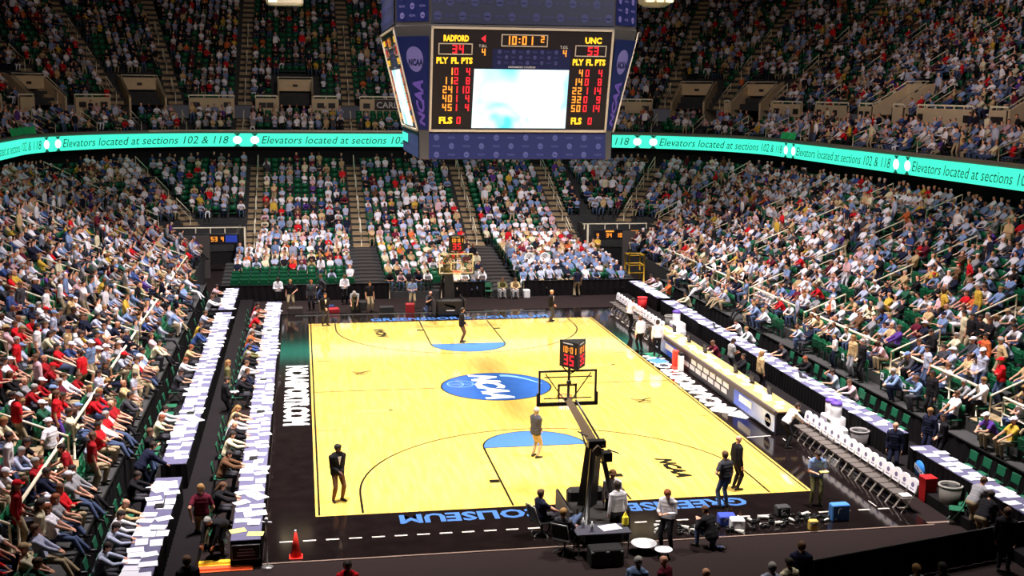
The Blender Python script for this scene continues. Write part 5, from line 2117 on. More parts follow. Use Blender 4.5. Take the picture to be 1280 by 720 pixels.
# laptops
LAPB = MB().bbox((0, 0, 0.012), (0.34, 0.24, 0.024), 0.008)
lap_base = LAPB.mesh('laptop_base', BLACKP)
lap_lid = MB().box((0, 0, 0.12), (0.34, 0.015, 0.24), M=None).mesh('laptop_lid', BLACKP)
lap_scr = MB().box((0, 0.009, 0.12), (0.30, 0.004, 0.19)).mesh('laptop_screen', mat('laptop_glow', (60, 70, 90), emit=(150, 170, 210), strength=0.5))
for i, (x, y, z, s_, nm) in enumerate(((-9.6, -0.6, 0.76, -1, 'court-side press table near the tan-jacketed reporter'), (-9.55, -5.4, 0.76, -1, 'court-side press table before the blond reporter'), (-9.6, -10.9, 0.76, -1, 'court-side press table near its brown-jacketed reporter'), (-9.6, 9.3, 0.76, -1, 'far half of the court-side press table'), (-11.85, -6.9, 1.21, -1, 'raised press-side table beside the white-shirted pair'), (-11.85, -16.2, 1.21, -1, 'near raised press-side table'), (11.7, -4.6, 1.11, 1, 'bench-side press table among the papers'), (11.7, 5.5, 1.11, 1, 'bench-side press table farther along'))):
    t = thing('laptop', 'open black laptop on the ' + nm, 'laptop', (x, y, z), s_ * math.pi / 2 * -1)
    rzx = math.radians(90) if s_ < 0 else math.radians(-90)
    t.rotation_euler = (0, 0, rzx)
    obj('base', lap_base, t)
    l_ = obj('lid', lap_lid, t, (0, -0.12, 0.02))
    l_.rotation_euler = (math.radians(12), 0, 0)
    obj('screen', lap_scr, l_)

# scorer's table: two lit picture panels and a dark middle with rows of placards
st_ = thing('scorers_table', 'long dark scorer table with advertising panels facing the court', 'table', (9.3, -0.6, 0.01))
obj('tabletop', MB().bbox((0.05, 0, 0.88), (1.0, 15.9, 0.06), 0.02).mesh('tabletop', mat('pale_wood_counter', (164, 138, 88), rough=0.6, noise=0.1)), st_)
obj('front_rail', MB().bbox((-0.42, 0, 0.84), (0.14, 15.9, 0.16), 0.02).mesh('front_rail', mat('dark_taupe_edge', (70, 58, 60), rough=0.5)), st_)
obj('front_panel', MB().box((-0.4, 0, 0.4), (0.05, 15.9, 0.76)).mesh('front_panel', mat('dark_plum_panel', (44, 34, 44), rough=0.5)), st_)
for s_ in (-1, 1):
    obj('end_panel', MB().box((0.07, s_ * 7.9, 0.42), (0.9, 0.05, 0.8)).mesh('end_panel', CLOTHD), st_)
LEDP = mat('white_blue_advert_panel', (200, 210, 235), rough=0.4)
nt = LEDP.node_tree
_b = nt.nodes['Principled BSDF']
_tc = nt.nodes.new('ShaderNodeTexCoord')
_sp = nt.nodes.new('ShaderNodeSeparateXYZ')
_rp = nt.nodes.new('ShaderNodeValToRGB')
_mr = nt.nodes.new('ShaderNodeMapRange')
_mr.inputs['From Min'].default_value = -2.2
_mr.inputs['From Max'].default_value = 2.2
nt.links.new(_tc.outputs['Object'], _sp.inputs['Vector'])
nt.links.new(_sp.outputs['Y'], _mr.inputs['Value'])
nt.links.new(_mr.outputs['Result'], _rp.inputs['Fac'])
_rp.color_ramp.elements[0].position = 0.25
_rp.color_ramp.elements[0].color = (*lin((214, 220, 240)), 1)
_rp.color_ramp.elements[1].position = 0.62
_rp.color_ramp.elements[1].color = (*lin((40, 70, 170)), 1)
nt.links.new(_rp.outputs['Color'], _b.inputs['Base Color'])
nt.links.new(_rp.outputs['Color'], _b.inputs['Emission Color'])
_b.inputs['Emission Strength'].default_value = 0.3
for yc, w, s_ in ((-5.9, 4.0, 1), (5.2, 3.6, -1)):
    pn = obj('advert_panel', MB().box((0, 0, 0), (0.05, w, 0.6)).mesh('advert_panel', LEDP), st_, (-0.45, yc, 0.44), 0 if s_ > 0 else 0)
    if s_ < 0:
        pn.rotation_euler = (0, 0, math.pi)
        pn.location = (-0.45, yc, 0.44)
    sx = -0.03 if s_ > 0 else 0.03
    em_ = MB()
    yd = -w / 2 + 0.5
    ring = [(sx, yd + 0.3 * math.cos(k * math.pi / 12), 0.25 * math.sin(k * math.pi / 12)) for k in range(24)]
    em_.add(ring, [tuple(range(24)), tuple(range(23, -1, -1))], 0)
    obj('blue_disc', em_.mesh('blue_disc', mat('advert_blue', (30, 70, 160), rough=0.5)), pn)
    wd = MB()
    fit_text(wd, 'NCAA', lambda x, y: (sx * 1.4, (yd + 0.26 - x) if s_ > 0 else (yd - 0.26 + x), -0.06 + y), 0.52, 0.14, 0, bold=0.04, shear=0.2)
    obj('lettering', wd.mesh('lettering', WHITE_PAINT), pn)
    ws_ = MB().box((sx * 1.2, 0.75, 0.1), (0.012, 1.3, 0.26))
    obj('white_caption', ws_.mesh('white_caption', WHITE_PAINT), pn)
plc = MB().box((0, 0, 0), (0.02, 0.62, 0.2)).mesh('placard', PAPER)
for j in range(2):
    for i in range(6 if j == 0 else 7):
        obj('placard', plc, st_, (-0.44, -2.9 + i * 0.8 + (0.2 if j else 0), 0.63 - 0.27 * j))
# things lying on the scorer's table
for i in range(26):
    y = -8.0 + i * 0.58
    o = obj('paper_sheet', PAPERS[rp.choice((0, 0, 2))], None, (9.2 + rp.uniform(-0.05, 0.45), y, 0.921), rp.uniform(-0.3, 0.3))
    tag(o, "white sheet lying on the scorer's table", 'paper', "sheets on the scorer's table")
for i, y in enumerate((-6.2, -4.4, -2.6, 1.2, 3.4, 5.6)):
    t = thing('monitor', 'small dark monitor standing on the scorer table, %s from its near end' % ORD[i], 'monitor', (9.6, y, 0.92), math.radians(90))
    obj('screen_housing', MB().bbox((0, 0, 0.2), (0.42, 0.06, 0.3), 0.02).mesh('screen_housing', BLACKP), t)
    obj('stand', MB().box((0, 0, 0.03), (0.2, 0.16, 0.02)).box((0, 0.02, 0.06), (0.05, 0.04, 0.1)).mesh('stand', BLACKP), t)

# ---- folding chairs
def chair_proto(name, label, color, cover=False, group=None):
    t = thing(name, label, 'chair', (0, 0, 0), 0, group)
    mt = mat('chair_' + color, COLOR_CH[color], rough=0.5)
    fr = mat('chair_frame_' + color, FRAME_CH[color], rough=0.4, metal=0.4)
    obj('seat', MB().bbox((0, 0.0, 0.43), (0.44, 0.42, 0.035), 0.015).mesh('seat', mt), t)
    m_ = MB()
    k = len(m_.v)
    m_.bbox((0, 0, 0), (0.44, 0.03, 0.3), 0.012).xf(Matrix.Translation((0, -0.245, 0.76)) @ Matrix.Rotation(math.radians(-9), 4, 'X').inverted(), k)
    obj('backrest', m_.mesh('backrest', mt), t)
    for s_ in (-1, 1):
        obj('leg', MB().tube([(s_ * 0.225, 0.23, 0.0), (s_ * 0.225, -0.18, 0.55), (s_ * 0.225, -0.27, 0.9)], 0.014, 5).mesh('leg', fr), t)
        obj('leg', MB().tube([(s_ * 0.205, -0.26, 0.0), (s_ * 0.205, 0.14, 0.42)], 0.014, 5).mesh('leg', fr), t)
    obj('stretcher', MB().tube([(-0.205, -0.19, 0.08), (0.205, -0.19, 0.08)], 0.01, 5).tube([(-0.225, 0.17, 0.08), (0.225, 0.17, 0.08)], 0.01, 5).mesh('stretcher', fr), t)
    if cover:
        m_ = MB()
        k = 0
        vs, fs = [], []
        prof = [(-0.245, -0.18), (-0.25, 0.1), (-0.20, 0.2), (-0.08, 0.235), (0.08, 0.235), (0.20, 0.2), (0.25, 0.1), (0.245, -0.18)]
        n = len(prof)
        for dy in (0.028, -0.028):
            vs += [(x, dy, z) for x, z in prof]
        fs = [tuple(range(n)), tuple(range(2 * n - 1, n - 1, -1))] + [(i, (i + 1) % n, n + (i + 1) % n, n + i)[::-1] for i in range(n)]
        M_ = Matrix.Translation((0, -0.245, 0.76)) @ Matrix.Rotation(math.radians(9), 4, 'X')
        m_.add(vs, fs).xf(M_)
        cv = obj('chair_back_cover', m_.mesh('chair_back_cover', mat('white_cover_cloth', (240, 236, 244), rough=0.9)), t)
        p_ = MB()
        for sy in (0.030, -0.030):
            ring = [(0.09 * math.cos(k * math.pi / 8), sy, 0.03 + 0.075 * math.sin(k * math.pi / 8)) for k in range(16)]
            p_.add(ring, [tuple(range(16)) if sy < 0 else tuple(range(15, -1, -1))])
            p_.box((0, sy, -0.1), (0.22, 0.002, 0.03))
        obj('cover_print', p_.xf(M_).mesh('cover_print', mat('grey_violet_print', (110, 100, 140), rough=0.9)), cv)
    return remember(t)


COLOR_CH = {'grey': (86, 78, 74), 'green': (24, 92, 64), 'white': (226, 222, 222)}
FRAME_CH = {'grey': (110, 100, 92), 'green': (40, 60, 52), 'white': (180, 178, 178)}
proto = chair_proto('bench_chair', 'grey bench chair with white printed back cover', 'grey', True)
n_b = 0
for lab, ys in (('near', [-8.95 - 0.5 * i for i in range(16)]), ('far', [16.4 - 0.6 * i for i in range(15)])):
    for i, y in enumerate(ys):
        lb = 'grey folding chair with white back cover, %s from the scorer table, %s team bench' % (ORD[i] if lab == 'near' else ORD[len(ys) - 1 - i], lab)
        x = 9.5 if lab == 'far' else 9.72
        if n_b == 0:
            proto.location = (x, y, 0.01)
            proto.rotation_euler = (0, 0, math.pi / 2)
            tag(proto, lb, None, 'covered chairs of the near team bench')
        else:
            copy_tree(proto, (x, y, 0.01), math.pi / 2, lb, 'covered chairs of the %s team bench' % lab)
        n_b += 1

gproto = chair_proto('folding_chair', 'green folding chair', 'green')
_first = [True]


def green_chair(x, y, z, rz, label, group):
    if _first[0]:
        _first[0] = False
        gproto.location, gproto.rotation_euler = (x, y, z), (0, 0, rz)
        tag(gproto, label, None, group)
    else:
        copy_tree(gproto, (x, y, z), rz, label, group)


for i in range(12):
    green_chair(12.62, -1.6 - 0.82 * i, 0.32, math.pi / 2, 'empty green folding chair, %s behind the middle bench-side press table' % ORD[i], 'empty chairs behind the bench-side press table')
for i in range(6):
    green_chair(12.62, -14.9 - 0.75 * i, 0.32, math.pi / 2, 'empty green folding chair, %s behind the near bench-side press table' % ORD[i], 'empty chairs behind the near bench-side table')
for i, (x, y) in enumerate(((-10.35, -15.75), (-10.35, -16.35))):
    green_chair(x, y, 0.01, -math.pi / 2, 'empty green folding chair at the near end of court-side press table, %s one' % ORD[i], 'empty chairs at the court-side table end')
for i, y in enumerate((-9.6, -10.3, -10.9, -11.5, -15.9, -5.5, -6.1, -4.4)):
    green_chair(-12.78, y, 0.4, -math.pi / 2, 'empty green folding chair behind the raised press-side table, %s' % ('beside the empty stretch, ' + ORD[i]), 'empty chairs behind the raised press-side table')
for i, (x, y) in enumerate(((10.72, -17.6), (11.2, -17.3))):
    green_chair(x, y, 0, math.radians(60), 'green folding chair beside the near bench-side table, %s' % ('at the leaning man' if i == 0 else 'at the table corner'), 'chairs at the bench-side table corner')

# far-end chairs with the two seated men, and white stools
wproto = chair_proto('white_chair', 'white folding chair at the far drape under a seated man', 'white')
wproto.location, wproto.rotation_euler = (3.81, 21.1, 0), (0, 0, math.pi)
wproto['group'] = 'chairs of the two seated men'
copy_tree(wproto, (4.58, 21.0, 0), math.pi, None, 'chairs of the two seated men')
green_chair(3.05, 21.2, 0, math.pi, 'empty green folding chair beside the two seated men at the far drape', 'chair at the far drape')

# ---- drapes at the far end, with posts
for i, (xa, xb, y, z) in enumerate(((-12.9, -2.9, 21.55, 0.95), (-2.6, 3.2, 21.55, 0.72), (0.2, 3.2, 21.5, 0.95), (5.2, 8.3, 21.45, 0.95), (8.4, 12.6, 21.4, 0.95))):
    if i == 1:
        continue
    t = thing('pipe_and_drape', 'black pleated drape along the far end, %s' % ('under the empty green rows', '', 'behind the hoop base', 'below the band, first stretch', 'below the band, corner stretch')[i], 'drape', ((xa + xb) / 2, y, 0))
    w = xb - xa
    m_ = MB()
    pleats(m_, (w / 2, 0), (-w / 2, 0), 0.01, z, 0.04, 0.2)
    obj('drape', m_.mesh('drape', DRAPE), t)
    obj('top_pipe', MB().tube([(-w / 2, 0, z), (w / 2, 0, z)], 0.025, 6).mesh('top_pipe', BLACKM), t)
    for e in (-w / 2, w / 2):
        obj('post', MB().tube([(e, -0.05, 0.0), (e, -0.05, z + 0.03)], 0.03, 6).mesh('post', mat('tan_metal', (150, 130, 108), rough=0.5)), t)
        obj('foot_plate', MB().box((e, -0.05, 0.008), (0.4, 0.3, 0.016)).mesh('foot_plate', BLACKM), t)
# drapes along the platforms of both long sides, and across the near end
for s_, nm in ((-1, 'press-side'), (1, 'bench-side')):
    t = thing('platform_drape', 'black pleated drape hanging before the lowest %s row' % nm, 'drape', (s_ * 13.37, -1.5, 0))
    m_ = MB()
    pleats(m_, (0, -22), (0, 22), 0.01, 1.3 if s_ < 0 else 1.12, 0.03, 0.3)
    obj('drape', m_.mesh('drape', DRAPE), t)
    obj('top_pipe', MB().tube([(0, -22, 1.3 if s_ < 0 else 1.12), (0, 22, 1.3 if s_ < 0 else 1.12)], 0.03, 6).mesh('top_pipe', BLACKM), t)
    for k in range(10):
        obj('post', MB().tube([(s_ * 0.05, -21.9 + k * 4.86, 0), (s_ * 0.05, -21.9 + k * 4.86, 0.95)], 0.022, 5).mesh('post', mat('tan_metal', (150, 130, 108), rough=0.5)), t)
t = thing('near_end_drape', 'black drape across the near end in front of the closest spectators', 'drape', (7.9, -20.75, 0))
m_ = MB()
pleats(m_, (-3.6, -1.05), (4.4, 0.9), 0.01, 0.95, 0.03, 0.2)
obj('drape', m_.mesh('drape', DRAPE), t)
obj('top_pipe', MB().tube([(-3.6, -1.05, 0.95), (4.4, 0.9, 0.95)], 0.025, 6).mesh('top_pipe', BLACKM), t)
for f in (0.0, 0.27, 0.62, 1.0):
    obj('post', MB().tube([(-3.6 + 8 * f, -1.05 + 1.95 * f, 0), (-3.6 + 8 * f, -1.05 + 1.95 * f, 0.97)], 0.025, 6).mesh('post', BLACKM), t)

# ---- bins, coolers, cones and other gear
def bin_(label, loc, color, r=0.3, h=0.78, name='trash_can', square=False):
    t = thing(name, label, 'bin', loc)
    mt = mat('bin_%d_%d_%d' % color, color, rough=0.6)
    if square:
        obj('body', MB().box((0, 0, h / 2), (r * 1.7, r * 1.7, h), taper=1.12).mesh('body', mt), t)
        obj('rim', MB().bbox((0, 0, h), (r * 2.0, r * 2.0, 0.05), 0.02).mesh('rim', mt), t)
    else:
        obj('body', MB().lathe([(r * 0.8, 0), (r * 0.98, h * 0.96), (r * 0.92, h * 0.96), (r * 0.78, 0.1)], n=20).mesh('body', mt), t)
        obj('rim', MB().lathe([(r * 0.9, h - 0.07), (r * 1.06, h - 0.07), (r * 1.08, h), (r * 0.9, h), (r * 0.9, h - 0.07)], n=20, cap=False).mesh('rim', mat('bin_rim_%d' % color[0], tuple(min(255, c + 40) for c in color), rough=0.6)), t)
        obj('liner', MB().lathe([(0.01, h * 0.5), (r * 0.9, h * 0.9)], n=16, cap=False).mesh('liner', BLACKP), t)
    return t


bin_('grey round trash can beside the near bench-side press table', (11.0, -16.75, 0), (104, 98, 92), 0.34, 0.86)
bin_('red square bin beside the grey trash can', (10.85, -15.75, 0), (186, 20, 24), 0.21, 0.76, 'red_bin', True)
bin_('grey round trash can behind the near team bench', (11.0, -10.9, 0), (92, 86, 86), 0.32, 0.84)
bin_('grey round trash can behind the far team bench', (10.95, 10.4, 0), (104, 100, 98), 0.3, 0.8)
bin_('tall red bin behind the far team bench', (10.8, 15.1, 0), (186, 18, 26), 0.27, 0.95, 'red_bin')

WHITEP = mat('white_cooler_plastic', (238, 234, 236), rough=0.45)
PURP = mat('purple_label', (92, 60, 160), rough=0.5)


def cooler_stack(label, loc, two=True):
    t = thing('cooler_cart', label, 'cooler cart', loc)
    obj('lower_box', MB().bbox((0, 0, 0.4), (0.6, 0.9, 0.8), 0.04).mesh('lower_box', WHITEP), t)
    obj('purple_band', MB().box((-0.304, 0.1, 0.5), (0.01, 0.7, 0.22)).mesh('purple_band', PURP), t)
    obj('ice_chest', MB().bbox((-0.1, -0.75, 0.28), (0.5, 0.5, 0.56), 0.06).mesh('ice_chest', WHITEP), t)
    obj('grey_panel', MB().box((-0.31, -0.3, 0.62), (0.012, 0.25, 0.25)).mesh('grey_panel', METAL), t)
    for k in range(2 if two else 1):
        d = obj('drink_barrel', MB().lathe([(0.17, 0.8), (0.2, 0.84), (0.2, 1.22), (0.18, 1.25)], (0, 0.22 - 0.44 * k, 0), 14).mesh('drink_barrel', WHITEP), t)
        obj('barrel_lid', MB().lathe([(0.21, 1.25), (0.21, 1.33), (0.15, 1.37)], (0, 0.22 - 0.44 * k, 0), 14).mesh('barrel_lid', PURP), d)
    return t


cooler_stack('white cooler cart with two purple-lidded drink barrels behind the near bench', (10.95, -8.9, 0))
cooler_stack('white cooler cart with purple label behind the scorer table far end', (10.75, 8.6, 0), False)

t = thing('traffic_cone', 'red-orange traffic cone standing at the floor corner', 'cone', (-8.25, -17.35, 0.01))
CONE = mat('red_orange_cone', (222, 44, 32), rough=0.5)
obj('base', MB().bbox((0, 0, 0.015), (0.36, 0.36, 0.03), 0.01).mesh('base', CONE), t)
obj('cone_body', MB().lathe([(0.15, 0.03), (0.03, 0.72), (0.025, 0.72)], n=16).mesh('cone_body', CONE), t)
obj('white_tip', MB().lathe([(0.032, 0.7), (0.028, 0.76)], n=12).mesh('white_tip', PAPER), t)

for i, (y, c, nm) in enumerate(((-17.45, (240, 190, 40), 'yellow'), (-17.85, (236, 92, 40), 'orange'))):
    o = MB().prism([(-11.4, y - 0.18), (-9.35, y - 0.18), (-9.35, y + 0.18), (-11.4, y + 0.18)], 0.0, 0.02).box((-10.37, y, 0.045), (2.05, 0.22, 0.05), taper=0.8).build('cable_ramp', mat(nm + '_rubber', c, rough=0.6))
    tag(o, '%s cable ramp on the floor between the two press tables' % nm, 'cable ramp')

t = thing('table_end_sign', 'black framed notice hanging on the near end of the court-side press table', 'sign', (-9.52, -17.86, 0.24))
obj('board', MB().box((0, 0, 0.2), (0.74, 0.03, 0.42)).mesh('board', BLACKP), t)
fr = MB()
for a in ((-0.36, 0.0, 0.36, 0.015), (-0.36, 0.385, 0.36, 0.4), (-0.36, 0, -0.345, 0.4), (0.345, 0, 0.36, 0.4)):
    fr.box(((a[0] + a[2]) / 2, -0.018, (a[1] + a[3]) / 2), (a[2] - a[0], 0.006, a[3] - a[1]))
obj('white_border', fr.mesh('white_border', PAPER), t)
for k in range(3):
    obj('text_line', MB().box((0, -0.018, 0.28 - 0.08 * k), (0.46 - 0.1 * (k == 0), 0.005, 0.03)).mesh('text_line', PAPER), t)

t = thing('microphone_stand', 'thin grey stand with a small white head beside the court-side table', 'stand', (-8.98, -17.9, 0))
obj('base', MB().lathe([(0.16, 0), (0.16, 0.02), (0.02, 0.04)], n=14).mesh('base', METAL), t)
obj('pole', MB().tube([(0, 0, 0.03), (0, 0, 1.25)], 0.016, 6).mesh('pole', METAL), t)
obj('head', MB().tube([(-0.12, 0, 1.25), (0.14, 0, 1.22)], 0.028, 6).ball((0, 0, 1.32), 0.05, 8).mesh('head', PAPER), t)

# blue emblem disc with a white sash on the drape of the near bench-side table
t = thing('drape_emblem', 'blue disc emblem with white lettered sash on the bench-side table drape', 'emblem', (11.24, -14.55, 0.58))
obj('disc', MB().lathe([(0.3, -0.01), (0.3, 0.01)], n=28).xf(Matrix.Rotation(math.pi / 2, 4, 'Y')).mesh('disc', mat('bright_blue_print', (44, 120, 200), rough=0.6)), t)
w_ = MB()
w_.add([(-0.02, 0.3, 0.0), (-0.02, -0.75, -0.34), (-0.02, -0.75, -0.18), (-0.02, 0.3, 0.16)], [(0, 1, 2, 3)])
obj('white_sash', w_.mesh('white_sash', WHITE_PAINT), t)
w_ = MB()
fit_text(w_, 'NCAA', lambda x, y: (-0.028, 0.24 - x, 0.02 + y - x * 0.324), 0.6, 0.1, 0, bold=0.04, shear=0.2)
obj('lettering', w_.mesh('lettering', mat('advert_blue', (30, 70, 160))), t)

# table and gear around the near hoop base
t = thing('side_table', 'small dark table with papers behind the near hoop base', 'table', (-0.15, -18.35, 0))
obj('tabletop', MB().bbox((0, 0, 0.70), (1.5, 0.7, 0.04), 0.01).mesh('tabletop', mat('dark_blue_grey_top', (64, 62, 74), rough=0.5)), t)
for sx in (-1, 1):
    for sy in (-1, 1):
        obj('leg', MB().tube([(sx * 0.68, sy * 0.29, 0), (sx * 0.68, sy * 0.29, 0.69)], 0.02, 6).mesh('leg', BLACKM), t)
tag(obj('paper_sheet', MB().box((0, 0, 0.006), (0.55, 0.4, 0.012)).mesh('paper_sheet', PAPER), None, (0.1, -18.3, 0.721), 0.2), 'large white sheet on the small dark table', 'paper')
for k, (x, y) in enumerate(((-0.62, -18.2), (-0.45, -18.5))):
    tag(MB().lathe([(0.04, 0), (0.045, 0.2), (0.02, 0.24), (0.02, 0.28)], n=10).build('bottle', PAPER, None, (x, y, 0.721)), 'white bottle on the small dark table, %s' % ('far edge' if k == 0 else 'near edge'), 'bottle')
o = MB()
o.bbox((0, 0, 0.14), (0.17, 0.14, 0.28), 0.04).tube([(-0.05, 0, 0.26), (0, 0, 0.38), (0.05, 0, 0.26)], 0.02, 6)
tag(o.build('tool_bag', mat('yellow_vest', (230, 206, 40), rough=0.7), None, (0.55, -18.2, 0.721)), 'yellow bag standing on the small dark table', 'bag')
for k, (x, y, r) in enumerate(((1.05, -18.35, 0.36), (1.45, -18.85, 0.24))):
    t = thing('round_stool', 'round white-topped stool, %s of the two behind the hoop base' % ('larger' if k == 0 else 'smaller'), 'stool', (x, y, 0))
    obj('top', MB().lathe([(r - 0.02, 0.22), (r, 0.235), (r, 0.25), (r - 0.02, 0.26)], n=24).mesh('top', PAPER), t)
    for a in range(3):
        obj('leg', MB().tube([(r * 0.6 * math.cos(a * 2.1), r * 0.6 * math.sin(a * 2.1), 0), (r * 0.4 * math.cos(a * 2.1), r * 0.4 * math.sin(a * 2.1), 0.225)], 0.02, 6).mesh('leg', BLACKM), t)
t = thing('equipment_case', 'black road case with metal catches before the small table', 'case', (-0.2, -19.0, 0))
obj('body', MB().bbox((0, 0, 0.24), (0.9, 0.5, 0.48), 0.03).mesh('body', BLACKP), t)
for k in range(3):
    obj('metal_corner', MB().bbox((-0.4 + 0.4 * k, -0.26, 0.42), (0.09, 0.03, 0.05), 0.01).mesh('metal_corner', METAL), t)

# swivel chairs
def swivel(label, loc, rz):
    t = thing('office_chair', label, 'office chair', loc, rz)
    m_ = MB()
    for a in range(5):
        w = a * 2 * math.pi / 5
        m_.tube([(0, 0, 0.1), (0.3 * math.cos(w), 0.3 * math.sin(w), 0.06)], 0.022, 5)
        m_.ball((0.3 * math.cos(w), 0.3 * math.sin(w), 0.03), 0.03, 6)
    obj('star_base', m_.mesh('star_base', METAL), t)
    obj('column', MB().tube([(0, 0, 0.1), (0, 0, 0.40)], 0.03, 8).mesh('column', BLACKM), t)
    obj('seat', MB().bbox((0, 0, 0.41), (0.5, 0.48, 0.05), 0.02).mesh('seat', BLACKP), t)
    m_ = MB()
    m_.bbox((0, 0, 0), (0.46, 0.05, 0.42), 0.02).xf(Matrix.Translation((0, -0.31, 0.70)) @ Matrix.Rotation(math.radians(10), 4, 'X'))
    obj('backrest', m_.mesh('backrest', BLACKP), t)
    obj('back_frame', MB().tube([(-0.24, -0.2, 0.4), (-0.26, -0.30, 0.62), (-0.24, -0.39, 0.93), (0.24, -0.39, 0.93), (0.26, -0.30, 0.62), (0.24, -0.2, 0.4)], 0.018, 6).mesh('back_frame', METAL), t)
    return t


swivel('dark swivel chair under the man in navy shirt by the hoop base', (-1.45, -16.75, 0.01), math.radians(-70))
swivel('dark swivel chair with silver frame behind the hoop base', (-1.1, -18.1, 0), math.radians(-38))

# cameras and lenses lying along the near base line
cam_body = MB().bbox((0, 0, 0.07), (0.17, 0.11, 0.14), 0.02).bbox((0, 0, 0.16), (0.08, 0.08, 0.05), 0.01).mesh('camera', BLACKP)
lens_g = MB().tube([(0, 0.05, 0.07), (0, 0.2, 0.07), (0, 0.22, 0.07), (0, 0.42, 0.07)], [0.04, 0.045, 0.065, 0.07], 10).mesh('lens', mat('pale_lens_barrel', (206, 200, 194), rough=0.4))
lens_d = MB().tube([(0, 0.05, 0.07), (0, 0.2, 0.07)], [0.04, 0.05], 10).mesh('lens', BLACKP)
rc = random.Random(4)
for i in range(58):
    x = 1.9 + 5.6 * (i + rc.random()) / 58
    y = -16.75 - 0.75 * rc.random() + 0.07 * (x - 2)
    c = obj('camera', cam_body, None, (x, y, 0.012), rc.uniform(0, 6.28))
    tag(c, 'black camera with lens lying among the gear on the near base line', 'camera', 'cameras lying along the near base line')
    obj('lens', lens_g if i % 3 == 0 else lens_d, c)
    c.scale = (rc.uniform(0.6, 0.95),) * 3
for i, (x, y, s_, c, lb) in enumerate(((4.0, -16.75, (0.5, 0.4, 0.3), (52, 70, 170), 'blue crate on the near base line beside the jeans-wearing man'), (4.15, -17.2, (0.4, 0.36, 0.34), (232, 228, 232), 'white box with dark handle hole below the blue crate'), (7.4, -16.9, (0.55, 0.3, 0.5), (70, 128, 200), 'light blue bag standing at the near corner of the floor'), (6.3, -17.55, (0.26, 0.2, 0.3), (214, 180, 90), 'tan box on the near base line'), (5.9, -16.3, (0.42, 0.3, 0.3), (52, 50, 52), 'dark camera case on the near base line beside the blue-shirted man'))):
    t = thing('gear_box', lb, 'box', (x, y, 0.011), rc.uniform(-0.2, 0.2))
    obj('body', MB().bbox((0, 0, s_[2] / 2), s_, 0.03).mesh('body', mat('gear_%d' % i, c, rough=0.6)), t)
    obj('handle', MB().tube([(-0.1, -s_[1] / 2 - 0.012, s_[2] * 0.5), (-0.07, -s_[1] / 2 - 0.02, s_[2] * 0.78), (0.07, -s_[1] / 2 - 0.02, s_[2] * 0.78), (0.1, -s_[1] / 2 - 0.012, s_[2] * 0.5)], 0.015, 5).mesh('handle', BLACKP), t)
# gear behind the far base line
for i, (x, y, s_, c, lb) in enumerate(((-6.35, 17.6, (0.7, 0.5, 0.25), (150, 24, 34), 'red bag on the floor behind the far base line'), (-6.9, 17.5, (0.5, 0.4, 0.7), (88, 74, 66), 'brown-grey case standing behind the far base line'), (-6.5, 18.0, (0.5, 0.4, 0.35), (30, 40, 90), 'navy bag behind the red bag at the far base line'), (-2.1, 16.9, (0.5, 0.35, 0.55), (150, 24, 34), 'red bag beside the man in light blue at the far end'), (-4.9, 18.2, (0.9, 0.5, 0.5), (36, 32, 32), 'black case behind the far base line'), (-8.4, 17.3, (0.8, 0.5, 0.4), (60, 50, 46), 'dark case at the far end of the court-side press table'), (-3.4, 17.0, (0.8, 0.4, 0.4), (34, 30, 32), 'black camera case beside the black-shirted man'), (5.3, 21.0, (0.4, 0.35, 0.5), (236, 232, 236), 'white box beside the two seated men'))):
    t = thing('gear_box', lb, 'box', (x, y, 0.0), rc.uniform(-0.2, 0.2))
    obj('body', MB().bbox((0, 0, s_[2] / 2), s_, 0.04).mesh('body', mat('fargear_%d' % i, c, rough=0.7)), t)
    obj('handle', MB().tube([(-0.1, 0, s_[2] - 0.01), (-0.08, 0, s_[2] + 0.06), (0.08, 0, s_[2] + 0.06), (0.1, 0, s_[2] - 0.01)], 0.014, 5).mesh('handle', BLACKP), t)
# red pad and white machine by the scorer's table; towels at the bench
t = thing('red_pad', 'red upright foam pad standing before the scorer table', 'pad', (8.55, 2.1, 0.01))
obj('body', MB().bbox((0, 0, 0.42), (0.26, 0.3, 0.84), 0.04).mesh('body', mat('red_foam', (226, 62, 44), rough=0.7)), t)
obj('foot', MB().bbox((0.0, -0.05, 0.06), (0.4, 0.5, 0.1), 0.03).mesh('foot', mat('red_foam')), t)
t = thing('white_stand', 'white boxy stand with dark top beside the red pad', 'stand', (8.62, 1.55, 0.01))
obj('body', MB().bbox((0, 0, 0.36), (0.2, 0.3, 0.72), 0.02).mesh('body', WHITEP), t)
obj('dark_top', MB().bbox((0, 0, 0.79), (0.2, 0.26, 0.14), 0.02).mesh('dark_top', BLACKP), t)
for i, (x, y, r) in enumerate(((8.3, -5.4, 0.4), (8.75, -6.2, 0.2))):
    o = MB().box((0, 0, 0.01), (0.9, 0.8, 0.02), rz=0.5).build('towel', WHITEP, None, (x, y + 0.5, 0.012), r)
    tag(o, 'white towel spread on the floor before the scorer table, %s one' % ORD[i], 'towel')
o = MB().box((0, 0, 0.008), (0.7, 0.9, 0.016)).build('towel', mat('blue_towel', (60, 110, 190), rough=0.9), None, (8.2, 3.6, 0.012), 0.3)
tag(o, 'blue towel on the floor at the two white-shirted workers', 'towel')
o = MB().box((0, 0, 0.008), (0.6, 0.8, 0.016)).build('towel', mat('green_towel', (30, 110, 80), rough=0.9), None, (8.35, 4.9, 0.012), 0.2)
tag(o, 'green towel on the floor at the far end of the scorer table', 'towel')
tag(MB().bbox((0, 0, 0.02), (0.3, 0.3, 0.04), 0.01).build('towel', WHITEP, None, (9.72, -16.45, 0.47)), 'folded white towel on the last chair of the near bench', 'towel')
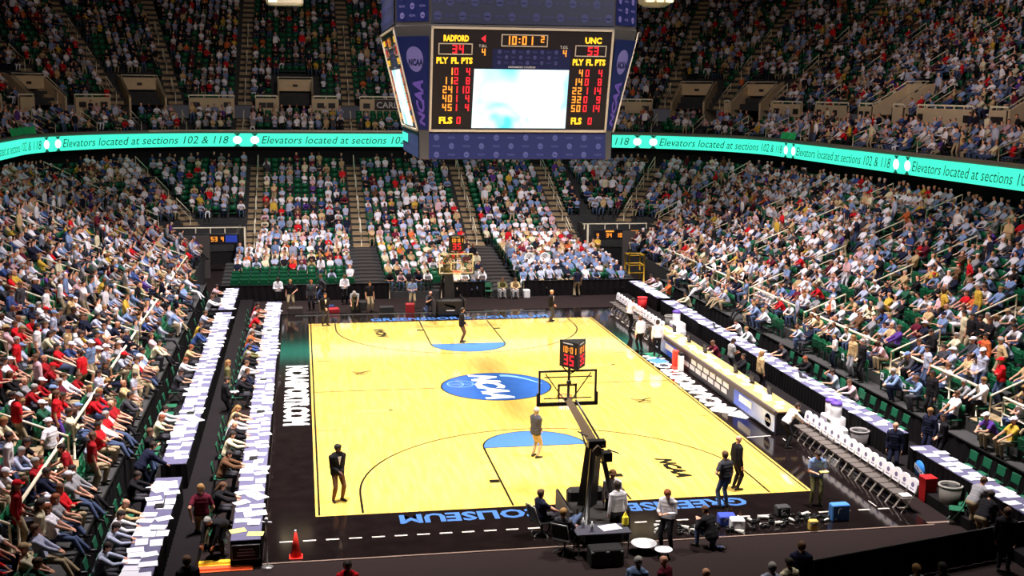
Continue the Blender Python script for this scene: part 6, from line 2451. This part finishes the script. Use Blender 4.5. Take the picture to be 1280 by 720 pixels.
for i in range(6):
    o = MB().bbox((0, 0, 0.05), (0.26, 0.1, 0.1), 0.03).build('shoe', WHITEP if i % 2 else BLACKP, None, (11.0 + 0.1 * (i % 3), -14.6 + 0.13 * i, 0.0), 0.4 * i)
    tag(o, '%s shoe on the floor below the blue disc emblem' % ('white' if i % 2 else 'black'), 'shoe', '%s shoes below the emblem' % ('white' if i % 2 else 'black'))
# yellow tubular frame by the far corner
t = thing('camera_platform', 'yellow tubular camera platform frame at the far bench-side corner', 'frame', (13.4, 25.8, 0))
for sx in (-1, 1):
    for sy in (-1, 1):
        obj('post', MB().tube([(sx * 0.5, sy * 0.5, 0), (sx * 0.5, sy * 0.5, 1.9)], 0.05, 6).mesh('post', mat('yellow_paint', (214, 166, 44), rough=0.5)), t)
for z in (0.7, 1.2, 1.85):
    obj('rail', MB().tube([(-0.5, -0.5, z), (0.5, -0.5, z), (0.5, 0.5, z), (-0.5, 0.5, z), (-0.5, -0.5, z)], 0.04, 6).mesh('rail', MATS['yellow_paint']), t)
obj('deck', MB().box((0, 0, 0.72), (1.0, 1.0, 0.05)).mesh('deck', BLACKP), t)
# white sousaphones of the band
for i, (x, y, z) in enumerate(((6.1, 24.72, 0.70), (7.1, 24.75, 0.70))):
    t = thing('sousaphone', 'white sousaphone held up in the band, %s' % ('nearer the hoop' if i == 0 else 'nearer the corner'), 'sousaphone', (x, y, z))
    WS = mat('white_brass_lacquer', (240, 238, 240), rough=0.3)
    B_ = MB().lathe([(0.05, 0), (0.07, 0.2), (0.13, 0.36), (0.25, 0.46), (0.34, 0.50), (0.33, 0.505), (0.22, 0.47), (0.1, 0.36), (0.05, 0.2)], n=24, cap=False)
    B_.xf(Matrix.Translation((0, 0.1, 1.15)) @ Matrix.Rotation(math.radians(80), 4, 'X'))
    obj('bell', B_.mesh('bell', WS), t)
    obj('coil', MB().tube([(0.36 * math.cos(a * math.pi / 10), 0.25 + 0.05 * a / 20, 0.62 + 0.42 * math.sin(a * math.pi / 10)) for a in range(21)], 0.05, 7).tube([(0, 0.15, 1.15), (0.2, 0.25, 1.05)], 0.05, 6).tube([(0.2, 0.25, 0.3), (0.1, 0.25, 0.0)], 0.03, 6).mesh('coil', WS), t)
# programmes lying on the seats of the bench-side platform
pg = MB().box((0, -0.06, 0.62), (0.2, 0.02, 0.26)).mesh('programme', PAPER)
k_ = 0
for s in empties:
    if s.zone == 'platform' and s.seg == 'R' and -14 < s.y < -2 and k_ < 14:
        k_ += 1
        o = obj('programme', MB().box((0, -0.085, 0.60), (0.22, 0.02, 0.28)).mesh('programme', PAPER), None, (s.x, s.y, s.z), s.rz)
        obj('dark_emblem', MB().box((0, -0.073, 0.61), (0.1, 0.004, 0.12)).mesh('dark_emblem', BLACKP), o)
        tag(o, 'white programme with a dark emblem leaning on an empty green bench-side seat', 'programme', 'programmes on the bench-side seats')
# green banners over the balcony ledge
for i, (s_, w) in enumerate(((-34.5, 5.0), (33.2, 2.6))):
    m_ = MB()
    n = 14
    vs = []
    for k in range(n + 1):
        q = ribbon_pt(s_ + w * k / n, 9.14, 11.66 - 0.03 * (k % 2))
        r = ribbon_pt(s_ + w * k / n, 9.14 + 0.42 + 0.05 * (k % 3), 11.8 + 0.05 * (k % 2))
        vs += [q, r]
    m_.add(vs, [(2 * k, 2 * k + 2, 2 * k + 3, 2 * k + 1) for k in range(n)])
    tag(m_.build('banner', mat('bright_green_cloth', (40, 190, 110), rough=0.8)), 'bright green cloth banner on the balcony ledge, %s side' % ('press-table' if i == 0 else 'team-bench'), 'banner')


# ------------------------------------------------------------------ people on the floor: x, y, z, heading in degrees (0 = away from us, 90 = to the press side)
def P_(pose, x, y, deg, label, top, legs, hair='dark', skin='pale', z=0.012, chair=None, **kw):
    o = person(pose, (x, y, z), math.radians(deg), label, top, legs, hair, skin, **kw)
    if chair:
        green_chair(x + 0.13 * math.sin(math.radians(deg)), y - 0.13 * math.cos(math.radians(deg)), z, math.radians(deg), 'green folding chair of the %s' % chair[0], chair[1])
    return o


J, S, SS, T, SH = 'jacket', 'shirt', 'short_shirt', 'trousers', 'shorts'
# on the court
P_('stand_clasp', -7.02, -13.15, 205, 'man in black suit with white shirt standing at the near corner of the court', (J, 'black'), (T, 'brown'), 'black', 'dark', front='white', scale=1.03)
P_('stand_clasp', -0.26, -9.8, -60, 'grey-haired man in dark blazer and khakis standing inside the near key', (J, 'charcoal'), (T, 'khaki'), 'grey', front='white')
P_('stand_clasp', -0.28, 8.85, -100, 'man in dark suit and brown trousers standing inside the far key', (J, 'black'), (T, 'brown'), 'dark', front='white')
P_('stand_clasp', 5.2, 13.5, -110, 'bald man in dark suit standing by the far base line', (J, 'black'), (T, 'charcoal'), 'grey', bald=True, front='white')
P_('stand', 5.35, -13.9, -80, 'bald man in long black coat standing at the near base line', (J, 'black'), (T, 'black'), 'grey', bald=True)
P_('stand_hip', 4.42, -15.4, 20, 'man in dark olive polo and jeans standing behind the near base line', (SS, 'charcoal'), (T, 'jeans blue'), 'brown')
P_('stand_hold', 7.25, -15.6, 170, 'man in blue shirt and khakis reading a yellow pad at the near corner', (SS, 'light blue'), (T, 'olive'), 'dark')
tag(MB().box((0, 0, 0), (0.24, 0.16, 0.03)).build('yellow_pad', mat('yellow_paper'), None, (7.31, -15.96, 1.16), 0.1), 'yellow pad held by the man in blue shirt', 'pad')
P_('stand_clasp', -6.85, 13.95, 200, 'man in black suit standing at the far press-side court corner', (J, 'black'), (T, 'charcoal'), 'dark', front='white')
# round the near hoop base
P_('sit', -1.35, -16.72, -70, 'man in navy shirt sitting in a swivel chair by the hoop base', (SS, 'navy blue'), (T, 'charcoal'), 'brown')
P_('sit_legs_up', -1.05, -18.0, -38, 'man in dark shirt and jeans with his feet up against the hoop base', (SS, 'charcoal'), (T, 'jeans blue'), 'blond')
P_('stand', 0.62, -16.55, 165, 'person in white shirt and dark cap standing behind the hoop mast', (S, 'white'), (T, 'black'), 'brown', cap='brown')
P_('stand', 0.5, -17.6, 10, 'dark-haired man in white shirt standing beside the hoop mast', (S, 'white'), (T, 'charcoal'), 'dark')
P_('stand_hold', 1.72, -18.3, 140, 'woman in white shirt and black trousers standing by the camera gear', (S, 'white'), (T, 'black'), 'red', long_hair=False)
P_('kneel', 2.9, -18.45, 30, 'photographer in black jacket and jeans kneeling at the camera gear', (J, 'black'), (T, 'jeans blue'), 'brown')
# along the bottom of the picture
P_('stand', -7.05, -21.95, 175, 'person in red shirt standing at the bottom edge, press-table side', (SS, 'red'), (T, 'black'), 'dark')
P_('stand', -0.45, -22.8, -30, 'man in blue-grey shirt standing at the bottom edge beside the maroon shirt', (SS, 'light blue'), (T, 'charcoal'), 'grey')
P_('stand', 0.2, -22.85, 40, 'bald man in maroon shirt standing at the bottom edge', (SS, 'maroon'), (T, 'charcoal'), 'grey', bald=True)
P_('stand', 0.9, -23.7, 0, 'bald person at the bottom edge between maroon shirt and cream shirt', (SS, 'tan'), (T, 'black'), 'grey', bald=True)
P_('stand', 2.5, -23.6, -20, 'grey-haired man in pale blue shirt at the bottom edge', (S, 'pale blue'), (T, 'black'), 'grey')
P_('stand', 3.02, -23.4, 15, 'person in cream shirt at the bottom edge beside the pale blue shirt', (S, 'cream'), (T, 'black'), 'dark')
P_('stand', 3.7, -22.5, -20, 'man in dark suit standing on the carpet near the bottom edge', (J, 'navy blue'), (T, 'navy blue'), 'brown')
P_('stand', 5.75, -24.2, 0, 'blond woman behind the near end drape', (S, 'grey'), (T, 'black'), 'blond', long_hair=True)
P_('stand', 6.4, -24.2, 10, 'dark-haired woman behind the near end drape', (S, 'charcoal'), (T, 'black'), 'dark', long_hair=True)
# team-bench side
P_('stand', 7.95, 5.7, 20, 'worker in white shirt and black trousers by the scorer table, nearer the court', (S, 'white'), (T, 'black'), 'brown')
P_('stand', 8.45, 4.6, -10, 'worker in white shirt and black trousers by the scorer table, nearer its panel', (S, 'white'), (T, 'black'), 'dark')
P_('reach', 8.8, 10.6, -70, 'worker in white shirt arranging covers on the far team bench', (S, 'white'), (T, 'black'), 'dark')
P_('bend', 8.85, -9.9, -85, 'worker in white shirt bending over the near team bench', (S, 'white'), (T, 'black'), 'dark')
P_('stand', 11.1, -13.15, 140, 'bald man in dark suit standing at the gap between the bench-side tables', (J, 'navy blue'), (T, 'navy blue'), 'grey', bald=True)
P_('bend', 10.85, -18.35, -70, 'man in grey-white shirt and khakis leaning on the near bench-side table', (SS, 'grey'), (T, 'khaki'), 'brown')
P_('bend', 10.4, -19.5, -60, 'man in black shirt and khakis bending at the bottom edge of the table', (SS, 'black'), (T, 'khaki'), 'dark')
P_('stand', 10.0, -21.1, -40, 'man in black suit standing at the corner of the near end drape', (J, 'black'), (T, 'black'), 'brown')
P_('stand_hold', 10.45, 0.2, -80, 'man in grey shirt standing between the scorer table and press table', (SS, 'grey'), (T, 'charcoal'), 'dark', 'brown')
P_('sit', 10.35, -1.1, 90, 'man in black suit sitting behind the scorer table', (J, 'black'), (T, 'black'), 'dark', chair=('man in black suit at the scorer table', 'occupied chairs at the scorer table'))
P_('sit_write', 10.35, 1.9, 90, 'person in maroon shirt sitting behind the scorer table', (SS, 'maroon'), (T, 'black'), 'brown', chair=('maroon shirt at the scorer table', 'occupied chairs at the scorer table'))
P_('stand', 10.75, -2.4, -90, 'woman in tan jacket standing at the bench-side press table', (J, 'tan'), (T, 'black'), 'blond', long_hair=True)
for i, (y, pose, col, hair, lb) in enumerate(((19.0, 'sit_write', 'pink', 'dark', 'person in pink shirt at the far end of the bench-side press table'), (17.6, 'sit_write', 'white', 'brown', 'person in white shirt writing at the far bench-side press table'), (16.4, 'sit', 'orange', 'red', 'person in orange shirt at the far bench-side press table'), (12.6, 'sit_write', 'cream', 'dark', 'man in cream shirt leaning on the bench-side press table'), (5.0, 'sit_write', 'white', 'dark', 'person in white shirt bent over the bench-side press table'), (3.4, 'sit_forward', 'white', 'blond', 'blond person in white shirt at the bench-side press table'), (-2.9 + 2.0, 'sit_write', 'charcoal', 'dark', 'person in charcoal shirt at the bench-side press table'), (-4.3 + 0.9, 'sit_write', 'black', 'red', 'red-haired person in black at the bench-side press table'), (-5.4, 'sit_phone', 'pale blue', 'dark', 'man in pale blue shirt with a hand raised at the press table'), (-7.0, 'sit_write', 'pink', 'brown', 'person in pale pink shirt writing at the bench-side press table'))):
    P_(pose, 12.62 - 0.02, y + 0.4 if i in (6, 7) else y, 90, lb, (S if i % 2 else SS, col), (T, 'charcoal'), hair, z=0.33, chair=(lb.split(' at ')[0].split(' writing')[0].split(' bent')[0].split(' leaning')[0].split(' with')[0] + ', bench-side table', 'occupied chairs behind the bench-side press tables'))
P_('stand_clasp', 12.6, -13.5, 80, 'man in black suit standing behind the near bench-side press table', (J, 'black'), (T, 'black'), 'dark', front='white', z=0.33)
P_('stand', 12.55, -12.75, 110, 'man in dark suit talking behind the bench-side tables', (J, 'navy blue'), (T, 'navy blue'), 'blond', z=0.33)
P_('sit_write', 12.6, -19.6, 90, 'man in black suit sitting at the near bench-side table', (J, 'black'), (T, 'black'), 'brown', z=0.33, chair=('man in black suit at the near bench-side table', 'occupied chairs behind the bench-side press tables'))
# reporters at the court-side press table
for i, (y, pose, top, col, hair, lb, lh) in enumerate((
        (14.0, 'sit_write', SS, 'dark red', 'dark', 'reporter in dark red shirt at the far end of the court-side press table', False),
        (12.7, 'sit_write', SS, 'pink', 'dark', 'reporter in pink and white at the court-side press table', False),
        (11.3, 'sit_forward', SS, 'red', 'brown', 'reporter in bright red shirt at the court-side press table', False),
        (8.3, 'sit_write', S, 'grey', 'brown', 'reporter in grey shirt at the court-side press table', False),
        (6.7, 'sit_write', SS, 'orange', 'brown', 'reporter in orange shirt at the court-side press table', False),
        (4.9, 'sit_write', S, 'blue', 'dark', 'reporter in blue shirt at the court-side press table', False),
        (3.6, 'sit_write', S, 'olive', 'dark', 'reporter in olive sweater at the court-side press table', False),
        (2.3, 'sit_write', J, 'black', 'grey', 'grey-haired reporter in black suit at the court-side press table', False),
        (0.6, 'sit_write', S, 'white', 'brown', 'reporter in white shirt at the middle of the court-side press table', False),
        (-0.6, 'sit_forward', J, 'navy blue', 'brown', 'reporter in navy jacket at the middle of the court-side press table', False),
        (-1.9, 'sit_write', J, 'black', 'dark', 'dark-haired reporter in black suit at the court-side press table', False),
        (-6.4, 'sit_write', SS, 'tan', 'blond', 'blond long-haired reporter in tan at the court-side press table', True),
        (-7.5, 'sit_write', S, 'white', 'dark', 'reporter in white shirt beside the blond one, court-side press table', False),
        (-8.5, 'sit_write', J, 'black', 'grey', 'bald reporter in black at the court-side press table', False),
        (-9.6, 'sit_write', S, 'cream', 'dark', 'long-haired reporter in cream vest at the court-side press table', True),
        (-11.7, 'sit_write', J, 'brown', 'dark', 'reporter in brown jacket bent over the court-side press table', False),
        (-14.7, 'sit_write', J, 'black', 'brown', 'long-haired reporter in black nearest us at the court-side press table', True))):
    P_(pose, -10.42, y, -90, lb, (top, col), (T, 'charcoal'), hair, bald=lb.startswith('bald'), long_hair=lh, chair=(lb.replace(' at the court-side press table', '').replace(' bent over the court-side press table', '').replace(', court-side press table', '').replace(' at the middle of the court-side', '').replace(' nearest us', '').replace(' at the far end of the', ''), 'occupied chairs along the court-side press table'))
P_('stand_hold', -11.12 + 0.25, -3.95, -75, 'man in black suit holding papers between the two press tables', (J, 'black'), (T, 'black'), 'dark', front='white')
tag(MB().box((0, 0, 0), (0.3, 0.22, 0.015)).build('paper_sheet', PAPER, None, (-10.53, -3.86, 1.15), 0.3), 'white papers held by the man in black suit', 'paper')
P_('stand', -10.95, -1.2, -80, 'long-haired woman in tan top standing behind the court-side reporters', (S, 'olive'), (T, 'black'), 'blond', long_hair=True)
P_('walk', -10.75, -16.2, 5, 'man in maroon shirt and khakis walking away between the press tables', (SS, 'maroon'), (T, 'khaki'), 'blond', scale=1.03)
P_('stoop', -10.3, -17.0, 150, 'person in black stooping near the cable ramps', (S, 'black'), (T, 'black'), 'grey')
P_('stand', -10.65, -21.2, 20, 'man in black suit at the bottom edge between the press tables', (J, 'black'), (T, 'black'), 'brown')
# reporters at the raised press table
for i, (y, pose, top, col, hair, lb) in enumerate((
        (17.6, 'sit_write', SS, 'pink', 'dark', 'reporter in pink shirt at the far raised press-side table'),
        (15.2, 'sit_write', S, 'charcoal', 'dark', 'reporter in charcoal shirt at the far raised press-side table'),
        (14.1, 'sit_write', S, 'white', 'brown', 'reporter in white shirt at the far raised press-side table'),
        (9.8, 'sit_write', SS, 'pale blue', 'brown', 'reporter in pale blue shirt, far half of the raised press-side table'),
        (7.1, 'sit_write', SS, 'yellow', 'brown', 'reporter in yellow shirt at the raised press-side table'),
        (5.9, 'sit_forward', S, 'blue', 'dark', 'reporter in blue jeans shirt beside the yellow shirt'),
        (2.1, 'sit_write', SS, 'tan', 'red', 'red-haired reporter in tan at the raised press-side table'),
        (-0.3, 'sit_write', S, 'white', 'red', 'red-haired reporter in white at the raised press-side table'),
        (-2.3, 'sit_write', SS, 'charcoal', 'dark', 'reporter in dark T-shirt writing at the raised press-side table'),
        (-7.6, 'sit_write', S, 'white', 'dark', 'reporter in white shirt at the middle raised press-side table'),
        (-8.7, 'sit_write', SS, 'cream', 'red', 'reporter in cream shirt beside the white shirt, raised table'),
        (-14.6, 'sit_write', S, 'black', 'dark', 'reporter in black at the start of the near raised table'),
        (-16.9, 'sit_write', S, 'tan', 'grey', 'bald reporter at the near raised press-side table'),
        (-17.75, 'sit_write', S, 'white', 'dark', 'reporter in white shirt next to the bald one, near raised table'),
        (-18.6, 'sit_write', S, 'pale blue', 'dark', 'reporter in pale blue shirt, second from the near end, raised table'),
        (-19.9, 'sit_write', S, 'pale blue', 'dark', 'reporter in pale blue shirt nearest us at the raised table'))):
    P_(pose, -12.74, y, -90, lb, (top, col), (T, 'charcoal'), hair, z=0.41, bald=lb.startswith('bald'), chair=(' '.join(lb.split()[:9]).replace('reporter', 'one').rstrip(','), 'occupied chairs along the raised press-side tables'))
P_('bend', -12.6, -12.9, -60, 'person in navy jacket leaning at the gap of the raised press tables', (J, 'navy blue'), (T, 'navy blue'), 'dark', z=0.41)
P_('stand_folded', -12.62, -11.85, -100, 'man in black T-shirt and jeans standing behind the raised table', (SS, 'black'), (T, 'jeans blue'), 'brown', z=0.41)
# far end
P_('stand_hold', -9.35, 19.6, 180, 'man in white and violet standing at the far drape, press side', (S, 'white'), (T, 'black'), 'dark', 'brown')
P_('stand_hip', -8.65, 18.6, 180, 'man in black shirt and khakis standing by the far drape', (SS, 'black'), (T, 'khaki'), 'blond')
P_('stand', -7.5, 18.3, 170, 'man in dark vest with pale stripes at the far base line', (J, 'charcoal'), (T, 'black'), 'red', front='green')
P_('stand_hold', -5.6, 20.1, 190, 'man in white shirt and black trousers reading at the far drape', (S, 'white'), (T, 'black'), 'brown')
P_('stoop', -5.1, 17.6, 170, 'man in grey shirt stooping over cases behind the far base line', (SS, 'grey'), (T, 'olive'), 'grey')
P_('stand', -4.3, 17.5, 200, 'man in black shirt and khakis behind the far base line', (SS, 'black'), (T, 'khaki'), 'dark')
P_('stand_hold', -1.85, 18.2, 180, 'man in light blue shirt and khakis near the far hoop', (SS, 'light blue'), (T, 'khaki'), 'dark')
P_('kneel', -1.0, 17.3, 200, 'bald man in dark shirt and jeans crouching with a camera by the far hoop', (SS, 'charcoal'), (T, 'jeans blue'), 'grey', bald=True)
P_('sit_forward', 3.81, 21.1, 180, 'man in grey-green top and white trousers on a far-end chair, nearer the hoop', (S, 'olive'), (T, 'white'), 'brown')
P_('sit_forward', 4.58, 21.0, 180, 'man in tan top and white trousers on a far-end chair, second one', (S, 'tan'), (T, 'white'), 'brown')
P_("stand_hip", 8.45, 21.0, 10, 'man in navy shirt and khakis standing at the drape below the band', (SS, 'navy blue'), (T, 'khaki'), 'dark')
P_('walk', -6.9, 20.6, 100, 'person in dark jacket walking along the far drape', (J, 'charcoal'), (T, 'jeans blue'), 'brown')
print('PEOPLE', N_PEOPLE)
